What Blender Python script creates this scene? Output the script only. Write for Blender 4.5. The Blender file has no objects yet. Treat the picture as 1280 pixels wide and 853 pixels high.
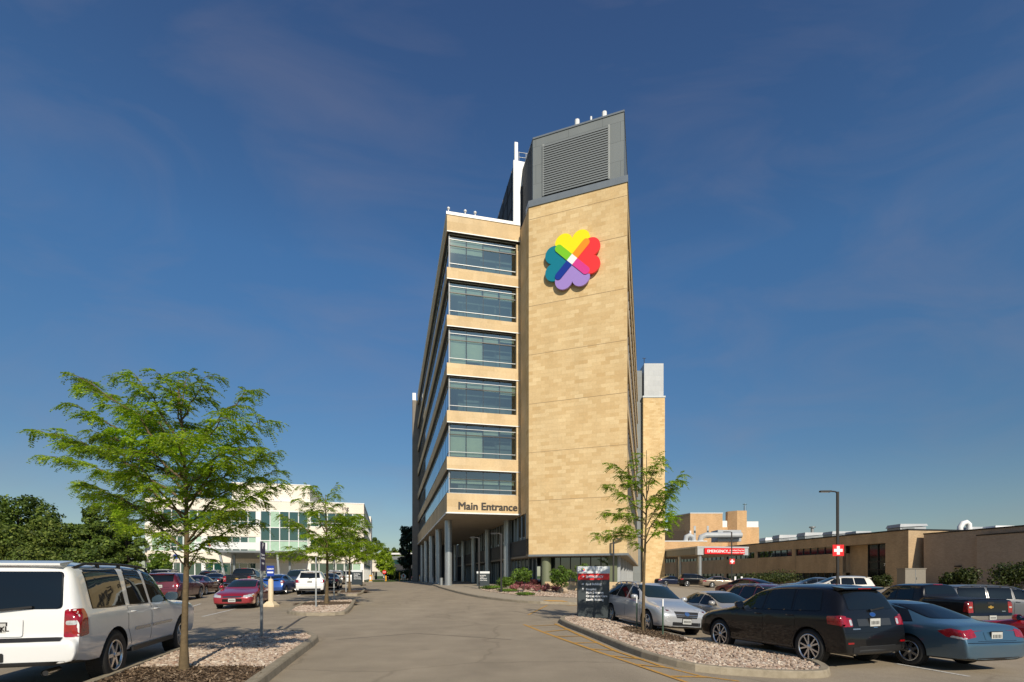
import bpy, bmesh, math, random
import numpy as np
from mathutils import Vector, Matrix
from mathutils.bvhtree import BVHTree
R = math.radians
rnd = random.Random(7)
sc = bpy.context.scene
col = sc.collection

# ------------------------------------------------------------------ camera
EYE = 1.65
FPX, CX, HY = 644.0, 640.0, 720.0
cam = bpy.data.cameras.new('camera')
camo = bpy.data.objects.new('camera', cam)
col.objects.link(camo)
camo.location = (0, 0, EYE)
camo.rotation_euler = (R(90), 0, 0)
cam.sensor_width = 36
cam.lens = FPX / 1280 * 36
cam.shift_y = (HY - 426.5) / 1280
cam.clip_start = 0.1
cam.clip_end = 3000
sc.camera = camo
sc.view_settings.view_transform = 'Standard'
sc.view_settings.look = 'None'
sc.view_settings.exposure = 0

def sm(a, b, x):
    t = min(1.0, max(0.0, (x - a) / (b - a)))
    return t * t * (3 - 2 * t)

def g(x, y):
    """height of the gently falling ground"""
    z = 0.6 * sm(17, 56, y)
    z -= (0.32 * sm(1.5, 6, x) + 0.25 * sm(8, 18, x)) * (1 - sm(24, 55, y))
    z -= 0.4 * sm(10, 26, x) * sm(40, 60, y)
    return z

def ground_at(px, py):
    """where the sight line through a point of the photograph meets the ground"""
    Y = 20.0
    for _ in range(60):
        X = (px - CX) / FPX * Y
        Y += 0.5 * ((EYE - g(X, Y)) * FPX / (py - HY) - Y)
    return ((px - CX) / FPX * Y, Y)

def xat(px, Y): return (px - CX) / FPX * Y
def zat(py, Y): return EYE + (HY - py) / FPX * Y

# ------------------------------------------------------------------ materials
def newmat(name):
    m = bpy.data.materials.new(name)
    m.use_nodes = True
    nt = m.node_tree
    return m, nt, nt.nodes['Principled BSDF']

def N(nt, t, **kw):
    n = nt.nodes.new(t)
    for k, v in kw.items():
        if k.startswith('i_'):
            n.inputs[k[2:].replace('_', ' ')].default_value = v
        else:
            setattr(n, k, v)
    return n

def simple(name, c, rough=0.5, metal=0.0, spec=0.5, coat=0.0, var=0.0, vscale=8.0, emit=None):
    m, nt, b = newmat(name)
    b.inputs['Base Color'].default_value = (*c, 1)
    b.inputs['Roughness'].default_value = rough
    b.inputs['Metallic'].default_value = metal
    b.inputs['Specular IOR Level'].default_value = spec
    b.inputs['Coat Weight'].default_value = coat
    b.inputs['Coat Roughness'].default_value = 0.04
    if emit:
        b.inputs['Emission Color'].default_value = (*emit[:3], 1)
        b.inputs['Emission Strength'].default_value = emit[3]
    if var > 0:
        tc = N(nt, 'ShaderNodeTexCoord')
        no = N(nt, 'ShaderNodeTexNoise', i_Scale=vscale, i_Detail=6.0, i_Roughness=0.65)
        nt.links.new(tc.outputs['Object'], no.inputs['Vector'])
        mr = N(nt, 'ShaderNodeMapRange', i_From_Min=0.3, i_From_Max=0.7, i_To_Min=1 - var, i_To_Max=1 + var)
        nt.links.new(no.outputs['Fac'], mr.inputs['Value'])
        mx = N(nt, 'ShaderNodeMix', data_type='RGBA', blend_type='MULTIPLY')
        mx.inputs['Factor'].default_value = 1
        mx.inputs['A'].default_value = (*c, 1)
        nt.links.new(mr.outputs['Result'], mx.inputs['B'])
        nt.links.new(mx.outputs['Result'], b.inputs['Base Color'])
    return m

def ramp(nt, stops, interp='LINEAR'):
    r = N(nt, 'ShaderNodeValToRGB')
    r.color_ramp.interpolation = interp
    els = r.color_ramp.elements
    while len(els) < len(stops): els.new(0.5)
    for e, (p, c) in zip(els, stops):
        e.position = p
        e.color = (*c, 1)
    return r

def mixc(nt, fac, a, b, blend='MIX'):
    m = N(nt, 'ShaderNodeMix', data_type='RGBA', blend_type=blend)
    for k, v in (('Factor', fac), ('A', a), ('B', b)):
        if hasattr(v, 'links') or hasattr(v, 'is_linked'):
            nt.links.new(v, m.inputs[k])
        elif k == 'Factor':
            m.inputs[k].default_value = v
        else:
            m.inputs[k].default_value = (*v, 1)
    return m.outputs['Result']

def island_mat(name, stops, rough=0.8, trans=0.0, bump=False, sat_noise=None):
    """colour picked per loose piece (leaves, stones)"""
    m, nt, b = newmat(name)
    geo = N(nt, 'ShaderNodeNewGeometry')
    r = ramp(nt, stops)
    nt.links.new(geo.outputs['Random Per Island'], r.inputs['Fac'])
    c = r.outputs['Color']
    if sat_noise:
        tc = N(nt, 'ShaderNodeTexCoord')
        no = N(nt, 'ShaderNodeTexNoise', i_Scale=sat_noise, i_Detail=3.0)
        nt.links.new(tc.outputs['Object'], no.inputs['Vector'])
        mr = N(nt, 'ShaderNodeMapRange', i_From_Min=0.3, i_From_Max=0.7, i_To_Min=0.55, i_To_Max=1.35)
        nt.links.new(no.outputs['Fac'], mr.inputs['Value'])
        c = mixc(nt, 1.0, c, mr.outputs['Result'], 'MULTIPLY')
    nt.links.new(c, b.inputs['Base Color'])
    b.inputs['Roughness'].default_value = rough
    b.inputs['Specular IOR Level'].default_value = 0.3
    if trans > 0:
        tr = N(nt, 'ShaderNodeBsdfTranslucent')
        tcol = mixc(nt, 1.0, c, (1.3, 1.45, 0.5), 'MULTIPLY')
        nt.links.new(tcol, tr.inputs['Color'])
        ms = N(nt, 'ShaderNodeMixShader')
        ms.inputs['Fac'].default_value = trans
        nt.links.new(b.outputs[0], ms.inputs[1])
        nt.links.new(tr.outputs[0], ms.inputs[2])
        nt.links.new(ms.outputs[0], nt.nodes['Material Output'].inputs['Surface'])
    return m

def brick_mat(name, c1, c2, mortar, bw, bh, ms=0.006, rough=0.85, stain=0.12, c3=None, c4=None, bump=0.25, grain=0.08):
    m, nt, b = newmat(name)
    uv = N(nt, 'ShaderNodeUVMap')
    def bt(a, bb, off=(0, 0, 0)):
        mp = N(nt, 'ShaderNodeMapping')
        mp.inputs['Location'].default_value = off
        nt.links.new(uv.outputs['UV'], mp.inputs['Vector'])
        t = N(nt, 'ShaderNodeTexBrick')
        t.inputs['Color1'].default_value = (*a, 1)
        t.inputs['Color2'].default_value = (*bb, 1)
        t.inputs['Mortar'].default_value = (*mortar, 1)
        t.inputs['Scale'].default_value = 1
        t.inputs['Brick Width'].default_value = bw
        t.inputs['Row Height'].default_value = bh
        t.inputs['Mortar Size'].default_value = ms
        t.inputs['Mortar Smooth'].default_value = 0.2
        nt.links.new(mp.outputs['Vector'], t.inputs['Vector'])
        return t
    t1 = bt(c1, c2)
    c = t1.outputs['Color']
    if c3:
        t2 = bt(c3, c4, (7 * bw, 12 * bh, 0))
        c = mixc(nt, 0.45, c, t2.outputs['Color'])
    no = N(nt, 'ShaderNodeTexNoise', i_Scale=0.35, i_Detail=7.0, i_Roughness=0.6)
    mp = N(nt, 'ShaderNodeMapping')
    mp.inputs['Scale'].default_value = (1.4, 0.5, 1)
    nt.links.new(uv.outputs['UV'], mp.inputs['Vector'])
    nt.links.new(mp.outputs['Vector'], no.inputs['Vector'])
    mr = N(nt, 'ShaderNodeMapRange', i_From_Min=0.3, i_From_Max=0.7, i_To_Min=1 - stain, i_To_Max=1 + stain)
    nt.links.new(no.outputs['Fac'], mr.inputs['Value'])
    c = mixc(nt, 1.0, c, mr.outputs['Result'], 'MULTIPLY')
    no2 = N(nt, 'ShaderNodeTexNoise', i_Scale=6.0, i_Detail=6.0, i_Roughness=0.7)
    nt.links.new(uv.outputs['UV'], no2.inputs['Vector'])
    mr2 = N(nt, 'ShaderNodeMapRange', i_From_Min=0.3, i_From_Max=0.7, i_To_Min=1 - grain, i_To_Max=1 + grain)
    nt.links.new(no2.outputs['Fac'], mr2.inputs['Value'])
    c = mixc(nt, 1.0, c, mr2.outputs['Result'], 'MULTIPLY')
    nt.links.new(c, b.inputs['Base Color'])
    b.inputs['Roughness'].default_value = rough
    b.inputs['Specular IOR Level'].default_value = 0.25
    bp = N(nt, 'ShaderNodeBump', i_Strength=bump, i_Distance=0.01)
    inv = N(nt, 'ShaderNodeMath', operation='SUBTRACT')
    inv.inputs[0].default_value = 1
    nt.links.new(t1.outputs['Fac'], inv.inputs[1])
    nt.links.new(inv.outputs[0], bp.inputs['Height'])
    nt.links.new(bp.outputs[0], b.inputs['Normal'])
    return m

def glass_mat(name, tint, refl=0.3, seethrough=0.0, rough=0.02, gcol=(0.92, 0.97, 0.98)):
    """coated building or car glass: a mirror part over a dark body, or over a clear pane"""
    m, nt, b = newmat(name)
    gl = N(nt, 'ShaderNodeBsdfGlossy')
    gl.inputs['Roughness'].default_value = rough
    gl.inputs['Color'].default_value = (*gcol, 1)
    if seethrough:
        base = N(nt, 'ShaderNodeBsdfTransparent')
        base.inputs['Color'].default_value = (*tint, 1)
    else:
        base = b
        b.inputs['Base Color'].default_value = (*tint, 1)
        b.inputs['Roughness'].default_value = 0.2
        b.inputs['Specular IOR Level'].default_value = 0.0
    lw = N(nt, 'ShaderNodeFresnel')
    lw.inputs['IOR'].default_value = 1.5
    ad = N(nt, 'ShaderNodeMapRange', i_From_Min=0.04, i_From_Max=1.0, i_To_Min=refl, i_To_Max=1.0)
    nt.links.new(lw.outputs[0], ad.inputs['Value'])
    ms = N(nt, 'ShaderNodeMixShader')
    nt.links.new(ad.outputs['Result'], ms.inputs['Fac'])
    nt.links.new(base.outputs[0], ms.inputs[1])
    nt.links.new(gl.outputs[0], ms.inputs[2])
    nt.links.new(ms.outputs[0], nt.nodes['Material Output'].inputs['Surface'])
    return m

M = {}
def asphalt():
    m, nt, b = newmat('asphalt')
    tc = N(nt, 'ShaderNodeTexCoord')
    fine = N(nt, 'ShaderNodeTexNoise', i_Scale=55.0, i_Detail=4.0, i_Roughness=0.75)
    mid = N(nt, 'ShaderNodeTexNoise', i_Scale=0.9, i_Detail=8.0, i_Roughness=0.6)
    mp = N(nt, 'ShaderNodeMapping')
    mp.inputs['Rotation'].default_value = (0, 0, R(-13))
    mp.inputs['Scale'].default_value = (0.55, 0.05, 1)
    wear = N(nt, 'ShaderNodeTexNoise', i_Scale=1.0, i_Detail=4.0)
    for a in (fine, mid): nt.links.new(tc.outputs['Object'], a.inputs['Vector'])
    nt.links.new(tc.outputs['Object'], mp.inputs['Vector'])
    nt.links.new(mp.outputs[0], wear.inputs['Vector'])
    r = ramp(nt, [(0.28, (0.235, 0.19, 0.132)), (0.5, (0.318, 0.262, 0.188)), (0.72, (0.42, 0.355, 0.262))])
    nt.links.new(fine.outputs['Fac'], r.inputs['Fac'])
    m1 = N(nt, 'ShaderNodeMapRange', i_From_Min=0.3, i_From_Max=0.7, i_To_Min=0.86, i_To_Max=1.12)
    nt.links.new(mid.outputs['Fac'], m1.inputs['Value'])
    m2 = N(nt, 'ShaderNodeMapRange', i_From_Min=0.3, i_From_Max=0.7, i_To_Min=0.91, i_To_Max=1.08)
    nt.links.new(wear.outputs['Fac'], m2.inputs['Value'])
    c = mixc(nt, 1.0, r.outputs['Color'], m1.outputs['Result'], 'MULTIPLY')
    c = mixc(nt, 1.0, c, m2.outputs['Result'], 'MULTIPLY')
    # oil drips and stains
    vo = N(nt, 'ShaderNodeTexVoronoi', i_Scale=0.8)
    nt.links.new(tc.outputs['Object'], vo.inputs['Vector'])
    vr = ramp(nt, [(0.0, (0.72, 0.72, 0.74)), (0.13, (1, 1, 1))])
    nt.links.new(vo.outputs['Distance'], vr.inputs['Fac'])
    c = mixc(nt, 0.7, c, vr.outputs['Color'], 'MULTIPLY')
    # hairline cracks with ragged edges
    wob = N(nt, 'ShaderNodeTexNoise', i_Scale=0.7, i_Detail=5.0, i_Roughness=0.6)
    nt.links.new(tc.outputs['Object'], wob.inputs['Vector'])
    va = N(nt, 'ShaderNodeMix', data_type='RGBA', blend_type='ADD')
    va.inputs['Factor'].default_value = 1.6
    nt.links.new(tc.outputs['Object'], va.inputs['A']); nt.links.new(wob.outputs['Color'], va.inputs['B'])
    vc = N(nt, 'ShaderNodeTexVoronoi', feature='DISTANCE_TO_EDGE', i_Scale=0.17)
    nt.links.new(va.outputs['Result'], vc.inputs['Vector'])
    vk = ramp(nt, [(0.0, (0.55, 0.53, 0.52)), (0.0045, (0.62, 0.60, 0.58)), (0.009, (1, 1, 1))])
    nt.links.new(vc.outputs['Distance'], vk.inputs['Fac'])
    c = mixc(nt, 0.38, c, vk.outputs['Color'], 'MULTIPLY')
    # large patches of newer and older surface
    vp = N(nt, 'ShaderNodeTexVoronoi', i_Scale=0.09, i_Randomness=1.0)
    nt.links.new(va.outputs['Result'], vp.inputs['Vector'])
    sp_ = N(nt, 'ShaderNodeSeparateColor'); nt.links.new(vp.outputs['Color'], sp_.inputs[0])
    mr3 = N(nt, 'ShaderNodeMapRange', i_To_Min=0.965, i_To_Max=1.03); nt.links.new(sp_.outputs[0], mr3.inputs['Value'])
    c = mixc(nt, 1.0, c, mr3.outputs['Result'], 'MULTIPLY')
    nt.links.new(c, b.inputs['Base Color'])
    b.inputs['Roughness'].default_value = 0.85
    b.inputs['Specular IOR Level'].default_value = 0.3
    bp = N(nt, 'ShaderNodeBump', i_Strength=0.35, i_Distance=0.006)
    nt.links.new(fine.outputs['Fac'], bp.inputs['Height'])
    nt.links.new(bp.outputs[0], b.inputs['Normal'])
    return m
def speckle(name, stops, scale, rough=0.9, bump=0.5, dist=0.02, vor=True):
    m, nt, b = newmat(name)
    tc = N(nt, 'ShaderNodeTexCoord')
    if vor:
        t = N(nt, 'ShaderNodeTexVoronoi', i_Scale=scale)
        nt.links.new(tc.outputs['Object'], t.inputs['Vector'])
        sep = N(nt, 'ShaderNodeSeparateColor')
        nt.links.new(t.outputs['Color'], sep.inputs[0])
        f, h = sep.outputs[0], t.outputs['Distance']
    else:
        t = N(nt, 'ShaderNodeTexNoise', i_Scale=scale, i_Detail=7.0, i_Roughness=0.75)
        nt.links.new(tc.outputs['Object'], t.inputs['Vector'])
        f = h = t.outputs['Fac']
    r = ramp(nt, stops)
    nt.links.new(f, r.inputs['Fac'])
    nt.links.new(r.outputs['Color'], b.inputs['Base Color'])
    b.inputs['Roughness'].default_value = rough
    b.inputs['Specular IOR Level'].default_value = 0.2
    bp = N(nt, 'ShaderNodeBump', i_Strength=bump, i_Distance=dist)
    if vor: bp.invert = True
    nt.links.new(h, bp.inputs['Height'])
    nt.links.new(bp.outputs[0], b.inputs['Normal'])
    return m

M['asphalt'] = asphalt()
M['lawn'] = speckle('lawn', [(0.3, (0.035, 0.07, 0.012)), (0.7, (0.09, 0.14, 0.03))], 3.0, vor=False)
M['concrete'] = speckle('concrete', [(0.25, (0.27, 0.225, 0.165)), (0.5, (0.36, 0.31, 0.235)), (0.75, (0.44, 0.385, 0.30))], 9.0, bump=0.2, dist=0.005, vor=False)
M['kerb'] = speckle('kerb_concrete', [(0.25, (0.20, 0.17, 0.12)), (0.5, (0.30, 0.255, 0.185)), (0.78, (0.38, 0.33, 0.25))], 5.0, bump=0.2, dist=0.005, vor=False)
M['mulch'] = speckle('mulch', [(0.25, (0.05, 0.032, 0.02)), (0.55, (0.13, 0.088, 0.055)), (0.8, (0.24, 0.17, 0.11))], 26.0, bump=0.8, dist=0.03, vor=False)
STONE_STOPS = [(0.0, (0.14, 0.10, 0.075)), (0.22, (0.36, 0.265, 0.195)), (0.48, (0.50, 0.39, 0.295)), (0.7, (0.56, 0.48, 0.385)), (0.86, (0.30, 0.18, 0.125)), (1.0, (0.68, 0.61, 0.51))]
M['stones'] = island_mat('river_stones', STONE_STOPS, 0.75)
M['stone_bed'] = speckle('stone_bed', STONE_STOPS, 14.0, bump=0.9, dist=0.04)
def paintline(name, c):
    m, nt, b = newmat(name)
    tc = N(nt, 'ShaderNodeTexCoord')
    no = N(nt, 'ShaderNodeTexNoise', i_Scale=22.0, i_Detail=8.0, i_Roughness=0.75)
    nt.links.new(tc.outputs['Object'], no.inputs['Vector'])
    r = ramp(nt, [(0.36, (0.19, 0.16, 0.12)), (0.5, c)])
    nt.links.new(no.outputs['Fac'], r.inputs['Fac'])
    nt.links.new(r.outputs['Color'], b.inputs['Base Color'])
    b.inputs['Roughness'].default_value = 0.8
    return m
M['yellow_line'] = paintline('worn_yellow_paint', (0.58, 0.30, 0.045))
M['white_line'] = paintline('worn_white_paint', (0.62, 0.60, 0.55))
M['tar'] = simple('crack_sealer', (0.06, 0.05, 0.042), 0.6, var=0.2)
M['stone'] = brick_mat('limestone_blocks', (0.62, 0.435, 0.212), (0.735, 0.555, 0.305), (0.56, 0.40, 0.215), 0.74, 0.31, 0.006, stain=0.07,
                       c3=(0.78, 0.61, 0.355), c4=(0.565, 0.38, 0.178))
M['stone_plain'] = brick_mat('limestone_band', (0.60, 0.44, 0.245), (0.67, 0.515, 0.315), (0.56, 0.40, 0.21), 1.3, 0.62, 0.006, stain=0.14)
M['tan_brick'] = brick_mat('tan_brick', (0.43, 0.295, 0.165), (0.51, 0.365, 0.21), (0.42, 0.335, 0.235), 0.30, 0.10, 0.012, stain=0.2)
M['grey_brick'] = brick_mat('grey_brown_brick', (0.36, 0.275, 0.20), (0.43, 0.33, 0.245), (0.42, 0.35, 0.275), 0.30, 0.10, 0.012, stain=0.12)
M['far_brick'] = brick_mat('orange_brick', (0.58, 0.35, 0.17), (0.66, 0.42, 0.22), (0.5, 0.36, 0.22), 0.40, 0.16, 0.012, stain=0.1)
M['cream'] = brick_mat('cream_panels', (0.77, 0.70, 0.60), (0.80, 0.735, 0.635), (0.64, 0.575, 0.48), 3.4, 2.2, 0.012, rough=0.7, stain=0.05)
M['white_panel'] = simple('white_metal_panel', (0.80, 0.80, 0.79), 0.45, var=0.05, vscale=2)
M['grey_panel'] = brick_mat('grey_metal_panel', (0.195, 0.215, 0.22), (0.215, 0.235, 0.24), (0.10, 0.11, 0.115), 2.9, 1.6, 0.012, rough=0.5, stain=0.06, bump=0.0, grain=0.015)
M['light_panel'] = brick_mat('pale_metal_panel', (0.42, 0.44, 0.455), (0.46, 0.48, 0.49), (0.33, 0.34, 0.35), 0.9, 0.9, 0.01, rough=0.4, stain=0.04, bump=0.0, grain=0.015)
M['dark_panel'] = simple('dark_metal_panel', (0.035, 0.038, 0.042), 0.7, var=0.1, vscale=1)
M['steel'] = simple('painted_steel', (0.23, 0.255, 0.27), 0.35, 0.3, var=0.06, vscale=2)
M['louvre'] = simple('louvre_metal', (0.19, 0.208, 0.213), 0.5)
M['column'] = simple('column_cladding', (0.40, 0.43, 0.45), 0.3, 0.55, var=0.06, vscale=2)
M['galv'] = simple('galvanised_steel', (0.33, 0.35, 0.355), 0.45, 0.6, var=0.15, vscale=20)
M['chrome'] = simple('chrome', (0.75, 0.76, 0.78), 0.12, 1.0)
M['alloy'] = simple('alloy', (0.55, 0.56, 0.58), 0.25, 0.9)
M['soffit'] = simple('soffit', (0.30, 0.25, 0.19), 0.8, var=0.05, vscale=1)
M['dark'] = simple('dark_interior', (0.012, 0.012, 0.013), 0.8)
M['room'] = simple('room_wall', (0.26, 0.29, 0.28), 0.9, var=0.3, vscale=0.5)
M['blind'] = simple('window_blind', (0.74, 0.74, 0.62), 0.9, var=0.05, vscale=3)
M['olive'] = simple('olive_column', (0.17, 0.19, 0.115), 0.5)
M['green_panel'] = simple('pale_green_spandrel', (0.36, 0.52, 0.40), 0.35, var=0.08, vscale=2)
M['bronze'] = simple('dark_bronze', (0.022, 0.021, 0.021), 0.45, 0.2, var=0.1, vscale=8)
M['post_green'] = simple('green_post_paint', (0.03, 0.075, 0.045), 0.5)
M['sign_grey'] = simple('charcoal_sign_face', (0.040, 0.052, 0.058), 0.4, var=0.05, vscale=3)
M['sign_white'] = simple('white_sign_face', (0.72, 0.74, 0.75), 0.4)
M['sign_silver'] = simple('silver_sign_header', (0.60, 0.64, 0.67), 0.35, var=0.06)
M['sign_red'] = simple('red_sign_face', (0.72, 0.012, 0.016), 0.4)
M['sign_blue'] = simple('blue_sign_face', (0.012, 0.05, 0.33), 0.4)
M['sign_navy'] = simple('navy_sign_face', (0.015, 0.022, 0.10), 0.4)
M['letter_white'] = simple('white_letter', (0.85, 0.85, 0.85), 0.5)
M['letter_dark'] = simple('dark_letter', (0.028, 0.02, 0.016), 0.5)
M['letter_grey'] = simple('grey_letter', (0.25, 0.25, 0.26), 0.5)
M['yellow_paint'] = simple('yellow_paint', (0.75, 0.36, 0.02), 0.6, var=0.1)
M['cream_paint'] = simple('cream_paint', (0.68, 0.56, 0.38), 0.6, var=0.08)
M['cabinet'] = simple('shaded_cabinet_paint', (0.24, 0.215, 0.175), 0.6, var=0.08)  # cabinet colour darkened to stand for shade falling on it
M['glass_dark'] = glass_mat('dark_facade_glass', (0.012, 0.02, 0.022), 0.16)
M['door_glass'] = glass_mat('door_glass', (0.008, 0.009, 0.010), 0.03, rough=0.1)
M['glass_sky'] = glass_mat('sky_facade_glass', (0.02, 0.045, 0.06), 0.68)
M['glass_green'] = glass_mat('green_facade_glass', (0.012, 0.055, 0.05), 0.13)
M['pane'] = glass_mat('clear_tinted_pane', (0.45, 0.55, 0.53), 0.23, seethrough=1, gcol=(0.96, 0.95, 0.86))
for k, c in dict(yellow=(0.95, 0.80, 0.0), red=(0.90, 0.035, 0.035), purple=(0.36, 0.24, 0.62), teal=(0.0, 0.19, 0.27), lime=(0.20, 0.58, 0.012),
                 orange=(1.0, 0.30, 0.008), magenta=(0.70, 0.045, 0.28), navy=(0.004, 0.03, 0.29), white=(0.9, 0.9, 0.9)).items():
    M['logo_' + k] = simple('logo_' + k, c, 0.45)
M['chips'] = island_mat('bark_chips', [(0, (0.04, 0.025, 0.016)), (0.5, (0.13, 0.085, 0.05)), (0.85, (0.22, 0.15, 0.095)), (1, (0.33, 0.25, 0.17))], 0.9)
M['slab'] = simple('grey_stone', (0.22, 0.195, 0.165), 0.85, var=0.12, vscale=0.8)
M['joint'] = simple('joint_sealant', (0.36, 0.25, 0.14), 0.8)
M['frame_grey'] = simple('window_frame_grey', (0.40, 0.42, 0.43), 0.45, 0.2)
M['bark'] = simple('bark', (0.125, 0.088, 0.045), 0.9, var=0.3, vscale=14)
M['bark_dark'] = simple('dark_bark', (0.06, 0.045, 0.032), 0.9, var=0.3, vscale=9)
M['locust'] = island_mat('locust_leaves', [(0, (0.14, 0.23, 0.016)), (0.5, (0.25, 0.36, 0.024)), (0.85, (0.35, 0.45, 0.035)), (1, (0.46, 0.53, 0.06))], 0.5, 0.48, sat_noise=1.6)
M['oak'] = island_mat('dark_leaves', [(0, (0.035, 0.065, 0.011)), (0.6, (0.09, 0.145, 0.02)), (1, (0.19, 0.245, 0.04))], 0.6, 0.25, sat_noise=0.35)
M['oak2'] = island_mat('olive_leaves', [(0, (0.045, 0.075, 0.013)), (0.6, (0.12, 0.17, 0.026)), (1, (0.22, 0.26, 0.05))], 0.6, 0.25, sat_noise=0.35)
M['conifer'] = island_mat('conifer_needles', [(0, (0.008, 0.02, 0.012)), (0.7, (0.02, 0.042, 0.022)), (1, (0.035, 0.06, 0.03))], 0.6, 0.1, sat_noise=0.5)
M['shrub'] = island_mat('shrub_leaves', [(0, (0.05, 0.10, 0.012)), (0.6, (0.10, 0.18, 0.02)), (1, (0.18, 0.26, 0.04))], 0.5, 0.25, sat_noise=1.2)
M['shrub_shaded'] = island_mat('shaded_hedge_leaves', [(0, (0.018, 0.03, 0.007)), (0.6, (0.04, 0.06, 0.012)), (1, (0.09, 0.105, 0.022))], 0.5, 0.2, sat_noise=1.2)  # hedge greens darkened, shade is part of the leaf colour
M['maroon_leaf'] = island_mat('maroon_leaves', [(0, (0.05, 0.012, 0.014)), (0.6, (0.10, 0.02, 0.024)), (1, (0.16, 0.04, 0.035))], 0.5, 0.15)
M['pink_leaf'] = island_mat('pink_blossom', [(0, (0.10, 0.14, 0.03)), (0.35, (0.38, 0.14, 0.15)), (0.7, (0.52, 0.20, 0.24)), (1, (0.30, 0.10, 0.10))], 0.6, 0.2)

# ------------------------------------------------------------------ sky and sun
SUN_EL, SUN_AZ = 33.0, 162.5          # azimuth measured from +Y towards +X
w = bpy.data.worlds.new('World')
sc.world = w
w.use_nodes = True
nt = w.node_tree
bg = nt.nodes['Background']
sky = N(nt, 'ShaderNodeTexSky', sky_type='NISHITA', sun_disc=False)
sky.sun_elevation = R(SUN_EL)
sky.sun_rotation = R(SUN_AZ)
sky.air_density = 1.0
sky.dust_density = 0.4
sky.ozone_density = 2.2
tc = N(nt, 'ShaderNodeTexCoord')
sep = N(nt, 'ShaderNodeSeparateXYZ')
nt.links.new(tc.outputs['Generated'], sep.inputs[0])
# thin high cloud streaks, drawn out sideways
mp = N(nt, 'ShaderNodeMapping')
mp.inputs['Rotation'].default_value = (0.15, 0.25, 0.6)
mp.inputs['Scale'].default_value = (1.5, 4.4, 6.5)
no = N(nt, 'ShaderNodeTexNoise', i_Scale=1.5, i_Detail=7.0, i_Roughness=0.55, i_Distortion=0.6)
nt.links.new(tc.outputs['Generated'], mp.inputs[0])
nt.links.new(mp.outputs[0], no.inputs['Vector'])
cr = N(nt, 'ShaderNodeMapRange', i_From_Min=0.46, i_From_Max=0.82, i_To_Min=0.0, i_To_Max=0.22)
nt.links.new(no.outputs['Fac'], cr.inputs['Value'])
tint = ramp(nt, [(0.0, (0.60, 0.62, 0.60)), (0.116, (0.575, 0.64, 0.65)), (0.21, (0.48, 0.645, 0.74)), (0.495, (0.53, 0.86, 1.08)), (0.75, (0.55, 0.73, 0.97))])
nt.links.new(sep.outputs['Z'], tint.inputs['Fac'])
deep = mixc(nt, 1.0, sky.outputs['Color'], tint.outputs['Color'], 'MULTIPLY')
cl = mixc(nt, cr.outputs['Result'], deep, (2.9, 2.6, 3.05))
nt.links.new(cl, bg.inputs['Color'])
bg.inputs['Strength'].default_value = 0.1
sl = bpy.data.lights.new('sun', 'SUN')
sl.energy = 4.6
sl.angle = R(0.53)
sl.color = (1.0, 0.90, 0.74)
so = bpy.data.objects.new('sun', sl)
col.objects.link(so)
sd = Vector((math.sin(R(SUN_AZ)) * math.cos(R(SUN_EL)), math.cos(R(SUN_AZ)) * math.cos(R(SUN_EL)), math.sin(R(SUN_EL))))
so.rotation_euler = sd.to_track_quat('Z', 'Y').to_euler()
so.location = sd * 200

# ------------------------------------------------------------------ object helpers
def tag(o, label=None, cat=None, group=None, kind=None):
    if label: o['label'] = label
    if cat: o['category'] = cat
    if group: o['group'] = group
    if kind: o['kind'] = kind
    return o

def thing(name, label, cat, loc=(0, 0, 0), rz=0.0, group=None):
    o = bpy.data.objects.new(name, None)
    col.objects.link(o)
    o.empty_display_size = 0.3
    o.location = loc
    o.rotation_euler = (0, 0, rz)
    return tag(o, label, cat, group)

def root_inv(o):
    while o.parent: o = o.parent
    return (Matrix.Translation(o.location) @ o.rotation_euler.to_matrix().to_4x4()).inverted()

def obj(name, me, parent=None, mats=None):
    o = bpy.data.objects.new(name, me)
    col.objects.link(o)
    if mats:
        for m in (mats if isinstance(mats, (list, tuple)) else [mats]): me.materials.append(M[m] if isinstance(m, str) else m)
    if parent: o.parent = parent
    return o

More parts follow.
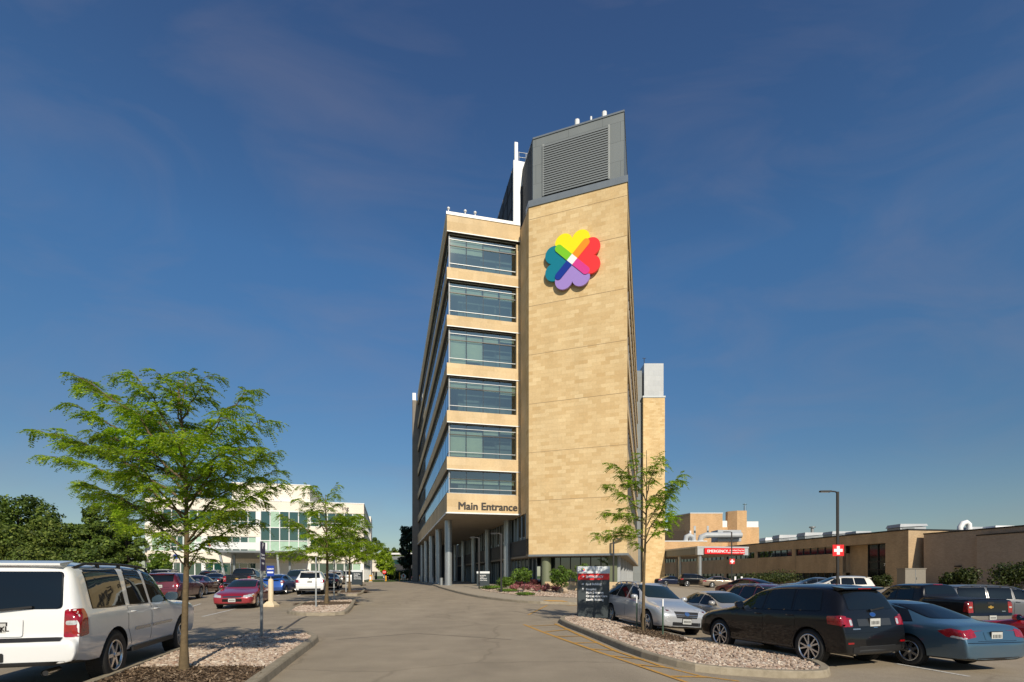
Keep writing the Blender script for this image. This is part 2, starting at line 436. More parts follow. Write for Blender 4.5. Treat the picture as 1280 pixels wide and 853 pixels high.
class MB:
    """collects boxes, bars, tubes and sheets into one mesh"""
    def __init__(s): s.v, s.f, s.mi, s.sm = [], [], [], []
    def face(s, pts, mi=0, smooth=False):
        i = len(s.v)
        s.v += [tuple(p) for p in pts]
        s.f.append(tuple(range(i, i + len(pts))))
        s.mi.append(mi); s.sm.append(smooth)
    def add(s, vs, fs, mi=0, smooth=False):
        i = len(s.v)
        s.v += [tuple(p) for p in vs]
        for f in fs:
            s.f.append(tuple(i + k for k in f)); s.mi.append(mi); s.sm.append(smooth)
    def box(s, x0, x1, y0, y1, z0, z1, mi=0):
        s.prism([(x0, y0), (x1, y0), (x1, y1), (x0, y1)], z0, z1, mi)
        return s
    def prism(s, poly, z0, z1, mi=0, caps=True):
        a = sum(poly[i][0] * poly[(i + 1) % len(poly)][1] - poly[(i + 1) % len(poly)][0] * poly[i][1] for i in range(len(poly)))
        if a < 0: poly = poly[::-1]
        n = len(poly)
        zz = (lambda v: v if callable(v) else (lambda x, y: v))
        b, t = zz(z0), zz(z1)
        vs = [(x, y, b(x, y)) for x, y in poly] + [(x, y, t(x, y)) for x, y in poly]
        fs = [(i, (i + 1) % n, n + (i + 1) % n, n + i) for i in range(n)]
        if caps: fs += [tuple(range(n - 1, -1, -1)), tuple(range(n, 2 * n))]
        s.add(vs, fs, mi)
        return s
    def beam(s, p, q, w, h, mi=0, up=(0, 0, 1)):
        p, q, up = Vector(p), Vector(q), Vector(up)
        d = (q - p).normalized()
        a = d.cross(up)
        if a.length < 1e-4: a = d.cross(Vector((1, 0, 0)))
        a.normalize(); b = a.cross(d)
        vs = []
        for c in (p, q):
            for i, j in ((-1, -1), (1, -1), (1, 1), (-1, 1)):
                vs.append(c + a * (i * w / 2) + b * (j * h / 2))
        s.add(vs, [(0, 1, 2, 3), (7, 6, 5, 4), (0, 4, 5, 1), (1, 5, 6, 2), (2, 6, 7, 3), (3, 7, 4, 0)], mi)
        return s
    def tube(s, pts, rad, n=8, mi=0, caps=True, smooth=True):
        pts = [Vector(p) for p in pts]
        rr = rad if isinstance(rad, (list, tuple)) else [rad] * len(pts)
        a = None
        vs = []
        for i, p in enumerate(pts):
            d = (pts[min(i + 1, len(pts) - 1)] - pts[max(i - 1, 0)])
            d = d.normalized() if d.length > 1e-9 else Vector((0, 0, 1))
            if a is None:
                a = d.cross(Vector((0, 0, 1)))
                if a.length < 1e-3: a = d.cross(Vector((1, 0, 0)))
            a = (a - d * a.dot(d)).normalized()
            b = d.cross(a)
            for k in range(n):
                t = 2 * math.pi * k / n
                vs.append(p + (a * math.cos(t) + b * math.sin(t)) * rr[i])
        fs = [(i * n + k, i * n + (k + 1) % n, (i + 1) * n + (k + 1) % n, (i + 1) * n + k) for i in range(len(pts) - 1) for k in range(n)]
        s.add(vs, fs, mi, smooth)
        if caps:
            s.face(vs[:n][::-1], mi); s.face(vs[-n:], mi)
        return s
    def cyl(s, x, y, z0, z1, r, n=20, mi=0, r2=None):
        return s.tube([(x, y, z0), (x, y, z1)], [r, r if r2 is None else r2], n, mi)
    def mesh(s, name, inv=None, uv=True):
        me = bpy.data.meshes.new(name)
        vs = s.v if inv is None else [tuple(inv @ Vector(p)) for p in s.v]
        me.from_pydata(vs, [], s.f)
        me.polygons.foreach_set('material_index', s.mi)
        me.polygons.foreach_set('use_smooth', s.sm)
        if uv:
            ul = me.uv_layers.new(name='UVMap')
            for p in me.polygons:
                n = p.normal
                if abs(n.z) < 0.7:
                    t = Vector((-n.y, n.x, 0)).normalized()
                    for li in p.loop_indices:
                        c = me.vertices[me.loops[li].vertex_index].co
                        ul.data[li].uv = (c.dot(t), c.z)
                else:
                    for li in p.loop_indices:
                        c = me.vertices[me.loops[li].vertex_index].co
                        ul.data[li].uv = (c.x, c.y)
        me.update()
        return me
    def build(s, name, mats, parent=None, world=False):
        inv = root_inv(parent) if (world and parent) else None
        return obj(name, s.mesh(name, inv), parent, mats)

def bake(o, mods):
    """the mesh of o with its modifiers applied"""
    col.objects.link(o)
    bpy.context.view_layer.update()
    dg = bpy.context.evaluated_depsgraph_get()
    me = bpy.data.meshes.new_from_object(o.evaluated_get(dg))
    bpy.data.objects.remove(o)
    return me

_tcache = {}
def text_mesh(body, size, extrude=0.0, offset=0.0, align='LEFT', spacing=1.0):
    key = (body, size, extrude, offset, align, spacing)
    if key not in _tcache:
        cu = bpy.data.curves.new('lettering', 'FONT')
        cu.body = body; cu.size = size; cu.extrude = extrude; cu.offset = offset
        cu.align_x = align; cu.space_character = spacing
        cu.resolution_u = 3
        me = bake(bpy.data.objects.new('lettering', cu), [])
        _tcache[key] = me
    return _tcache[key].copy()

def lettering(name, body, size, x, y, z, mat, parent, align='LEFT', extrude=0.002, offset=0.0, spacing=1.0, heavy=0.0):
    """text standing upright in its parent's frame: runs along +x, faces -y"""
    me = text_mesh(body, size, extrude, offset, align, spacing)
    if heavy:       # bold: three passes set a hair apart
        bm = bmesh.new()
        for i, dx in enumerate((0, -heavy, heavy)):
            m2 = me.copy(); m2.transform(Matrix.Translation((dx, 0, -extrude * .06 * i))); bm.from_mesh(m2); bpy.data.meshes.remove(m2)
        bm.to_mesh(me); bm.free()
    me.transform(Matrix.Translation((x, y, z)) @ Matrix.Rotation(R(90), 4, 'X'))
    me.materials.clear()
    return obj(name, me, parent, mat)

def flat(poly, y, mb, mi=0, depth=0.01):
    """an outline in the x-z plane as a thin plate facing -y"""
    n = len(poly)
    a = sum(poly[i][0] * poly[(i + 1) % n][1] - poly[(i + 1) % n][0] * poly[i][1] for i in range(n))
    if a < 0: poly = poly[::-1]
    vs = [(p[0], y, p[1]) for p in poly] + [(p[0], y + depth, p[1]) for p in poly]
    mb.add(vs, [tuple(range(n)), tuple(range(2 * n - 1, n - 1, -1))] + [(i, n + i, n + (i + 1) % n, (i + 1) % n) for i in range(n)], mi)

def clover(x, z, s, y, parent, step=0.012, depth=0.02):
    """four hearts in a ring with the overlaps in their mixed colours; s = half size"""
    b, a = 0.134, 0.19
    cx, cy, r = 0.31, 0.676, 0.324
    def turn(p, ang): return (x + s * (p[0] * math.cos(ang) - p[1] * math.sin(ang)), z + s * (p[0] * math.sin(ang) + p[1] * math.cos(ang)))
    def heart(ang):
        t1 = math.acos(-cx / r)
        arc = [(cx + r * math.cos(t), cy + r * math.sin(t)) for t in [R(-28) + (t1 - R(-28)) * i / 30 for i in range(31)]]
        pts = [(0, -a), (.575, .385)] + arc + [(-u, v) for u, v in arc[-2::-1]] + [(-.575, .385)]
        return [turn(p, ang) for p in pts]
    k = s
    def bar(ang):
        e = 0.70
        pts = [(b, -b), (e, -b)] + [(e + b * math.cos(t), b * math.sin(t)) for t in [math.pi * (i / 14 - 0.5) for i in range(1, 14)]] + [(e, b), (b, b)]
        return [turn(p, ang) for p in pts]
    lay = 0
    for nm, ang_ in (('yellow', 0), ('teal', 90), ('purple', 180), ('red', 270)):
        mb = MB(); flat(heart(R(ang_)), y - step * lay * 0.25, mb, depth=depth); mb.build('petal', 'logo_' + nm, parent); lay += 1
    y2 = y - step * 1.4
    for nm, ang_ in (('orange', 45), ('lime', 135), ('navy', 225), ('magenta', 315)):
        mb = MB(); flat(bar(R(ang_)), y2, mb, depth=step * 0.4); mb.build('overlap_band', 'logo_' + nm, parent)
    mb = MB(); q = b * k * 1.414
    flat([(x - q, z), (x, z - q), (x + q, z), (x, z + q)], y2 - step * 0.2, mb, depth=step * 0.4); mb.build('centre_diamond', 'logo_white', parent)

# ------------------------------------------------------------------ ground
def sheet(name, xs, ys, dz, mat, zf=g):
    mb = MB()
    nx, ny = len(xs), len(ys)
    vs = [(x, y, zf(x, y) + dz) for y in ys for x in xs]
    mb.add(vs, [(j * nx + i, j * nx + i + 1, (j + 1) * nx + i + 1, (j + 1) * nx + i) for j in range(ny - 1) for i in range(nx - 1)], 0, True)
    return tag(mb.build(name, mat), kind='structure')

def frange(a, b, s):
    n = int(round((b - a) / s))
    return [a + (b - a) * i / n for i in range(n + 1)]
sheet('ground', [-1500, -600, -250, -120, -80, -60] + frange(-50, 50, 2.5) + [60, 80, 120, 250, 600, 1500],
      [-300, -100, -40, -20] + frange(-10, 70, 2.5) + [80, 100, 130, 200, 400, 900, 2200], -0.06, 'lawn')
sheet('parking_lot', [-75, -60] + frange(-50, 50, 1.0) + [60, 72], [-30, -20, -10] + frange(-5, 70, 1.0) + [75, 85, 100, 125, 150, 175], 0.0, 'asphalt')

def strip(mb, pts, w, dz, mi=0, step=0.7):
    """a painted line w wide along world points, following the ground"""
    P = []
    for (a, b) in zip(pts, pts[1:]):
        n = max(1, int(math.hypot(b[0] - a[0], b[1] - a[1]) / step))
        P += [(a[0] + (b[0] - a[0]) * i / n, a[1] + (b[1] - a[1]) * i / n) for i in range(n)]
    P.append(pts[-1])
    vs = []
    for i, p in enumerate(P):
        a, b = P[max(0, i - 1)], P[min(len(P) - 1, i + 1)]
        d = math.hypot(b[0] - a[0], b[1] - a[1]) or 1
        nx, ny = -(b[1] - a[1]) / d * w / 2, (b[0] - a[0]) / d * w / 2
        for s in (1, -1):
            x, y = p[0] + s * nx, p[1] + s * ny
            vs.append((x, y, g(x, y) + dz))
    mb.add(vs, [(2 * i + 1, 2 * i + 3, 2 * i + 2, 2 * i) for i in range(len(P) - 1)], mi)

GA = ground_at
mb = MB()
outer = [(655, 781), (680, 791), (708, 801), (750, 816), (820, 840), (860, 854)]
inner = [(693, 779), (739, 795.5), (769, 805), (830, 833), (924, 848), (955, 853)]
inner = [(694, 780), (722, 793), (772, 815), (830, 834), (878, 846), (924, 852)]
strip(mb, [GA(*p) for p in outer], 0.10, 0.006)
strip(mb, [GA(*p) for p in inner], 0.10, 0.006)
for a, b in (((662, 783), (696, 781.5)), ((680, 790.5), (712, 787)), ((694, 796), (730, 795.5)), ((716, 804), (748, 804)), ((738, 811.5), (772, 814)), ((764, 820), (806, 825)), ((795, 831), (842, 836)), ((840, 846), (886, 847))):
    strip(mb, [GA(*a), GA(*b)], 0.10, 0.009)
strip(mb, [GA(684, 757), GA(660, 769)], 0.08, 0.006)
strip(mb, [GA(708, 757), GA(722, 757)], 0.10, 0.006)
tag(mb.build('road_markings', 'yellow_line'), kind='structure')
mb = MB()
strip(mb, [GA(253, 771), GA(323, 754)], 0.11, 0.006)
strip(mb, [GA(1120, 830), GA(1212, 846)], 0.11, 0.006)
strip(mb, [GA(170, 778), GA(251, 755)], 0.11, 0.006)
for px in (345, 372, 404, 425):
    a = GA(px, 745); strip(mb, [a, (a[0] - 1.2, a[1] + 5)], 0.11, 0.006)
tag(mb.build('stall_lines', 'white_line'), kind='structure')
mb = MB()
strip(mb, [GA(346, 796), GA(357, 786), GA(375, 774), GA(384, 770.5), (ground_at(430, 769.5))], 0.10, 0.005)
strip(mb, [GA(600, 768), GA(640, 764), GA(700, 774)], 0.03, 0.005)
strip(mb, [GA(420, 800), GA(520, 792), GA(640, 800)], 0.025, 0.005)
for px, py in ((607, 747), (575, 739.5)):
    c = GA(px, py); mb.prism([(c[0] + 0.45 * math.cos(t * 0.524), c[1] + 0.45 * math.sin(t * 0.524)) for t in range(12)], lambda x, y: g(x, y), lambda x, y: g(x, y) + 0.008)
tag(mb.build('road_seams', 'tar'), kind='structure')

# ------------------------------------------------------------------ kerbed islands
def resample(poly, step=0.5):
    out = []
    for a, b in zip(poly, poly[1:] + poly[:1]):
        n = max(1, int(math.hypot(b[0] - a[0], b[1] - a[1]) / step))
        out += [(a[0] + (b[0] - a[0]) * i / n, a[1] + (b[1] - a[1]) * i / n) for i in range(n)]
    return out
def smooth_poly(p, it=2):
    for _ in range(it):
        q = []
        for a, b in zip(p, p[1:] + p[:1]):
            q += [(a[0] * .75 + b[0] * .25, a[1] * .75 + b[1] * .25), (a[0] * .25 + b[0] * .75, a[1] * .25 + b[1] * .75)]
        p = q
    return p
def area(p): return 0.5 * sum(p[i][0] * p[(i + 1) % len(p)][1] - p[(i + 1) % len(p)][0] * p[i][1] for i in range(len(p)))
def offset(p, d):
    """move an anticlockwise outline inwards by d"""
    n = len(p); out = []
    for i in range(n):
        a, c = p[i - 1], p[(i + 1) % n]
        l = math.hypot(c[0] - a[0], c[1] - a[1]) or 1
        out.append((p[i][0] - (c[1] - a[1]) / l * d, p[i][1] + (c[0] - a[0]) / l * d))
    return out
def inside(pt, p):
    x, y = pt; r = False
    for i in range(len(p)):
        (x1, y1), (x2, y2) = p[i - 1], p[i]
        if (y1 > y) != (y2 > y) and x < (x2 - x1) * (y - y1) / (y2 - y1) + x1: r = not r
    return r
KH, KW = 0.14, 0.16
def island(outline, sm_it=2):
    """concrete kerb ring and the bed inside it; returns the bed outline"""
    p = outline if area(outline) > 0 else outline[::-1]
    p = resample(smooth_poly(p, sm_it), 0.35)
    q0, q1, q2 = offset(p, -0.02), offset(p, 0.02), offset(p, KW)
    n = len(p)
    mb = MB()
    vs = [(x, y, g(x, y) - 0.03) for x, y in q0] + [(x, y, g(x, y) + KH - 0.025) for x, y in p] + [(x, y, g(x, y) + KH) for x, y in q1] + [(x, y, g(x, y) + KH) for x, y in q2] + [(x, y, g(x, y) + KH - 0.08) for x, y in q2]
    fs = []
    for k in range(4):
        for i in range(n):
            fs.append((k * n + i, k * n + (i + 1) % n, (k + 1) * n + (i + 1) % n, (k + 1) * n + i))
    mb.add(vs, fs, 0)
    tag(mb.build('kerb', 'kerb'), kind='structure')
    return q2
def fill(name, poly, dz, mat, kind='structure', grid=0.8):
    me = bpy.data.meshes.new(name)
    bm = bmesh.new()
    f = bm.faces.new([bm.verts.new((x, y, 0)) for x, y in poly])
    xs, ys = [p[0] for p in poly], [p[1] for p in poly]
    for ax, lo, hi in ((0, min(xs), max(xs)), (1, min(ys), max(ys))):
        v = lo + grid
        while v < hi:
            co = [0, 0, 0]; no_ = [0, 0, 0]; co[ax] = v; no_[ax] = 1
            bmesh.ops.bisect_plane(bm, geom=bm.verts[:] + bm.edges[:] + bm.faces[:], plane_co=co, plane_no=no_)
            v += grid
    bmesh.ops.triangulate(bm, faces=bm.faces[:])
    for v in bm.verts: v.co.z = g(v.co.x, v.co.y) + dz
    bmesh.ops.recalc_face_normals(bm, faces=bm.faces[:])
    if sum(f.normal.z for f in bm.faces) < 0: bmesh.ops.reverse_faces(bm, faces=bm.faces[:])
    bm.to_mesh(me); bm.free()
    return tag(obj(name, me, None, mat), kind=kind)

ICO = None
def ico_base(sub=1):
    bm = bmesh.new(); bmesh.ops.create_icosphere(bm, subdivisions=sub, radius=1)
    bm.verts.ensure_lookup_table()
    v = np.array([p.co[:] for p in bm.verts]); f = np.array([[x.index for x in q.verts] for q in bm.faces]); bm.free()
    return v, f
def np_mesh(name, V, F, smooth=False):
    """V (n,3), F (m,k) with constant k"""
    me = bpy.data.meshes.new(name)
    k = F.shape[1]
    me.vertices.add(len(V)); me.vertices.foreach_set('co', V.astype(np.float32).ravel())
    me.loops.add(F.size); me.loops.foreach_set('vertex_index', F.astype(np.int32).ravel())
    me.polygons.add(len(F)); me.polygons.foreach_set('loop_start', np.arange(0, F.size, k, dtype=np.int32))
    me.polygons.foreach_set('use_smooth', np.full(len(F), smooth))
    me.update(calc_edges=True)
    return me
def stones(name, poly, n, smin, smax, dz, avoid=None, seed=1):
    rs = np.random.RandomState(seed)
    xs, ys = [p[0] for p in poly], [p[1] for p in poly]
    pts = []
    while len(pts) < n:
        p = (rs.uniform(min(xs), max(xs)), rs.uniform(min(ys), max(ys)))
        if inside(p, poly) and not (avoid and avoid(p)): pts.append((p[0], p[1], g(*p) + dz))
    P = np.array(pts)
    v, f = ico_base(1)
    s = rs.uniform(smin, smax, (n, 1, 3)) * np.array([1, 1, 0.62])
    a = rs.uniform(0, 6.28, n)
    vv = v[None] * (1 + 0.22 * rs.randn(n, len(v), 1)).clip(0.6, 1.4) * s
    c, sn = np.cos(a)[:, None], np.sin(a)[:, None]
    V = np.stack([vv[..., 0] * c - vv[..., 1] * sn, vv[..., 0] * sn + vv[..., 1] * c, vv[..., 2]], -1) + P[:, None]
    F = f[None] + (np.arange(n) * len(v))[:, None, None]
    o = obj(name, np_mesh(name, V.reshape(-1, 3), F.reshape(-1, 3)), None, 'stones')
    return tag(o, kind='stuff')

# near left island (runs out of the frame towards the camera)
a1, a2 = GA(131, 852), GA(334, 853)
dA = (-0.2325, 0.9726)
IL = [(a1[0] + 2.2 - 0.2, a1[1] - 6.5), a1, GA(232, 813), GA(300, 797.5), GA(330, 793), GA(372, 792), GA(397, 799), GA(398, 803), GA(366, 827), a2, (a2[0] + 1.4, a2[1] - 6.3)]
TREE1 = GA(233, 846)
bedL = island(IL, 1)
fill('gravel_bed', bedL, KH - 0.05, 'stone_bed')
def mulch_patch(c, rx, ry, dz):
    pts = []
    for i in range(26):
        t = i / 26 * 2 * math.pi
        k = 1 + rnd.uniform(-0.13, 0.13)
        pts.append((c[0] + rx * k * math.cos(t), c[1] + ry * k * math.sin(t)))
    fill('mulch', pts, dz, 'mulch', 'structure')
m1 = [a1[0] + 0.25, a1[1]]
mlA, mlB = GA(163, 843), GA(344, 843)
mp1 = [(mlA[0] + 0.1, mlA[1] + 0.0), GA(205, 843), GA(250, 842.5), GA(300, 841), (mlB[0] - 0.1, mlB[1]), (mlB[0] + 0.75, mlB[1] - 3.2), (mlA[0] + 0.9, mlA[1] - 3.2)]
fill('mulch', mp1, KH - 0.03, 'mulch')
def chips(poly, n, dz, seed):
    o = None
    rs = np.random.RandomState(seed)
    xs, ys = [p[0] for p in poly], [p[1] for p in poly]
    pts = []
    while len(pts) < n:
        p = (rs.uniform(min(xs), max(xs)), rs.uniform(min(ys), max(ys)))
        if inside(p, poly): pts.append((p[0], p[1], g(*p) + dz + rs.uniform(0, .015)))
    P = np.array(pts)
    d = rs.normal(0, 1, (n, 3)) * np.array([1, 1, .3]); d /= np.linalg.norm(d, axis=1, keepdims=True)
    e = np.cross(d, np.array([0, 0, 1.0]) + rs.normal(0, .4, (n, 3))); e /= np.linalg.norm(e, axis=1, keepdims=True)
    L_, W_ = rs.uniform(.012, .05, (n, 1)), rs.uniform(.005, .013, (n, 1))
    V = np.stack([P - d * L_ - e * W_, P + d * L_ - e * W_, P + d * L_ + e * W_, P - d * L_ + e * W_], 1).reshape(-1, 3)
    return tag(obj('bark_chips', np_mesh('bark_chips', V, np.arange(4 * n).reshape(-1, 4)), None, 'chips'), kind='stuff')
chips([p for p in mp1], 9000, KH - .022, 8)
stones('gravel', bedL, 6500, 0.022, 0.05, KH - 0.035, lambda p: inside(p, mp1) or p[1] < 7.0, 3)

# right island
IR = [GA(697, 777), GA(706, 783), GA(727, 791.5), GA(757, 804), GA(792, 819), GA(835, 832), GA(881, 842), GA(960, 847), GA(1022, 848.5), GA(1037, 846), GA(1037, 840), GA(1018, 830.5), GA(980, 821.6), GA(881, 806.5), GA(811, 789.5), GA(767, 776.5), GA(740, 772), GA(712, 771)]
bedR = island(IR, 1)
fill('gravel_bed', bedR, KH - 0.05, 'stone_bed')
mpR = [GA(772, 789), GA(790, 787), GA(815, 791.5), GA(845, 799.5), GA(862, 806), GA(850, 808.5), GA(815, 801), GA(790, 796)]
fill('mulch', smooth_poly(mpR, 1), KH - 0.03, 'mulch')
chips(smooth_poly(mpR, 1), 3500, KH - .022, 9)
stones('gravel', bedR, 6000, 0.024, 0.055, KH - 0.035, lambda p: inside(p, mpR), 4)

# islands along the left of the drive
I2 = [GA(357, 766), GA(364, 769), GA(390, 770.5), GA(428, 769.5), GA(437, 766), GA(445, 753), GA(443, 751), GA(430, 750.5), GA(384, 753)]
bed2 = island(I2, 1)
fill('gravel_bed', bed2, KH - 0.05, 'stone_bed')
mulch_patch(GA(408, 757), 1.7, 1.6, KH - 0.03)
stones('gravel', bed2, 2600, 0.03, 0.06, KH - 0.035, lambda p: math.hypot(p[0] - GA(408, 757)[0], p[1] - GA(408, 757)[1]) < 1.5, 5)
I3 = [GA(420, 744.5), GA(430, 745.5), GA(452, 745), GA(458, 737), GA(455, 736.3), GA(426, 739)]
bed3 = island(I3, 1)
fill('gravel_bed', bed3, KH - 0.05, 'stone_bed')
mulch_patch(GA(437, 741), 1.6, 1.6, KH - 0.03)
I4 = [(-20.0, 51.5), (-15.4, 52.6), (-16.0, 57.0), (-24, 80), (-30, 78.5)]
bed4 = island(I4, 1)
fill('sidewalk', bed4, KH - 0.01, 'concrete')

# pavement and planted bed by the main entrance
PV = [GA(545, 734.2), GA(566, 740.5), GA(592, 746.5), GA(619, 750.5), GA(653, 754), GA(683, 755.5), GA(720, 756.3), GA(800, 756), (15.5, 31.5), (16.5, 46), (12, 60), (0, 70), (-9.8, 92), (-16.6, 92)]
bedP = island(PV, 1)
fill('sidewalk', bedP, KH - 0.004, 'concrete', grid=1.5)
BD = [GA(594, 739), GA(632, 745.2), GA(661, 748.5), GA(720, 750.5), GA(790, 749.5), GA(800, 744), (9.3, 40.2), (5, 41.9), (1.3, 43.4), (-1.6, 45.2)]
BD = smooth_poly(BD, 1)
fill('gravel_bed', BD, KH + 0.012, 'stone_bed')
mb = MB()
strip(mb, [GA(682, 754.6), GA(707, 755)], 0.55, KH + 0.012)
tag(mb.build('tactile_plate', M['yellow_paint']), kind='structure')
stones('gravel', BD, 2500, 0.03, 0.07, KH + 0.015, None, 6)
# far lawn strip
fill('lawn_strip', [(-25.5, 88), (-21, 90), (-22, 128), (-34, 125)], 0.03, 'lawn', grid=3)

# ------------------------------------------------------------------ the hospital
def V2(x, y): return Vector((x, y))
F2, D2 = V2(0.974, 0.227), V2(-0.2325, 0.9726)
PA = V2(-5.80, 45.9)
PB = PA + 6.72 * F2
TL, TR = V2(1.45, 44.6), V2(9.32, 41.7)
E2 = V2(0.254, 0.967)
U2 = (TL - TR).normalized()          # along the tower face, towards the left
NT = V2(-0.346, -0.938)              # its outward normal
LEN = 48.0
def P2(*a): return [(p.x, p.y) for p in a]

hosp = thing('hospital_building', 'tall tan limestone hospital block with glazed wing and grey louvred top', 'building', (0, 60, 0.4))
def hb(mb, name, mats, parent=None): return mb.build(name, mats, parent or hosp, world=True)

# wing: stone bands carried on a recessed core
bands = [(7.35, 9.03), (11.2, 12.28), (15.4, 16.42), (19.62, 20.66), (23.98, 24.93), (28.2, 29.18), (32.42, 33.85)]
wins = [(bands[i][1], bands[i + 1][0]) for i in range(6)]
def wing_poly(inset_f, inset_l, back=LEN):
    a = PA + inset_f * D2 + inset_l * F2
    b = PB + inset_f * D2
    return P2(a, b, b + (back - inset_f) * D2, a + (back - inset_f) * D2)
for z0, z1 in bands:
    mb = MB(); mb.prism(wing_poly(0, 0), z0, z1)
    sb_ = hb(mb, 'stone_band', 'stone_plain')
    if z0 > 8:
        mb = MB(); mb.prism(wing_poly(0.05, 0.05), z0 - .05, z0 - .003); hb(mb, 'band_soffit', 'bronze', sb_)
        mb = MB(); p_, q_ = PA - .012 * D2, PB - .012 * D2; mb.beam((p_.x, p_.y, z0 - .03), (q_.x, q_.y, z0 - .03), .05, .07); hb(mb, 'edge_trim', 'white_panel', sb_)
mb = MB(); mb.prism(P2(PA - 0.06 * D2 - 0.06 * F2, PB - 0.06 * D2, PB + LEN * D2, PA + LEN * D2 - 0.06 * F2), 33.853, 34.12); hb(mb, 'coping', 'white_panel')
mb = MB(); mb.prism(wing_poly(1.6, 1.2), 7.36, 33.8); hb(mb, 'core_wall', 'room')
# front windows: a clear pane with frame, and blinds behind some lights
blinds = {0: [(0.02, .98, .66, .45)], 1: [(0.01, 0.25, .78, .06), (0.25, .5, .78, .06), (.5, .98, .86, .72)], 2: [(0.01, .5, .84, .66), (.5, 1, .84, .60)], 3: [(0.01, .5, .82, .06), (.5, .98, .84, .7)], 4: [(.0, .98, .84, .62)], 5: [(0.01, .5, .86, .5), (.5, 1, .82, .68)]}
for wi, (z0, z1) in enumerate(wins):
    org = PA + 0.34 * D2 + 0.22 * F2
    Wd = 6.72 - 0.54
    def fp(u, v, d=0.0):
        q = org + (0.02 + u * Wd) * F2 + d * D2
        return Vector((q.x, q.y, z0 + v * (z1 - z0)))
    mb = MB(); mb.face([fp(0, 0), fp(1, 0), fp(1, 1), fp(0, 1)])
    pane = hb(mb, 'window', 'pane')
    mb = MB()
    for u in (0, 1): mb.beam(fp(u, 0, -0.01), fp(u, 1, -0.01), 0.06, 0.08, 0)
    for u in (.25, .5, .75): mb.beam(fp(u, 0, 0.02), fp(u, 1, 0.02), 0.045, 0.06, 1)
    lv = [(0.015, .06, 0), (0.17, .05, 0), (0.67, .08, 1), (0.84, .05, 0), (0.975, .05, 0)] if wi else [(0.03, .06, 0), (0.22, .05, 0), (0.62, .08, 1), (0.96, .05, 0)]
    for v, h, mi in lv: mb.beam(fp(0, v, -0.03), fp(1, v, -0.03), 0.05, h, mi)
    hb(mb, 'frame', ['frame_grey', 'bronze'], pane)
    mb = MB()
    for (u0, u1, v1, v0) in blinds[wi]:
        n = max(1, round((u1 - u0) * 4))
        for k in range(n):
            a, b_ = u0 + (u1 - u0) * k / n + .008, u0 + (u1 - u0) * (k + 1) / n - .008
            vv = v0 + rnd.choice([0, 0, .06])
            mb.face([fp(a, vv, .14), fp(b_, vv, .14), fp(b_, v1, .14), fp(a, v1, .14)])
    hb(mb, 'blind', 'blind', pane)
    # ribbon window along the side
    a = PA + 0.40 * D2 + 0.26 * F2
    e = PA + (LEN - 0.1) * D2 + 0.26 * F2
    mb = MB()
    mb.face([(e.x, e.y, z0), (a.x, a.y, z0), (a.x, a.y, z1), (e.x, e.y, z1)])
    rb = hb(mb, 'ribbon_window', 'glass_sky')
    mb = MB()
    for k in range(32):
        q = PA + (0.6 + k * 1.5) * D2 + 0.255 * F2
        if k * 1.5 < LEN - 1: mb.beam((q.x, q.y, z0), (q.x, q.y, z1), 0.05, 0.014, 1, up=(F2.x, F2.y, 0))
    for v in (0.03, 0.2, 0.85):
        z = z0 + v * (z1 - z0)
        p, q = a - 0.02 * F2, e - 0.02 * F2
        mb.beam((p.x, p.y, z), (q.x, q.y, z), 0.03, 0.06, 0)
    hb(mb, 'frame', ['alloy', 'bronze'], rb)
    # metal corner post
mb = MB()
q = PA + 0.33 * D2 + 0.2 * F2
mb.prism(P2(q, q + .14 * F2, q + .14 * F2 + .14 * D2, q + .14 * D2), 9.0, 32.2); hb(mb, 'corner_post', 'bronze')
# reveal at the right end of the wing front
mb = MB()
q = PB - 0.34 * F2 + 0.02 * D2
mb.prism(P2(q, q + 0.36 * F2, q + 0.36 * F2 + 0.5 * D2, q + 0.5 * D2), 9.04, 32.09); hb(mb, 'stone_pier', 'stone_plain')
# soffit, edge trim and round columns
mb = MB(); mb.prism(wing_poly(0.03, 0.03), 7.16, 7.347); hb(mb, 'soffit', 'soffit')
mb = MB()
for a, b_ in ((PA, PB), (PA + LEN * D2, PA)):
    n_ = (0.05 * D2 if a is PA else 0.05 * F2)
    mb.beam((a.x - n_.x, a.y - n_.y, 7.28), (b_.x - n_.x, b_.y - n_.y, 7.28), 0.06, 0.12)
hb(mb, 'edge_trim', 'white_panel')
for k in range(5):
    for r_ in range(2):
        c = PA + ((5.2 if r_ == 0 else 4.2) + 10.35 * k) * D2 + (0.72 + 5.75 * r_) * F2
        mb = MB(); mb.cyl(c.x, c.y, 0.4, 7.2, 0.36, 28); mb.cyl(c.x, c.y, 0.4, 0.78, 0.40, 28)
        mb.tube([(c.x, c.y, 4.9), (c.x, c.y, 4.93)], 0.365, 28)
        hb(mb, 'column', 'column')
for k in range(4):
    c = PA + (6 + 10.3 * k) * D2 + 0.1 * F2
    mb = MB(); mb.cyl(c.x, c.y, 0.4, 1.45, 0.17, 16); hb(mb, 'bollard', 'galv')
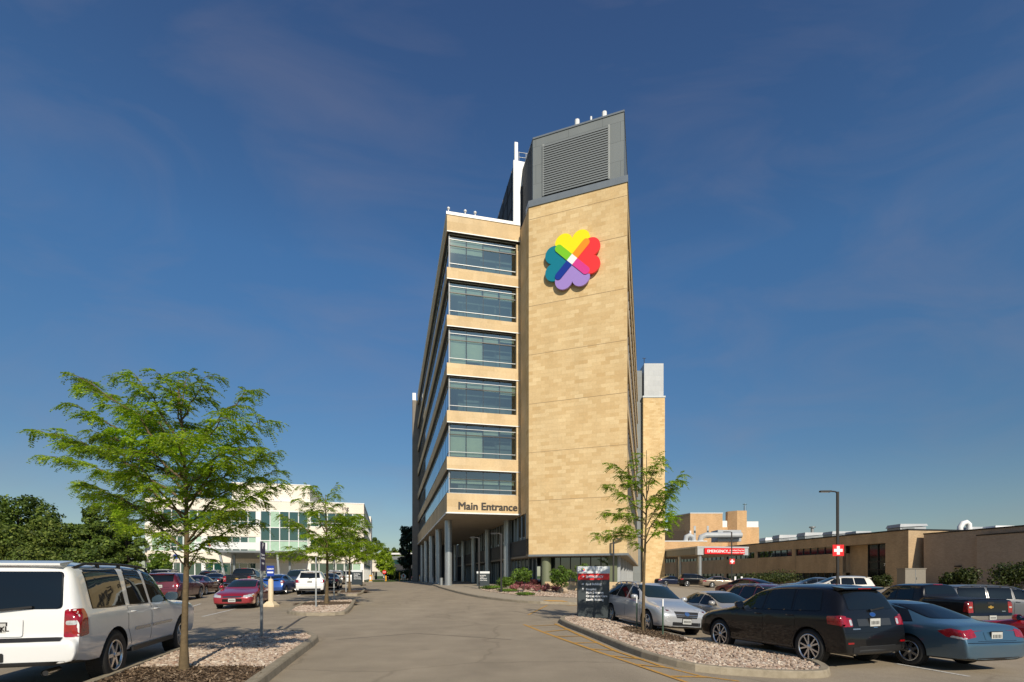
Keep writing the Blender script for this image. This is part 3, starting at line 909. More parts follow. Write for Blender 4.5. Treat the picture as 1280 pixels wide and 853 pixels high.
# glazed lobby behind the columns: spandrel, upper glass, lower glass
w0, w1 = TL + 0.0 * D2, TL + LEN * D2
for z0, z1, mt, inset, nm in ((3.5, 4.9, 'dark_panel', 0.0, 'spandrel'), (4.9, 7.15, 'glass_dark', 0.12, 'lobby_window'), (0.45, 3.5, 'glass_dark', 1.2, 'lobby_window')):
    a, b_ = w0 + inset * F2 + (1.6 if inset > 1 else 0.05) * D2, w1 + inset * F2
    mb = MB(); mb.face([(b_.x, b_.y, z0), (a.x, a.y, z0), (a.x, a.y, z1), (b_.x, b_.y, z1)])
    o = hb(mb, nm, mt)
    if mt == 'glass_dark':
        mb = MB()
        for k in range(34):
            q = a + (k * 1.4) * D2 - 0.03 * F2
            mb.beam((q.x, q.y, z0), (q.x, q.y, z1), 0.07, 0.09)
        hb(mb, 'frame', 'steel', o)
mb = MB(); a, b_ = PB + LEN * D2, PA + LEN * D2
mb.prism(P2(a + 2 * F2, b_, b_ + .4 * D2, a + 2 * F2 + .4 * D2), 0.3, 7.3); hb(mb, 'end_wall', 'dark_panel')
# end slab at the far corner
q = PA + (LEN + .1) * D2
mb = MB(); mb.prism(P2(q - 0.9 * F2, q + 3 * F2, q + 3 * F2 + 1.2 * D2, q - 0.9 * F2 + 1.2 * D2), 0.3, 33.2); hb(mb, 'end_slab', 'slab')
mb = MB(); mb.prism(P2(q - 0.9 * F2, q - .3 * F2, q - .3 * F2 + 0.6 * D2, q - 0.9 * F2 + 0.6 * D2), 33.2, 34.5); hb(mb, 'vent_stack', 'white_panel')
# security cameras on the parapet
for u in (0.15, 1.65, 2.55):
    c = PA + u * F2 + 0.05 * D2
    mb = MB(); mb.tube([(c.x, c.y, 34.1), (c.x, c.y, 34.35)], 0.04, 8); mb.tube([(c.x, c.y, 34.35), (c.x, c.y, 34.4), (c.x, c.y, 34.5), (c.x, c.y, 34.58)], [0.08, 0.14, 0.12, 0.03], 12)
    hb(mb, 'camera_dome', 'white_panel')

# tower: stone end wall, grey louvred top
TLEN = 50.0
mb = MB()
th = 0.9
mb.prism(P2(TR, TL, TL + th * D2, TR + th * E2), 3.45, 33.5); hb(mb, 'stone_tower_wall', 'stone')
for z in (8.13, 12.3, 16.5, 20.75, 24.95, 29.2, 32.45):
    a, b_ = TL + 0.0 * U2 + 0.004 * NT, TR + 0.004 * NT
    mb = MB(); mb.beam((a.x, a.y, z), (b_.x, b_.y, z), 0.012, 0.03); hb(mb, 'panel_joint', 'joint')
mb = MB(); mb.prism(P2(TL + th * D2, TL + 0.9 * U2 * -1 + th * D2, TL + LEN * D2 - .9 * U2, TL + LEN * D2), 7.2, 33.48); hb(mb, 'stone_side_wall', 'stone_plain')
mb = MB(); mb.prism(P2(TR + th * E2 + 0.55 * U2, TL + th * D2 - 1.0 * U2, TL + LEN * D2 - 1.0 * U2, TR + TLEN * E2 + .55 * U2), 3.46, 33.4); hb(mb, 'tower_core', 'room')
NE = V2(0.967, -0.254)
for z0, z1 in [(3.46, 8.1)] + [(b_[0], b_[1]) for b_ in bands[1:-1]] + [(32.1, 33.49)]:
    mb = MB(); mb.prism(P2(TR + th * E2, TR + th * E2 - 0.5 * NE, TR + TLEN * E2 - 0.5 * NE, TR + TLEN * E2), z0, z1); hb(mb, 'stone_band', 'stone_plain')
for i, (z0, z1) in enumerate(wins):
    if i == 0: z0 = 8.1
    a, b_ = TR + th * E2 - .42 * NE, TR + TLEN * E2 - .42 * NE
    mb = MB(); mb.face([(a.x, a.y, z0), (b_.x, b_.y, z0), (b_.x, b_.y, z1), (a.x, a.y, z1)]); rb = hb(mb, 'ribbon_window', 'glass_dark')
    mb = MB()
    for k in range(28):
        q = TR + (th + .3 + k * 1.75) * E2 - .2 * NE
        mb.beam((q.x, q.y, z0), (q.x, q.y, z1), 0.34, 0.06)
    hb(mb, 'fin', 'bronze', rb)
mb = MB(); mb.prism(P2(TR + .08 * NT + .08 * NE, TL + .08 * NT, TL + 1 * D2, TR + TLEN * E2), 33.5, 34.05); hb(mb, 'ledge', 'steel')
def tower_pt(u, v, d=0.0):
    """u from the left edge of the tower face (0) to the right (1)"""
    q = TL + (TR - TL) * u + d * NT
    return q
a, b_ = tower_pt(0.035, 0), tower_pt(0.965, 0)
ins = -0.25
a, b_ = a + ins * NT, b_ + ins * NT
mb = MB(); mb.prism(P2(b_, a, a + LEN * D2, b_ + TLEN * E2), 34.05, 39.5); hb(mb, 'penthouse', 'grey_panel')
mb = MB(); mb.prism(P2(b_ + .06 * NT + .06 * NE, a + .06 * NT, a + LEN * D2, b_ + TLEN * E2 + .06 * NE), 39.5, 39.64); hb(mb, 'coping', 'steel')
la, lb = a + (b_ - a) * 0.125, a + (b_ - a) * 0.845
mb = MB()
mb.face([(la.x + .012 * NT.x, la.y + .012 * NT.y, 34.3), (lb.x + .012 * NT.x, lb.y + .012 * NT.y, 34.3), (lb.x + .012 * NT.x, lb.y + .012 * NT.y, 38.72), (la.x + .012 * NT.x, la.y + .012 * NT.y, 38.72)], 1)
nl = 22
for k in range(nl):
    z = 34.35 + k * (4.35 / nl)
    o1, o2 = 0.02, 0.13
    p = [(la + o1 * NT, z + .03), (lb + o1 * NT, z + .03), (lb + o2 * NT, z), (la + o2 * NT, z)]
    mb.face([(q.x, q.y, zz) for q, zz in p][::-1], 0)
    p = [(la + (o2 - .02) * NT, z + .135), (lb + (o2 - .02) * NT, z + .135), (lb + o2 * NT, z - .005), (la + o2 * NT, z - .005)]
    mb.face([(q.x, q.y, zz) for q, zz in p][::-1], 0)
hb(mb, 'louvre', ['louvre', 'dark'])
mb = MB()
for q in (la, lb): mb.beam((q.x + .07 * NT.x, q.y + .07 * NT.y, 34.3), (q.x + .07 * NT.x, q.y + .07 * NT.y, 38.75), 0.08, 0.16)
hb(mb, 'louvre_frame', 'grey_panel')
mb = MB(); q = a + .05 * U2
mb.prism(P2(q + .3 * D2, a + .3 * D2, a + LEN * D2, q + LEN * D2), 34.06, 39.4); hb(mb, 'side_screen', 'dark_panel')
for u, wd, h in ((0.475, .42, .85), (0.63, .18, .78), (0.775, .42, .8)):
    q = a + (b_ - a) * u + 0.9 * -NT
    mb = MB(); mb.prism([(q.x + wd / 2 * math.cos(t * .785), q.y + wd / 2 * math.sin(t * .785)) for t in range(8)], 39.6, 39.6 + h + .35); hb(mb, 'antenna', 'white_panel')
q = a + (b_ - a) * .89 - .5 * NT
mb = MB(); mb.cyl(q.x, q.y, 39.6, 40.05, .07, 10); hb(mb, 'beacon', 'sign_red')
# plant room on the wing roof, white front and dark side
pa = V2(0.22, 47.9)
mb = MB(); mb.prism(P2(pa + .1 * D2, pa + 3.0 * F2 + .1 * D2, pa + 3 * F2 + 40 * D2, pa + 40 * D2), 34.0, 40.1); hb(mb, 'plant_room', 'dark_panel')
mb = MB()
def fpl(x, z): q = pa + x * F2; return (q.x, q.y, z)
out = [fpl(-.08, 34.1), fpl(.58, 34.1), fpl(.62, 37.9), fpl(1.28, 38.6), fpl(1.28, 40.3), fpl(-.08, 40.3)]
mb.face(out); mb.face([(p[0] + .25 * D2.x, p[1] + .25 * D2.y, p[2]) for p in out][::-1])
for i in range(6):
    p, q = out[i], out[(i + 1) % 6]
    mb.face([p, (p[0] + .25 * D2.x, p[1] + .25 * D2.y, p[2]), (q[0] + .25 * D2.x, q[1] + .25 * D2.y, q[2]), q])
hb(mb, 'plant_room_front', 'white_panel')
mb = MB()
q0, q1 = pa - .03 * F2 + .5 * D2, pa - .03 * F2 + 38 * D2
for z in (34.6, 36.6, 38.6): mb.beam((q0.x, q0.y, z), (q1.x, q1.y, z), .05, .06)
for k in range(20):
    q = pa - .03 * F2 + (1 + 1.9 * k) * D2; mb.beam((q.x, q.y, 34.1), (q.x, q.y, 40), .05, .06)
hb(mb, 'plant_room_rib', 'bronze')
q = pa + .06 * F2 + .1 * D2
mb = MB(); mb.prism(P2(q, q + .3 * F2, q + .3 * F2 + .3 * D2, q + .3 * D2), 40.3, 42.1); hb(mb, 'roof_stack', 'white_panel')
mb = MB()
q0, q1 = pa + .5 * F2 + .3 * D2, pa + 2.6 * F2 + .3 * D2
for z in (40.9, 41.35): mb.tube([(q0.x, q0.y, z), (q1.x, q1.y, z + .1)], .03, 6)
for k in range(4):
    q = q0 + (q1 - q0) * k / 3; mb.tube([(q.x, q.y, 40.1), (q.x, q.y, 41.4)], .03, 6)
hb(mb, 'guard_rail', 'galv')
# ground floor under the tower
mb = MB()
b1, b2 = TR + 1.6 * U2 - 2.0 * NT, TL - .6 * U2 - 1.6 * NT
mb.face([(b2.x, b2.y, .4), (b1.x, b1.y, .4), (b1.x, b1.y, 3.45), (b2.x, b2.y, 3.45)])
b3 = TR + 1.6 * U2 + TLEN * E2
mb.face([(b1.x, b1.y, .4), (b3.x, b3.y, .4), (b3.x, b3.y, 3.45), (b1.x, b1.y, 3.45)])
lob = hb(mb, 'lobby_window', 'glass_dark')
mb = MB()
for k in range(8):
    q = b2 + (b1 - b2) * k / 7; mb.beam((q.x, q.y, .4), (q.x, q.y, 3.45), .08, .08)
hb(mb, 'frame', 'bronze', lob)
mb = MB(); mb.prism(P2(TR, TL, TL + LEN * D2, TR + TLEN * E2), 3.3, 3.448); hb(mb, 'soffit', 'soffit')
mb = MB(); a_, c_ = TL + .05 * NT, TR + .05 * NT
mb.beam((a_.x, a_.y, 3.4), (c_.x, c_.y, 3.4), .12, .17); c2 = TR + TLEN * E2 + .05 * NE; c1 = TR + .05 * NE
mb.beam((c1.x, c1.y, 3.4), (c2.x, c2.y, 3.4), .12, .17); hb(mb, 'edge_trim', 'steel')
for q in (TL - 1.35 * U2 - .75 * NT, ):
    mb = MB(); mb.cyl(q.x, q.y, .4, 3.4, .42, 28); hb(mb, 'column', 'olive')
q = TR + .95 * U2 - .9 * NT
mb = MB(); mb.prism(P2(q, q + .75 * U2, q + .75 * U2 - .5 * NT, q - .5 * NT), .4, 3.38); hb(mb, 'column', 'olive')
for k in range(7):
    q = TR + (1.2 + 6.5 * k) * E2 - .6 * NE
    mb = MB(); mb.prism(P2(q, q + .5 * U2, q + .5 * U2 + .5 * E2, q + .5 * E2), .2, 3.4); hb(mb, 'column', 'light_panel')
mb = MB(); a_, c_ = TL - 1.6 * U2 + .5 * NT, TR + .1 * U2 + .5 * NT
mb.prism(P2(a_, c_, c_ - .35 * NT, a_ - .35 * NT), .2, 1.15); mb.prism(P2(c_, c_ + 7 * E2, c_ + 7 * E2 + .35 * U2, c_ + .35 * U2 + .01 * E2), .1, 1.0); hb(mb, 'low_wall', 'stone_plain')
# second tower at the far end
mb = MB(); mb.box(23.3, 27.15, 91.5, 104, .2, 33.3); hb(mb, 'far_stone_tower', 'stone')
mb = MB(); mb.box(23.55, 27.0, 91.8, 103, 33.3, 39.5); hb(mb, 'far_penthouse', 'light_panel')
mb = MB(); mb.box(23.2, 27.25, 91.4, 104.1, 33.3, 33.6); hb(mb, 'ledge', 'steel')
mb = MB(); mb.box(21.3, 23.3, 92.3, 102, .2, 38.4); hb(mb, 'link_wall', 'grey_panel')
mb = MB(); mb.tube([(23.6, 92, 39.5), (23.6, 92, 40.5)], .06, 8); mb.tube([(23.3, 92, 40.5), (23.9, 92, 40.5)], .05, 8); hb(mb, 'antenna', 'bronze')

# signs on the hospital
cq = TL + (TR - TL) * 0.468 + .10 * NT
def frz(d): return math.atan2(d.y, d.x)
sgn = thing('clover_sign', 'large rainbow four heart clover emblem high on the stone tower', 'sign', (cq.x, cq.y, 28.0), frz(-U2))
clover(0, 0, 2.34, -.22, sgn, 0.05, 0.16)
mb = MB(); mb.box(-1.2, 1.2, -.06, .08, -1.2, 1.2); mb.build('mounting_frame', 'bronze', sgn)
q = PA + .98 * F2 - 0.04 * D2
mes = thing('main_entrance_sign', 'dark metal letters over the columned porch reading Main Entrance', 'sign', (q.x, q.y, 7.62), frz(F2))
lettering('lettering', 'Main Entrance', .95, 0, 0, 0, 'letter_dark', mes, extrude=.04, spacing=1.0, heavy=.028)

# ------------------------------------------------------------------ vehicles
def paint(name, c, metal=0.0, rough=0.28):
    m, nt, b = newmat('car_paint_' + name)
    b.inputs['Base Color'].default_value = (*c, 1)
    b.inputs['Metallic'].default_value = metal
    b.inputs['Roughness'].default_value = rough
    b.inputs['Coat Weight'].default_value = 1.0
    b.inputs['Coat Roughness'].default_value = 0.03
    b.inputs['Specular IOR Level'].default_value = 0.15 if sum(c) < .05 else 0.5
    b.inputs['Coat IOR'].default_value = 1.38 if sum(c) < .05 else 1.5
    # a thin film of road dust low on the body
    geo = N(nt, 'ShaderNodeTexCoord')
    sp = N(nt, 'ShaderNodeSeparateXYZ')
    nt.links.new(geo.outputs['Object'], sp.inputs[0])
    no = N(nt, 'ShaderNodeTexNoise', i_Scale=3.0, i_Detail=6.0)
    nt.links.new(geo.outputs['Object'], no.inputs['Vector'])
    mr = N(nt, 'ShaderNodeMapRange', i_From_Min=0.75, i_From_Max=0.2, i_To_Min=0.0, i_To_Max=0.03 if sum(c) < .05 else (0.1 if sum(c) < .3 else 0.3))
    nt.links.new(sp.outputs['Z'], mr.inputs['Value'])
    ml = N(nt, 'ShaderNodeMath', operation='MULTIPLY')
    nt.links.new(mr.outputs[0], ml.inputs[0]); nt.links.new(no.outputs['Fac'], ml.inputs[1])
    nt.links.new(mixc(nt, ml.outputs[0], c, (0.20, 0.17, 0.13)), b.inputs['Base Color'])
    return m
PT = {'white': paint('white', (0.74, 0.74, 0.73)), 'silver': paint('silver', (0.52, 0.53, 0.54), 0.35, 0.32), 'black': paint('black', (0.006, 0.006, 0.007)),
      'blue': paint('steel_blue', (0.055, 0.125, 0.19), 0.45, 0.3), 'red': paint('deep_red', (0.30, 0.008, 0.022), 0.2), 'maroon': paint('maroon', (0.11, 0.008, 0.014), 0.2),
      'bright_blue': paint('bright_blue', (0.01, 0.07, 0.30), 0.4), 'tan': paint('tan', (0.26, 0.21, 0.16), 0.4, 0.32), 'dark_grey': paint('dark_grey', (0.05, 0.055, 0.06), 0.5),
      'navy': paint('navy', (0.012, 0.02, 0.05), 0.3), 'warm_silver': paint('warm_silver', (0.42, 0.40, 0.37), 0.35, 0.32), 'blue_grey': paint('blue_grey', (0.11, 0.13, 0.155), 0.4, 0.3),
      'shaded_silver': paint('shaded_silver', (0.085, 0.095, 0.11), 0.0, 0.5), 'scarlet': paint('scarlet', (0.42, 0.006, 0.012), 0.1), 'off_white': paint('off_white', (0.76, 0.72, 0.64))}  # minivan paint: silver with the shade put into its colour
PAINT = PT['white']
PAINTSET = {m.name for m in PT.values()}
M['car_black'] = simple('black_trim_plastic', (0.012, 0.012, 0.013), 0.5, var=0.1)
M['gloss_black'] = simple('gloss_black_trim', (0.006, 0.006, 0.006), 0.15)
M['car_glass'] = glass_mat('dark_car_glass', (0.006, 0.008, 0.009), 0.045)
M['shield'] = glass_mat('windscreen_glass', (0.012, 0.022, 0.021), 0.07)
M['gloss_grey'] = simple('gloss_dark_grey', (0.035, 0.037, 0.04), 0.25)
M['tyre'] = simple('tyre_rubber', (0.017, 0.0165, 0.016), 0.8, var=0.2, vscale=12)
M['rim_dark'] = simple('wheel_well', (0.008, 0.008, 0.008), 0.8)
M['lamp_red'] = simple('tail_lamp_red', (0.27, 0.003, 0.006), 0.12, coat=1.0, var=0.45, vscale=14)
M['lamp_dark_red'] = simple('tail_lamp_dark', (0.10, 0.002, 0.004), 0.1, coat=1.0)
M['lamp_clear'] = simple('lamp_clear', (0.55, 0.56, 0.57), 0.12, 0.3, coat=1.0, var=0.5, vscale=16)
M['lamp_amber'] = simple('lamp_amber', (0.65, 0.20, 0.01), 0.15, coat=1.0)
M['plate'] = simple('plate_white', (0.5, 0.5, 0.47), 0.5, var=0.12, vscale=60)
M['plate_frame'] = simple('plate_frame', (0.02, 0.02, 0.02), 0.4)
M['gold'] = simple('gold_emblem', (0.70, 0.42, 0.10), 0.3, 0.7)
M['emblem_blue'] = simple('blue_oval', (0.01, 0.05, 0.22), 0.2, coat=1)

def chain_round(poly, r=0.25):
    q = []
    n = len(poly)
    for i in range(n):
        a, p, b = Vector(poly[i - 1]), Vector(poly[i]), Vector(poly[(i + 1) % n])
        la, lb = (a - p).length, (b - p).length
        d = min(r, la * .45, lb * .45)
        if d < 0.004: q.append(tuple(p)); continue
        u, v = p + (a - p).normalized() * d, p + (b - p).normalized() * d
        for t in (0, .33, .67, 1):
            q.append(tuple(u * (1 - t) ** 2 + p * 2 * t * (1 - t) + v * t * t))
    return q

class Car:
    def __init__(s, stations, wheels, tyre_r, rim_r, tyre_w=0.23, sub=2, arch=1.13):
        s.st = stations
        s.L = stations[-1][0]
        s.wheels, s.R, s.rim_r, s.tw = wheels, tyre_r, rim_r, tyre_w
        ringv = []
        zb0 = min(t[5] for t in stations)
        bm = bmesh.new()
        rings = []
        for (q, zt, zsh, wt, ws, zb) in stations:
            h = zt - zsh
            cr = min(0.10, h * 0.35)
            half = [(0, zb), (.72 * ws, zb), (.95 * ws, zb + .05), (ws, zb + .45 * (zsh - zb)), (.992 * ws, zsh - .05), (.955 * ws, zsh + min(.03, h * .3)), (wt, zt - cr), (.62 * wt, zt - .2 * cr), (0, zt)]
            pts = half + [(-y, z) for y, z in half[7:0:-1]]
            rings.append([bm.verts.new((s.X(q), y, z)) for y, z in pts])
        n = len(rings[0])
        for a, b in zip(rings, rings[1:]):
            for i in range(n):
                bm.faces.new((a[i], a[(i + 1) % n], b[(i + 1) % n], b[i]))
        # ends closed with a strip of quads from side to side
        for rr, flip in ((rings[0], False), (rings[-1], True)):
            for i in range(0, 8):
                j = n - i
                f = [rr[i], rr[i + 1], rr[(j - 1) % n], rr[j % n]]
                f = list(dict.fromkeys(f))
                if len(f) >= 3: bm.faces.new(f if flip else f[::-1])
        cl = bm.edges.layers.float.new('crease_edge')
        for a in rings:
            for i in (4, n - 4):
                e = None
        for a, b in zip(rings, rings[1:]):
            for i in (4, n - 4, 2, n - 2, 6, n - 6):
                e = bm.edges.get((a[i], b[i]))
                if e: e[cl] = 0.35 if i in (6, n - 6) else 0.45
        bmesh.ops.recalc_face_normals(bm, faces=bm.faces[:])
        me = bpy.data.meshes.new('body')
        bm.to_mesh(me); bm.free()
        me.materials.append(PAINT); me.materials.append(M['car_black'])
        for p in me.polygons: p.use_smooth = True
        o = bpy.data.objects.new('body', me)
        md = o.modifiers.new('s', 'SUBSURF'); md.levels = sub; md.render_levels = sub
        me2 = bake(o, None)
        for p in me2.polygons:
            if p.normal.z < -0.6: p.material_index = 1
        # plain body (before the wheel arches are cut) to lay trim on
        s.bvh = BVHTree.FromPolygons([v.co.copy() for v in me2.vertices], [tuple(p.vertices) for p in me2.polygons])
        mb = MB()
        maxw = max(t[4] for t in stations)
        for q in wheels:
            for sd in (1, -1):
                pts = []
                ra = tyre_r * arch
                for k in range(28):
                    t = 2 * math.pi * k / 28
                    pts.append((s.X(q) + ra * math.cos(t), tyre_r + 0.01 + ra * math.sin(t)))
                y0, y1 = sd * (maxw - 0.42), sd * (maxw + 0.3)
                vs = [(x, y0, z) for x, z in pts] + [(x, y1, z) for x, z in pts]
                k = len(pts)
                fs = [(i, (i + 1) % k, k + (i + 1) % k, k + i) for i in range(k)] + [tuple(range(k))[::-1], tuple(range(k, 2 * k))]
                if sd < 0: fs = [f[::-1] for f in fs]
                mb.add(vs, [f[::-1] for f in fs] if True else fs, 1)
        cm = mb.mesh('cut', uv=False)
        b2 = bmesh.new(); b2.from_mesh(cm); bmesh.ops.recalc_face_normals(b2, faces=b2.faces[:]); b2.to_mesh(cm); b2.free()
        cm.materials.append(PAINT); cm.materials.append(M['car_black'])
        co = bpy.data.objects.new('cut', cm); col.objects.link(co)
        o = bpy.data.objects.new('body', me2)
        md = o.modifiers.new('b', 'BOOLEAN'); md.operation = 'DIFFERENCE'; md.object = co; md.solver = 'EXACT'
        s.body = bake(o, None)
        bpy.data.objects.remove(co)
        s.body.set_sharp_from_angle(angle=R(38))
        s.halfw = maxw
    def X(s, q): return s.L / 2 - q
    def at(s, q, k):
        st = s.st
        if q <= st[0][0]: return st[0][k]
        for a, b in zip(st, st[1:]):
            if q <= b[0]: return a[k] + (b[k] - a[k]) * (q - a[0]) / (b[0] - a[0])
        return st[-1][k]
    def patch(s, mb, poly, mode, off, mi=0, step=0.09):
        """lay an outline on the body. modes: L/R sides (q from the nose, z), F/B ends (y, z), T from above (q, y)"""
        bm = bmesh.new()
        try: bm.faces.new([bm.verts.new((p[0], p[1], 0)) for p in poly])
        except ValueError: return
        bmesh.ops.triangulate(bm, faces=bm.faces[:])
        for ax in (0, 1):
            lo, hi = min(p[ax] for p in poly), max(p[ax] for p in poly)
            v = lo + step
            while v < hi - 0.01:
                c = [0, 0, 0]; nn = [0, 0, 0]; c[ax] = v; nn[ax] = 1
                bmesh.ops.bisect_plane(bm, geom=bm.verts[:] + bm.edges[:] + bm.faces[:], plane_co=c, plane_no=nn)
                v += step
        vs = []
        bm.verts.index_update()
        for v in bm.verts:
            a, b = v.co.x, v.co.y
            if mode == 'L': o, d = Vector((s.X(a), 3, b)), Vector((0, -1, 0))
            elif mode == 'R': o, d = Vector((s.X(a), -3, b)), Vector((0, 1, 0))
            elif mode == 'F': o, d = Vector((6, a, b)), Vector((-1, 0, 0))
            elif mode == 'B': o, d = Vector((-6, a, b)), Vector((1, 0, 0))
            else: o, d = Vector((s.X(a), b, 6)), Vector((0, 0, -1))
            h = s.bvh.ray_cast(o, d)
            if h[0] is None:
                tgt = {'L': Vector((s.X(a), s.halfw, b)), 'R': Vector((s.X(a), -s.halfw, b)), 'F': Vector((s.L / 2, a, b)), 'B': Vector((-s.L / 2, a, b))}.get(mode, Vector((s.X(a), b, 1)))
                h = s.bvh.find_nearest(tgt)
            nrm = h[1] if h[1].dot(d) < 0 else -h[1]
            vs.append(h[0] + nrm * off)
        fs = [[v.index for v in f.verts] for f in bm.faces]
        bm.free()
        want = {'L': Vector((0, 1, 0)), 'R': Vector((0, -1, 0)), 'F': Vector((1, 0, 0)), 'B': Vector((-1, 0, 0)), 'T': Vector((0, 0, 1))}[mode]
        out = []
        for f in fs:
            nn = (vs[f[1]] - vs[f[0]]).cross(vs[f[2]] - vs[f[0]])
            out.append(f if nn.dot(want) >= 0 else f[::-1])
        mb.add(vs, out, mi, True)
    def hit(s, a, b, mode):
        if mode in 'LR':
            sg = 1 if mode == 'L' else -1
            h = s.bvh.ray_cast(Vector((s.X(a), 3 * sg, b)), Vector((0, -sg, 0)))
        elif mode in 'FB':
            sg = 1 if mode == 'F' else -1
            h = s.bvh.ray_cast(Vector((6 * sg, a, b)), Vector((-sg, 0, 0)))
        else:
            h = s.bvh.ray_cast(Vector((s.X(a), b, 6)), Vector((0, 0, -1)))
        return (h[0], h[1]) if h[0] is not None else (Vector((s.X(a), 0, 1)), Vector((0, 0, 1)))

def wheel_meshes(R_, rr, w, nsp, sw, split=False, dark=False):
    prof = [(rr, -w * .42), (rr + .02, -w * .47), (R_ - .045, -w * .5), (R_ - .012, -w * .42), (R_, -w * .25), (R_, w * .25), (R_ - .012, w * .42), (R_ - .045, w * .5), (rr + .02, w * .47), (rr, w * .42)]
    n = 36
    mb = MB()
    vs = [(r * math.cos(2 * math.pi * k / n), y, r * math.sin(2 * math.pi * k / n)) for r, y in prof for k in range(n)]
    mb.add(vs, [(i * n + k, i * n + (k + 1) % n, (i + 1) * n + (k + 1) % n, (i + 1) * n + k) for i in range(len(prof) - 1) for k in range(n)], 0, True)
    for k in range(64):   # tread blocks
        t = 2 * math.pi * k / 64
        c, sn = math.cos(t), math.sin(t)
        for y0, y1 in ((-w * .4, -w * .06), (w * .06, w * .4)):
            mb.beam((R_ * c, y0, R_ * sn), (R_ * c, y1, R_ * sn), 0.022, 0.01, 0, up=(c, 0, sn))
    ty = mb.mesh('wheel', uv=False); ty.materials.append(M['tyre'])
    mb = MB()
    # barrel, lip and spokes on the outer side (y > 0)
    def lathe(prof, mi):
        vs = [(r * math.cos(2 * math.pi * k / n), y, r * math.sin(2 * math.pi * k / n)) for r, y in prof for k in range(n)]
        mb.add(vs, [(i * n + k, (i + 1) * n + k, (i + 1) * n + (k + 1) % n, i * n + (k + 1) % n) for i in range(len(prof) - 1) for k in range(n)], mi, True)
    lathe([(0.0, w * .02), (rr * .9, w * .0), (rr * .94, w * .38)], 1)
    lathe([(rr * .92, w * .36), (rr * .94, w * .46), (rr * 1.0, w * .48), (rr * 1.04, w * .45)], 0)
    lathe([(0.001, w * .47), (rr * .16, w * .46), (rr * .24, w * .38), (rr * .27, w * .2)], 0)
    for k in range(nsp):
        t0 = 2 * math.pi * k / nsp
        for dt in ((-0.2, 0.2) if split else (0,)):
            a0, a1 = t0 + dt * .5, t0 + dt * 1.25
            h0, h1 = sw * .55, sw * .5
            p0, p1 = rr * .18, rr * .96
            vs = []
            for p, a, h, yy in ((p0, a0, h0, .42), (p1, a1, h1, .40)):
                c, sn = math.cos(a), math.sin(a)
                for q in (-h, h):
                    vs.append((p * c - q * sn, w * yy, p * sn + q * c))
                for q in (h * 1.25, -h * 1.25):
                    vs.append((p * c - q * sn, w * (yy - .16), p * sn + q * c))
            mb.add(vs, [(0, 4, 5, 1), (1, 5, 6, 2), (3, 7, 4, 0), (2, 6, 7, 3)], 0)
    ri = mb.mesh('rim', uv=False); ri.materials.append(M['alloy']); ri.materials.append(M['rim_dark'])
    return ty, ri

def bowtie(x, z, s): return [(x - 1.0 * s, z - .3 * s), (x - .9 * s, z + .18 * s), (x - .36 * s, z + .18 * s), (x - .30 * s, z + .42 * s), (x + .42 * s, z + .42 * s), (x + .36 * s, z + .18 * s), (x + 1.0 * s, z + .18 * s), (x + .9 * s, z - .3 * s), (x + .34 * s, z - .3 * s), (x + .28 * s, z - .52 * s), (x - .42 * s, z - .52 * s), (x - .36 * s, z - .3 * s)]

def ell(x, z, a, b, n=20): return [(x + a * math.cos(2 * math.pi * k / n), z + b * math.sin(2 * math.pi * k / n)) for k in range(n)]

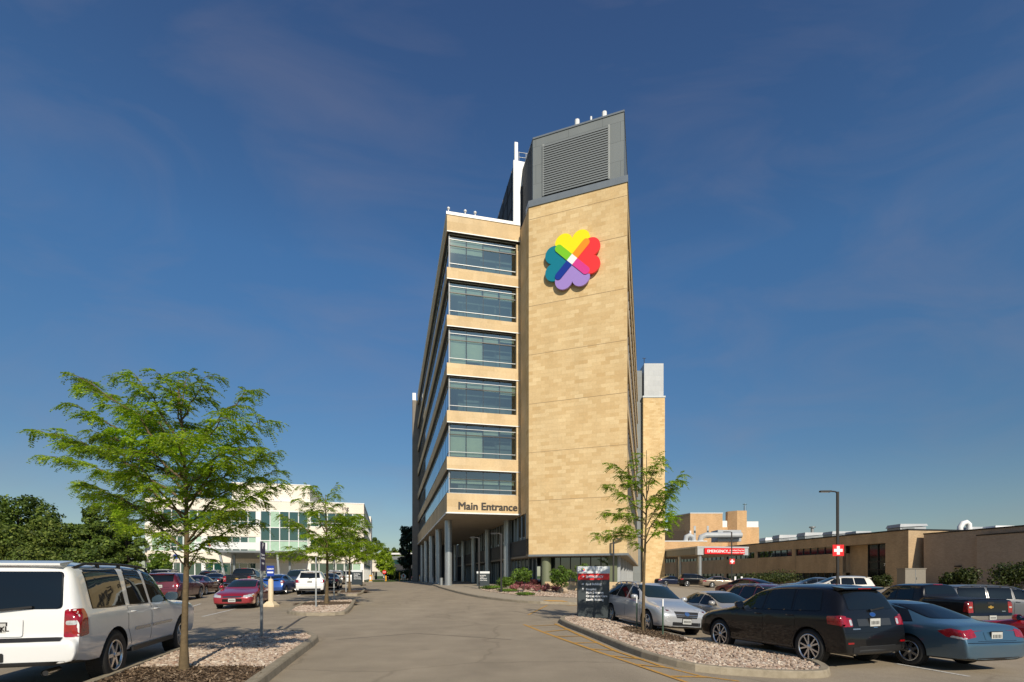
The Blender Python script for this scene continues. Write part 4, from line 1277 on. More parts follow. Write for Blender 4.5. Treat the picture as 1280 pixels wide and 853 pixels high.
def build_car(name, cat, c, spec):
    """one vehicle of a kind at the origin, nose towards +x"""
    root = thing(name, None, None)
    L = c.L
    body = obj('body', c.body, root)
    mbp = lambda: MB()
    def part(nm, mb, mats, parent=root):
        me = mb.mesh(nm, uv=False)
        return obj(nm, me, parent, mats)
    W = c.halfw
    # side windows: between belt and roof, cut at the pillars
    def topz(q): return c.at(q, 1) - min(.10, (c.at(q, 1) - c.at(q, 2)) * .35) - spec.get('wtop', .035)
    def botz(q): return c.at(q, 2) + spec.get('wbot', .05)
    for mode in 'LR':
        for (qa, sa, qb, sb, *ov) in spec['windows']:
            pts_t, pts_b = [], []
            n = 9
            for i in range(n + 1):
                u = i / n
                qb_ = qa + (qb - qa) * u
                qt_ = qa + sa + (qb + sb - qa - sa) * u
                zb_, zt_ = botz(qb_), topz(qt_)
                if zt_ < zb_ + .02: zt_ = zb_ + .02
                pts_b.append((qb_, zb_)); pts_t.append((qt_, zt_))
            poly = pts_b + pts_t[::-1]
            cen = Vector((sum(p[0] for p in poly) / len(poly), sum(p[1] for p in poly) / len(poly)))
            corner = [poly[0], poly[n], poly[n + 1], poly[-1]]
            mb = MB()
            big = [tuple(cen + (Vector(p) - cen) * 1.0 + (Vector(p) - cen).normalized() * .022) for p in poly]
            c.patch(mb, big, mode, .003, 1)
            c.patch(mb, poly, mode, .007, 0)
            part('side_window', mb, ['car_glass', 'gloss_black'])
    def endglass(nm, mode, zb_, zt_, wb, wt, mat, rnd_=.06):
        poly = chain_round([(-wb, zb_), (wb, zb_), (wt, zt_), (-wt, zt_)], rnd_)
        cen = Vector((0, (zb_ + zt_) / 2))
        mb = MB()
        c.patch(mb, [tuple(Vector(p) + (Vector(p) - cen).normalized() * .025) for p in poly], mode, .003, 1, .07)
        c.patch(mb, poly, mode, .007, 0, .07)
        return part(nm, mb, [mat, 'gloss_black'])
    endglass('windshield', 'F', *spec['shield'], 'shield')
    rw = endglass('rear_window', 'B', *spec['rear'], 'car_glass')
    if spec.get('wiper'):
        z = spec['rear'][0]
        a, b = c.hit(.05, z - .03, 'B'), c.hit(.72 * spec['rear'][2] * -1 + .1, z + .02, 'B')
        mb = MB(); mb.beam(a[0] + a[1] * .035, b[0] + b[1] * .03, .02, .03); mb.beam(a[0] + a[1] * .0, a[0] + a[1] * .05, .05, .05)
        part('wiper', mb, 'car_black', rw)
    # doors with handles
    for mode in 'LR':
        sg = 1 if mode == 'L' else -1
        for i, (qa, qb, *rest) in enumerate(spec['doors']):
            cut = rest[0] if rest else 0
            zl = c.at((qa + qb) / 2, 5) + .10
            poly = [(qa, zl), (qb - cut, zl), (qb, zl + .32 if cut else zl)] + ([(qb, botz(qb) - .035)] if True else []) + [(qa, botz(qa) - .035)]
            poly = list(dict.fromkeys(poly))
            mb = MB()
            cen = Vector((sum(p[0] for p in poly) / len(poly), sum(p[1] for p in poly) / len(poly)))
            c.patch(mb, [tuple(Vector(p) + (Vector(p) - cen).normalized() * .007) for p in poly], mode, .0015, 1)
            c.patch(mb, poly, mode, .0035, 0)
            d = part('door', mb, [PAINT, 'gloss_black'])
            hz = botz(qb) - spec.get('handle', .12)
            p0, n0 = c.hit(qb - .22, hz, mode); p1, n1 = c.hit(qb - .05, hz + .005, mode)
            mb = MB(); mb.tube([p0 + n0 * .012, p0 + n0 * .045 + (p1 - p0) * .12, p1 + n1 * .045 - (p1 - p0) * .12, p1 + n1 * .012], .013, 8)
            part('handle', mb, [spec.get('handle_mat') or PAINT], d)
        # mirror
        qm = spec['mirror']
        p, nn = c.hit(qm, botz(qm) + .03, mode)
        mb = MB()
        m0 = p + Vector((-.02, sg * .13, .05))
        ring = []
        for i, (dx, sc_) in enumerate(((.09, .35), (.06, .8), (0, 1.0), (-.05, .95))):
            for k in range(12):
                t = 2 * math.pi * k / 12
                ring.append(m0 + Vector((dx, sc_ * .115 * math.copysign(abs(math.cos(t)) ** .7, math.cos(t)), sc_ * .085 * math.copysign(abs(math.sin(t)) ** .7, math.sin(t)))))
        mb.add(ring, [(i * 12 + k, i * 12 + (k + 1) % 12, (i + 1) * 12 + (k + 1) % 12, (i + 1) * 12 + k) for i in range(3) for k in range(12)] + [tuple(range(12))[::-1]], 0, True)
        mb.face(ring[36:], 1)
        mb.beam(p - Vector((0, sg * .02, 0)), p + Vector((-.01, sg * .06, .03)), .06, .045, 2)
        part('mirror', mb, [spec.get('mirror_mat') or PAINT, 'chrome', 'car_black'])
        # lamps
        for nm, polys in (('headlight', spec['head']), ('tail_lamp', spec['tail'])):
            mb = MB(); mats = []
            for (md, mat, poly) in polys:
                md_ = md if md in 'FB' else mode
                pp = [((p[0] * sg), p[1]) for p in poly] if md in 'FB' else poly
                if mat not in mats: mats.append(mat)
                c.patch(mb, chain_round(pp, .03), md_, .006 + .002 * mats.index(mat), mats.index(mat), .05)
            part(nm, mb, mats)
    for (nm, md, mat, off, poly, *rr) in spec.get('extra', []):
        modes = (md,) if md in 'FBT' else (('L', 'R') if md == 'S' else (md,))
        for m_ in modes:
            mb = MB(); c.patch(mb, chain_round(poly, rr[0] if rr else .02), m_, off, 0, .07)
            part(nm, mb, [mat])
    # plates
    for md, z, key in (('B', spec.get('plate_z'), 1), ('F', spec.get('fplate_z'), 1)):
        if z is None: continue
        p, nn = c.hit(spec.get('plate_y', 0) if md == 'B' else 0, z, md)
        sg = 1 if md == 'F' else -1
        mb = MB(); y0 = p.y
        x = p.x + sg * .012
        mb.box(min(x, x + sg * .012), max(x, x + sg * .012), y0 - .155, y0 + .155, z - .08, z + .08, 0)
        mb.box(min(x - sg * .01, x + sg * .006), max(x - sg * .01, x + sg * .006), y0 - .17, y0 + .17, z - .095, z + .095, 1)
        for k in range(6):
            xx = x + sg * .0135; yy = y0 - .105 + k * .042
            mb.box(min(xx, xx + .001), max(xx, xx + .001), yy - .011, yy + .011, z - .04, z + .03, 1)
        part('license_plate', mb, ['plate', 'plate_frame'])
    if spec.get('rack'):
        qa, qb, mat = spec['rack']
        for sg, m_ in ((1, 'L'), (-1, 'R')):
            pts = []
            for i in range(9):
                q = qa + (qb - qa) * i / 8
                yy = (c.at(q, 3) - .06) * sg
                p, nn = c.hit(q, yy, 'T')
                pts.append(p + Vector((0, 0, .055 if 0 < i < 8 else .0)))
            mb = MB(); mb.tube(pts, .02, 8)
            for i in (2, 4, 6): mb.beam(pts[i], pts[i] - Vector((0, 0, .07)), .04, .05)
            part('roof_rail', mb, mat)
        if spec.get('crossbars'):
            mb = MB()
            for f in spec['crossbars']:
                q = qa + (qb - qa) * f
                p, _ = c.hit(q, c.at(q, 3) - .06, 'T'); q2, _ = c.hit(q, -(c.at(q, 3) - .06), 'T')
                mb.tube([p + Vector((0, 0, .06)), q2 + Vector((0, 0, .06))], .018, 8)
            part('cross_bar', mb, mat)
    if spec.get('spoiler'):
        q, dz = spec['spoiler']
        wv = c.at(q, 3) * .95
        zt_ = c.at(q, 1)
        mb = MB()
        xs = c.X(q)
        prof = [(xs + .26, zt_ + .002 + dz), (xs - .045, zt_ - .03 + dz), (xs - .055, zt_ - .055 + dz), (xs + .1, zt_ - .09 + dz)]
        vs = [(x, sgn_ * wv * (1 if i != 2 else .98), z) for sgn_ in (1, -1) for i, (x, z) in enumerate(prof)]
        mb.add(vs, [(0, 1, 5, 4), (1, 2, 6, 5), (2, 3, 7, 6), (3, 0, 4, 7), (3, 2, 1, 0), (4, 5, 6, 7)], 0)
        sp_ = part('spoiler', mb, [PAINT])
        mb = MB(); mb.box(xs - .058, xs - .05, -.2, .2, zt_ - .052 + dz, zt_ - .036 + dz); part('brake_light', mb, 'lamp_red', sp_)
    if spec.get('exhaust'):
        mb = MB()
        for y in spec['exhaust']: mb.tube([(-L / 2 + .35, y, .33), (-L / 2 + .03, y, .33)], .045, 14, caps=False); mb.tube([(-L / 2 + .05, y, .33), (-L / 2 + .35, y, .33)], .038, 14, 1)
        part('exhaust', mb, ['chrome', 'dark'])
    if spec.get('step'):
        qa, qb = spec['step']
        for sg in (1, -1):
            mb = MB(); mb.box(c.X(qb), c.X(qa), min(sg * (W - .12), sg * (W - .0)), max(sg * (W - .12), sg * (W - .0)), .38, .45)
            part('running_board', mb, 'car_black')
    if spec.get('arch_trim'):
        for q in c.wheels:
            for m_ in 'LR':
                ra, rb = c.R * 1.13, c.R * 1.13 + .045
                a0 = -.12
                poly = [(q + rb * math.cos(a0 + (math.pi - 2 * a0) * k / 18), c.R + .01 + rb * math.sin(a0 + (math.pi - 2 * a0) * k / 18)) for k in range(19)]
                poly += [(q + ra * math.cos(a0 + (math.pi - 2 * a0) * k / 18), c.R + .01 + ra * math.sin(a0 + (math.pi - 2 * a0) * k / 18)) for k in range(18, -1, -1)]
                mb = MB(); c.patch(mb, poly, m_, .006, 0); part('arch_trim', mb, [spec['arch_trim']])
    ty, ri = wheel_meshes(c.R, c.rim_r, c.tw, *spec['rim'])
    for q in c.wheels:
        for sg in (1, -1):
            wo = obj('wheel', ty, root)
            wo.location = (c.X(q), sg * (min(c.at(q, 4), W) - c.tw * .5 - .015), c.R)
            if sg < 0: wo.rotation_euler = (0, 0, math.pi)
            obj('rim', ri, wo)
    return root

CARS = {}
def slab(q0, q1, z0, z1): return [(q0, z0), (q1, z0), (q1, z1), (q0, z1)]

def SUVL():
    st = [(0, .85, .78, 0.72, .88, .45), (.05, 1.02, .92, 0.78, .95, .38), (.2, 1.12, 1.02, 0.8, .985, .36), (.8, 1.16, 1.06, 0.8, 1.0, .36), (1.25, 1.19, 1.08, 0.79, 1.0, .36), (1.42, 1.22, 1.10, 0.78, 1.0, .36),
          (1.75, 1.50, 1.12, 0.842, 1.0, .36), (2.10, 1.79, 1.12, 0.82, 1.0, .36), (2.4, 1.86, 1.12, 0.81, 1.0, .36), (3.4, 1.89, 1.13, 0.81, 1.0, .36), (4.5, 1.875, 1.13, 0.8, 1.0, .36), (4.78, 1.86, 1.13, 0.8, .995, .38),
          (4.86, 1.82, 1.13, 0.8, .99, .40), (4.98, 1.36, 1.13, 0.802, .985, .42), (5.02, 1.17, 1.1, 0.84, .98, .42), (5.03, .86, .82, 0.9, .98, .42), (5.04, .80, .77, 0.9, .98, .42), (5.12, .785, .75, 0.9, .975, .42), (5.14, .70, .64, 0.88, .95, .45)]
    c = Car(st, (1.0, 3.95), .395, .235, .27)
    sp = dict(windows=[(1.72, .30, 2.55, .02), (2.68, .04, 3.42, -.10), (3.60, -.06, 4.62, -.06)], shield=(1.28, 1.77, .74, .70), rear=(1.20, 1.70, .75, .70), wiper=True,
              doors=[(1.50, 2.60), (2.62, 3.55, .22)], mirror=1.78, mirror_mat=M['gloss_black'], handle=.13, rim=(6, .05), rack=(1.95, 4.7, 'car_black'), crossbars=(.18, .72),
              head=[('F', 'lamp_clear', [(.52, .86), (.84, .86), (.86, 1.02), (.52, 1.02)])],
              tail=[('B', 'lamp_red', [(.80, .80), (.975, .80), (.975, 1.18), (.80, 1.18)]), ('S', 'lamp_red', [(4.80, .82), (5.02, .80), (5.015, 1.19), (4.84, 1.19)]), ('B', 'lamp_clear', [(.82, .97), (.95, .97), (.95, 1.03), (.82, 1.03)])],
              plate_z=.93, exhaust=(-.62,), step=(1.55, 3.4),
              extra=[('grille', 'F', 'car_black', .006, slab(-.5, .5, .72, 1.02)), ('bumper_strip', 'B', 'car_black', .012, slab(-.80, .80, .755, .80), .01), ('hitch', 'B', 'car_black', .012, slab(-.18, .18, .50, .62)),
                     ('plate_surround', 'B', PAINT, .02, slab(-.34, .34, .82, 1.07), .03), ('brake_light', 'B', 'lamp_red', .012, slab(-.33, .33, 1.772, 1.796), .005), ('bumper_lip', 'B', 'car_black', .01, slab(-.86, .86, .44, .49)),
                     ('emblem', 'B', 'gold', .026, bowtie(0, 1.05, .085), .004), ('side_moulding', 'S', 'alloy', .012, slab(1.62, 2.56, .73, .78), .01), ('side_moulding', 'S', 'alloy', .012, slab(2.68, 3.3, .725, .78), .01)])
    CARS['suvl'] = c
    r = build_car('white_suv', 'suv', c, sp)
    # raised panel parts: rear spoiler lip
    mb = MB(); mb.add([(c.X(4.58), -.70, 1.868), (c.X(4.58), .70, 1.868), (c.X(4.92), .70, 1.825), (c.X(4.92), -.70, 1.825), (c.X(4.92), .70, 1.80), (c.X(4.92), -.70, 1.80), (c.X(4.82), .70, 1.765), (c.X(4.82), -.70, 1.765)],
                      [(0, 3, 2, 1), (3, 5, 4, 2), (5, 7, 6, 4), (1, 2, 4, 6), (0, 7, 5, 3), (0, 1, 6, 7)]); me = mb.mesh('spoiler', uv=False); obj('spoiler', me, r, [PAINT])
    return r
def CROSS():
    st = [(0, .66, .58, 0.55, .74, .36), (.06, .82, .70, 0.66, .86, .28), (.25, .98, .82, 0.743, .935, .25), (.6, 1.04, .92, 0.76, .96, .25), (1.08, 1.10, 1.0, 0.75, .965, .25), (1.26, 1.14, 1.03, 0.73, .965, .25),
          (1.75, 1.41, 1.05, 0.733, .965, .25), (2.15, 1.62, 1.06, 0.705, .965, .25), (2.6, 1.69, 1.07, 0.695, .965, .25), (3.4, 1.71, 1.09, 0.685, .965, .25), (4.0, 1.70, 1.11, 0.67, .96, .26), (4.34, 1.655, 1.12, 0.66, .955, .27),
          (4.50, 1.27, 1.12, 0.68, .95, .28), (4.56, 1.10, 1.04, 0.74, .94, .28), (4.60, .98, .93, 0.8, .93, .28), (4.66, .74, .69, 0.8, .92, .30), (4.69, .60, .53, 0.74, .86, .36)]
    c = Car(st, (.95, 3.775), .375, .268, .26); CARS['cross'] = c
    sp = dict(windows=[(1.58, .42, 2.42, .02), (2.52, .02, 3.28, -.06), (3.36, -.05, 4.05, -.12)], shield=(1.20, 1.565, .66, .60), rear=(1.19, 1.54, .66, .60), wiper=True,
              doors=[(1.42, 2.47), (2.49, 3.42, .2)], mirror=1.72, rim=(5, .032, True), spoiler=(4.34, .0),
              head=[('F', 'lamp_clear', [(.50, .76), (.84, .78), (.86, .90), (.56, .86)]), ('S', 'lamp_clear', [(.1, .78), (.35, .84), (.5, .93), (.2, .88)])],
              tail=[('B', 'lamp_red', [(.66, .86), (.94, .86), (.94, 1.07), (.66, 1.02)]), ('S', 'lamp_red', [(4.26, .90), (4.60, .88), (4.56, 1.08), (4.24, 1.06)]), ('B', 'lamp_clear', [(.67, .88), (.74, .88), (.74, 1.0), (.67, 1.0)])],
              plate_z=.93, fplate_z=.52, exhaust=(-.6, .6),
              extra=[('grille', 'F', 'chrome', .008, slab(-.5, .5, .66, .84)), ('lower_grille', 'F', 'car_black', .006, slab(-.62, .62, .38, .56)), ('bumper_lip', 'B', 'car_black', .008, slab(-.72, .72, .34, .46)),
                     ('bumper_seam', 'B', 'gloss_black', .006, slab(-.9, .9, .735, .745), .002), ('hatch_trim', 'B', 'gloss_black', .006, slab(-.5, .5, .845, .853), .002)])
    return build_car('crossover', 'suv', c, sp)
def LUX():
    st = [(0, .66, .58, 0.55, .72, .34), (.07, .82, .72, 0.66, .84, .27), (.3, .94, .84, 0.73, .915, .24), (.7, 1.01, .90, 0.75, .935, .24), (1.1, 1.07, .96, 0.73, .94, .24), (1.25, 1.10, .99, 0.71, .94, .24),
          (1.75, 1.36, 1.02, 0.697, .94, .24), (2.2, 1.60, 1.03, 0.675, .94, .24), (2.6, 1.675, 1.04, 0.665, .94, .24), (3.3, 1.68, 1.06, 0.66, .94, .24), (3.9, 1.635, 1.09, 0.65, .94, .25), (4.25, 1.49, 1.10, 0.652, .93, .27),
          (4.5, 1.18, 1.07, 0.65, .91, .28), (4.63, 1.02, .96, 0.71, .89, .29), (4.73, .75, .69, 0.74, .86, .32), (4.77, .6, .53, 0.7, .8, .38)]
    c = Car(st, (.93, 3.67), .37, .24, .235)
    sp = dict(windows=[(1.62, .42, 2.42, .02), (2.52, .02, 3.25, -.05), (3.33, -.05, 4.02, -.16)], shield=(1.17, 1.56, .64, .59), rear=(1.15, 1.47, .62, .57), wiper=True,
              doors=[(1.40, 2.47), (2.49, 3.38, .2)], mirror=1.72, rim=(5, .075), rack=(2.2, 4.05, 'alloy'), crossbars=(.35,), spoiler=(4.27, 0),
              head=[('F', 'lamp_clear', [(.46, .76), (.80, .78), (.84, .90), (.48, .84)]), ('S', 'lamp_clear', [(.12, .78), (.42, .84), (.60, .94), (.2, .88)]), ('F', 'lamp_dark_red', [(.60, .80), (.70, .80), (.70, .84), (.60, .83)])],
              tail=[('B', 'lamp_red', [(.56, .88), (.88, .88), (.88, 1.02), (.56, .98)]), ('S', 'lamp_red', [(4.3, .92), (4.6, .9), (4.58, 1.02), (4.28, 1.03)])],
              plate_z=.86, fplate_z=.50,
              extra=[('grille', 'F', 'car_black', .006, [(-.36, .60), (.36, .60), (.44, .80), (-.44, .80)]), ('lower_grille', 'F', 'car_black', .006, slab(-.50, .50, .36, .47)), ('emblem', 'F', 'chrome', .02, ell(0, .73, .085, .06), .004),
                     ('fog_light', 'F', 'lamp_clear', .008, [(.56, .46), (.74, .48), (.74, .53), (.56, .52)]), ('fog_light', 'F', 'lamp_clear', .008, [(-.56, .46), (-.74, .48), (-.74, .53), (-.56, .52)]),
                     ('grille_bar', 'F', 'alloy', .012, slab(-.38, .38, .645, .66), .004), ('grille_bar', 'F', 'alloy', .012, slab(-.40, .40, .70, .71), .004), ('sill_strip', 'S', 'alloy', .01, slab(1.5, 3.2, .37, .40), .01)])
    return build_car('crossover', 'suv', c, sp)
def SEDAN():
    st = [(0, .55, .48, 0.52, .70, .30), (.08, .68, .60, 0.64, .82, .22), (.35, .79, .69, 0.71, .895, .19), (.8, .86, .77, 0.73, .92, .18), (1.3, .92, .84, 0.72, .93, .18), (1.5, .96, .87, 0.7, .93, .18),
          (1.95, 1.17, .89, 0.67, .93, .18), (2.4, 1.36, .90, 0.625, .93, .18), (2.75, 1.415, .91, 0.615, .93, .18), (3.2, 1.41, .915, 0.61, .93, .18), (3.6, 1.33, .92, 0.615, .93, .19), (4.1, 1.09, .94, 0.641, .92, .21),
          (4.3, 1.03, .945, 0.67, .91, .22), (4.72, 1.00, .93, 0.7, .89, .23), (4.88, .95, .88, 0.71, .87, .24), (4.95, .68, .63, 0.74, .86, .26), (5.0, .58, .50, 0.7, .81, .30)]
    c = Car(st, (1.08, 3.83), .33, .215, .215); CARS['sedan'] = c
    sp = dict(windows=[(1.68, .52, 2.6, .03), (2.68, .02, 3.50, -.12), (3.54, -.12, 3.86, -.28)], shield=(1.015, 1.325, .64, .54), rear=(1.06, 1.325, .62, .535), wtop=.03,
              doors=[(1.55, 2.63), (2.65, 3.62, .22)], mirror=1.80, rim=(7, .05), handle=.10,
              head=[('F', 'lamp_clear', [(.46, .56), (.78, .58), (.82, .70), (.48, .66)]), ('S', 'lamp_clear', [(.13, .58), (.3, .60), (.52, .74), (.2, .70)]), ('S', 'lamp_amber', [(.22, .60), (.32, .61), (.40, .68), (.27, .67)])],
              tail=[('B', 'lamp_red', [(.56, .74), (.86, .70), (.865, .86), (.60, .90)]), ('S', 'lamp_red', [(4.42, .83), (4.6, .72), (4.93, .69), (4.92, .86), (4.66, .90)]), ('S', 'lamp_clear', [(4.66, .72), (4.93, .69), (4.93, .73), (4.7, .76)])],
              plate_z=.76, fplate_z=.44,
              extra=[('grille', 'F', 'car_black', .006, slab(-.40, .40, .56, .635)), ('grille_bar', 'F', 'chrome', .012, slab(-.42, .42, .59, .605), .004), ('lower_grille', 'F', 'gloss_black', .006, slab(-.42, .42, .37, .50)),
                     ('plate_recess', 'B', PAINT, .006, slab(-.33, .33, .68, .84), .03), ('bumper_groove', 'B', 'gloss_black', .005, slab(-.82, .82, .62, .632), .003), ('trunk_seam', 'B', 'gloss_black', .005, slab(-.55, .55, .655, .662), .002),
                     ('lower_valance', 'B', 'car_black', .006, slab(-.6, .6, .27, .33))])
    return build_car('sedan', 'car', c, sp)
def PICKUP():
    st = [(0, .88, .80, 0.72, .9, .47), (.05, 1.06, .96, 0.8, .96, .40), (.2, 1.14, 1.04, 0.82, .99, .38), (1.0, 1.19, 1.09, 0.8, 1.0, .38), (1.35, 1.23, 1.12, 0.78, 1.0, .38), (1.75, 1.54, 1.14, 0.81, 1.0, .38), (2.1, 1.79, 1.14, 0.77, 1.0, .38),
          (2.4, 1.86, 1.14, 0.76, 1.0, .38), (3.5, 1.87, 1.14, 0.76, 1.0, .38), (3.66, 1.85, 1.14, 0.76, 1.0, .38), (3.74, 1.78, 1.14, 0.77, 1.0, .38), (3.84, 1.38, 1.18, 0.836, 1.0, .38), (3.88, 1.33, 1.26, 0.93, 1.0, .38), (3.95, 1.325, 1.265, 0.95, 1.0, .38), (5.72, 1.325, 1.265, 0.95, 1.0, .42), (5.79, 1.31, 1.25, 0.94, .995, .46),
          (5.80, .76, .72, 0.9, .985, .48), (5.88, .70, .64, 0.88, .96, .50)]
    c = Car(st, (1.0, 4.65), .40, .23, .27)
    sp = dict(windows=[(1.68, .30, 2.55, .02), (2.66, .0, 3.42, -.06)], shield=(1.30, 1.76, .70, .66), rear=(1.42, 1.76, .70, .66), doors=[(1.5, 2.6), (2.62, 3.5)], mirror=1.78, mirror_mat=M['gloss_black'], rim=(6, .055),
              head=[('F', 'lamp_clear', [(.55, .86), (.84, .86), (.86, 1.04), (.55, 1.04)])], tail=[('B', 'lamp_red', [(.78, .80), (.985, .80), (.985, 1.22), (.78, 1.22)]), ('S', 'lamp_red', [(5.60, .82), (5.79, .82), (5.79, 1.22), (5.66, 1.22)]), ('B', 'lamp_clear', [(.82, .98), (.95, .98), (.95, 1.04), (.82, 1.04)])],
              plate_z=.62, extra=[('grille', 'F', 'chrome', .006, slab(-.5, .5, .74, 1.04)), ('tonneau_cover', 'T', 'car_black', .01, [(3.92, -.86), (5.72, -.86), (5.72, .86), (3.92, .86)]), ('tailgate', 'B', PAINT, .010, slab(-.74, .74, .80, 1.27), .03),
                     ('emblem', 'B', 'gold', .02, bowtie(0, 1.02, .12), .004), ('tailgate_handle', 'B', 'dark', .018, slab(-.14, .14, 1.13, 1.21)), ('brake_light', 'B', 'lamp_red', .012, slab(-.22, .22, 1.80, 1.825), .005), ('bumper', 'B', 'chrome', .008, slab(-.92, .92, .52, .68), .02),
                     ('script_badge', 'B', 'alloy', .018, slab(-.64, -.48, .84, .87), .004)])
    return build_car('pickup_truck', 'pickup', c, sp)
def VAN():
    st = [(0, .62, .55, 0.6, .78, .32), (.07, .78, .68, 0.7, .88, .26), (.3, .92, .80, 0.76, .96, .22), (.75, 1.02, .91, 0.77, .985, .22), (1.0, 1.1, .98, 0.75, .99, .22), (1.5, 1.38, 1.01, 0.779, .99, .22), (2.0, 1.63, 1.03, 0.74, .99, .22), (2.3, 1.72, 1.04, 0.73, .99, .22),
          (3.5, 1.75, 1.05, 0.73, .99, .22), (4.55, 1.72, 1.07, 0.72, .98, .24), (4.78, 1.66, 1.07, 0.72, .975, .26), (4.98, 1.2, 1.05, 0.72, .96, .28), (5.04, 1.02, .95, 0.77, .94, .28), (5.08, .75, .69, 0.78, .92, .32), (5.1, .62, .55, 0.76, .88, .36)]
    c = Car(st, (1.0, 4.03), .345, .22, .22)
    sp = dict(windows=[(1.35, .55, 2.42, .02), (2.52, .0, 3.42, 0), (3.52, 0, 4.66, -.08)], shield=(1.17, 1.62, .68, .64), rear=(1.18, 1.62, .72, .66), wiper=True, doors=[(1.45, 2.47), (2.49, 3.47)], mirror=1.62, rim=(5, .06), rack=(2.3, 4.5, 'car_black'),
              head=[('F', 'lamp_clear', [(.5, .70), (.84, .72), (.86, .86), (.54, .82)]), ('S', 'lamp_clear', [(.13, .72), (.42, .78), (.56, .9), (.2, .84)])], tail=[('B', 'lamp_red', [(.78, .86), (.95, .86), (.95, 1.22), (.76, 1.22)]), ('S', 'lamp_red', [(4.86, .88), (5.03, .86), (5.0, 1.2), (4.86, 1.2)])],
              plate_z=.90, extra=[('grille', 'F', 'car_black', .006, slab(-.46, .46, .62, .76)), ('lower_grille', 'F', 'car_black', .006, slab(-.5, .5, .38, .5))])
    return build_car('minivan', 'minivan', c, sp)
def HATCH():
    st = [(0, .55, .48, 0.5, .66, .28), (.08, .70, .60, 0.6, .76, .22), (.35, .84, .73, 0.66, .835, .18), (.8, .95, .83, 0.66, .86, .18), (1.0, 1.0, .87, 0.642, .862, .18), (1.6, 1.31, .90, 0.62, .865, .18), (2.1, 1.46, .92, 0.59, .865, .18), (2.5, 1.49, .93, 0.58, .865, .18),
          (3.1, 1.455, .95, 0.58, .86, .18), (3.7, 1.33, .98, 0.596, .855, .20), (4.1, 1.20, .99, 0.618, .845, .22), (4.24, 1.12, .99, 0.652, .835, .24), (4.33, .95, .9, 0.68, .82, .25), (4.42, .66, .6, 0.68, .79, .28), (4.46, .55, .48, 0.62, .74, .32)]
    c = Car(st, (.9, 3.6), .32, .2, .2)
    sp = dict(windows=[(1.3, .55, 2.22, .02), (2.3, .0, 3.1, -.03), (3.2, -.05, 3.75, -.12)], shield=(1.07, 1.42, .58, .52), rear=(1.15, 1.36, .55, .49), wiper=True, doors=[(1.3, 2.26), (2.28, 3.18, .2)], mirror=1.5, rim=(5, .05), spoiler=(4.1, .0),
              head=[('F', 'lamp_clear', [(.44, .60), (.7, .62), (.76, .78), (.48, .72)])], tail=[('B', 'lamp_clear', [(.62, .78), (.81, .78), (.82, 1.02), (.64, 1.04)]), ('B', 'lamp_red', [(.64, .8), (.80, .8), (.80, .9), (.64, .9)]), ('S', 'lamp_red', [(4.05, .9), (4.32, .84), (4.26, 1.02), (4.08, 1.02)])],
              plate_z=.84, extra=[('grille', 'F', 'car_black', .006, slab(-.4, .4, .36, .5)), ('lower_glass', 'B', 'car_glass', .008, slab(-.5, .5, .98, 1.06))])
    return build_car('hatchback', 'car', c, sp)

protos = {}
def proto(k):
    if k not in protos: protos[k] = {'suvl': SUVL, 'cross': CROSS, 'lux': LUX, 'sedan': SEDAN, 'pickup': PICKUP, 'van': VAN, 'hatch': HATCH}[k]()
    return protos[k]
used = set()
def copy_tree(o, parent=None):
    n = o.copy(); col.objects.link(n); n.parent = parent
    for ch in [x for x in o.children]: copy_tree(ch, n)
    return n
def car(kind, x, y, hd, colour, name, label, cat, group):
    """hd: heading vector of the nose"""
    p = proto(kind)
    r = p if kind not in used else copy_tree(p)
    first = kind not in used
    used.add(kind)
    r.name = name
    hx, hy = hd
    l = math.hypot(hx, hy); hx, hy = hx / l, hy / l
    # sit on the slope
    def gz(a, b): q = (x + hx * a - hy * b, y + hy * a + hx * b); return g(*q)
    zf, zr, zl, zR = gz(1.4, 0), gz(-1.4, 0), gz(0, .8), gz(0, -.8)
    fw = Vector((hx, hy, (zf - zr) / 2.8)).normalized()
    lf = Vector((-hy, hx, (zl - zR) / 1.6)); lf = (lf - fw * lf.dot(fw)).normalized()
    up = fw.cross(lf)
    m = Matrix((fw, lf, up)).transposed()
    r.rotation_mode = 'XYZ'
    r.rotation_euler = m.to_euler()
    r.location = (x, y, (zf + zr + zl + zR) / 4)
    tag(r, label, cat, group)
    def recolour(o):
        for ch in o.children:
            for sl in ch.material_slots:
                if sl.material and sl.material.name in PAINTSET:
                    sl.link = 'OBJECT'; sl.material = PT[colour]
            recolour(ch)
    recolour(r)
    return r
HL, HR = (-0.2325, 0.9726), (0.25, -0.97)
LG, RG, EG, SG = 'cars parked left of the drive', 'cars parked right of the drive', 'cars by the emergency entrance', 'cars far down the street'
tahoe = car('suvl', -7.60, 9.26, (-.266, .964), 'white', 'white_suv', 'large white SUV with black roof rails beside the nearest tree', 'suv', LG)
lp = [o for o in tahoe.children if o.name.startswith('license_plate')][0]
me = text_mesh('MXL', .095, .001, .001)
xr = min(v.co.x for v in lp.data.vertices)
me.transform(Matrix.Translation((xr - .004, -.005, .905)) @ Matrix.Rotation(R(-90), 4, 'Z') @ Matrix.Rotation(R(90), 4, 'X'))
me.materials.clear()
obj('plate_letters', me, lp, 'gloss_black')
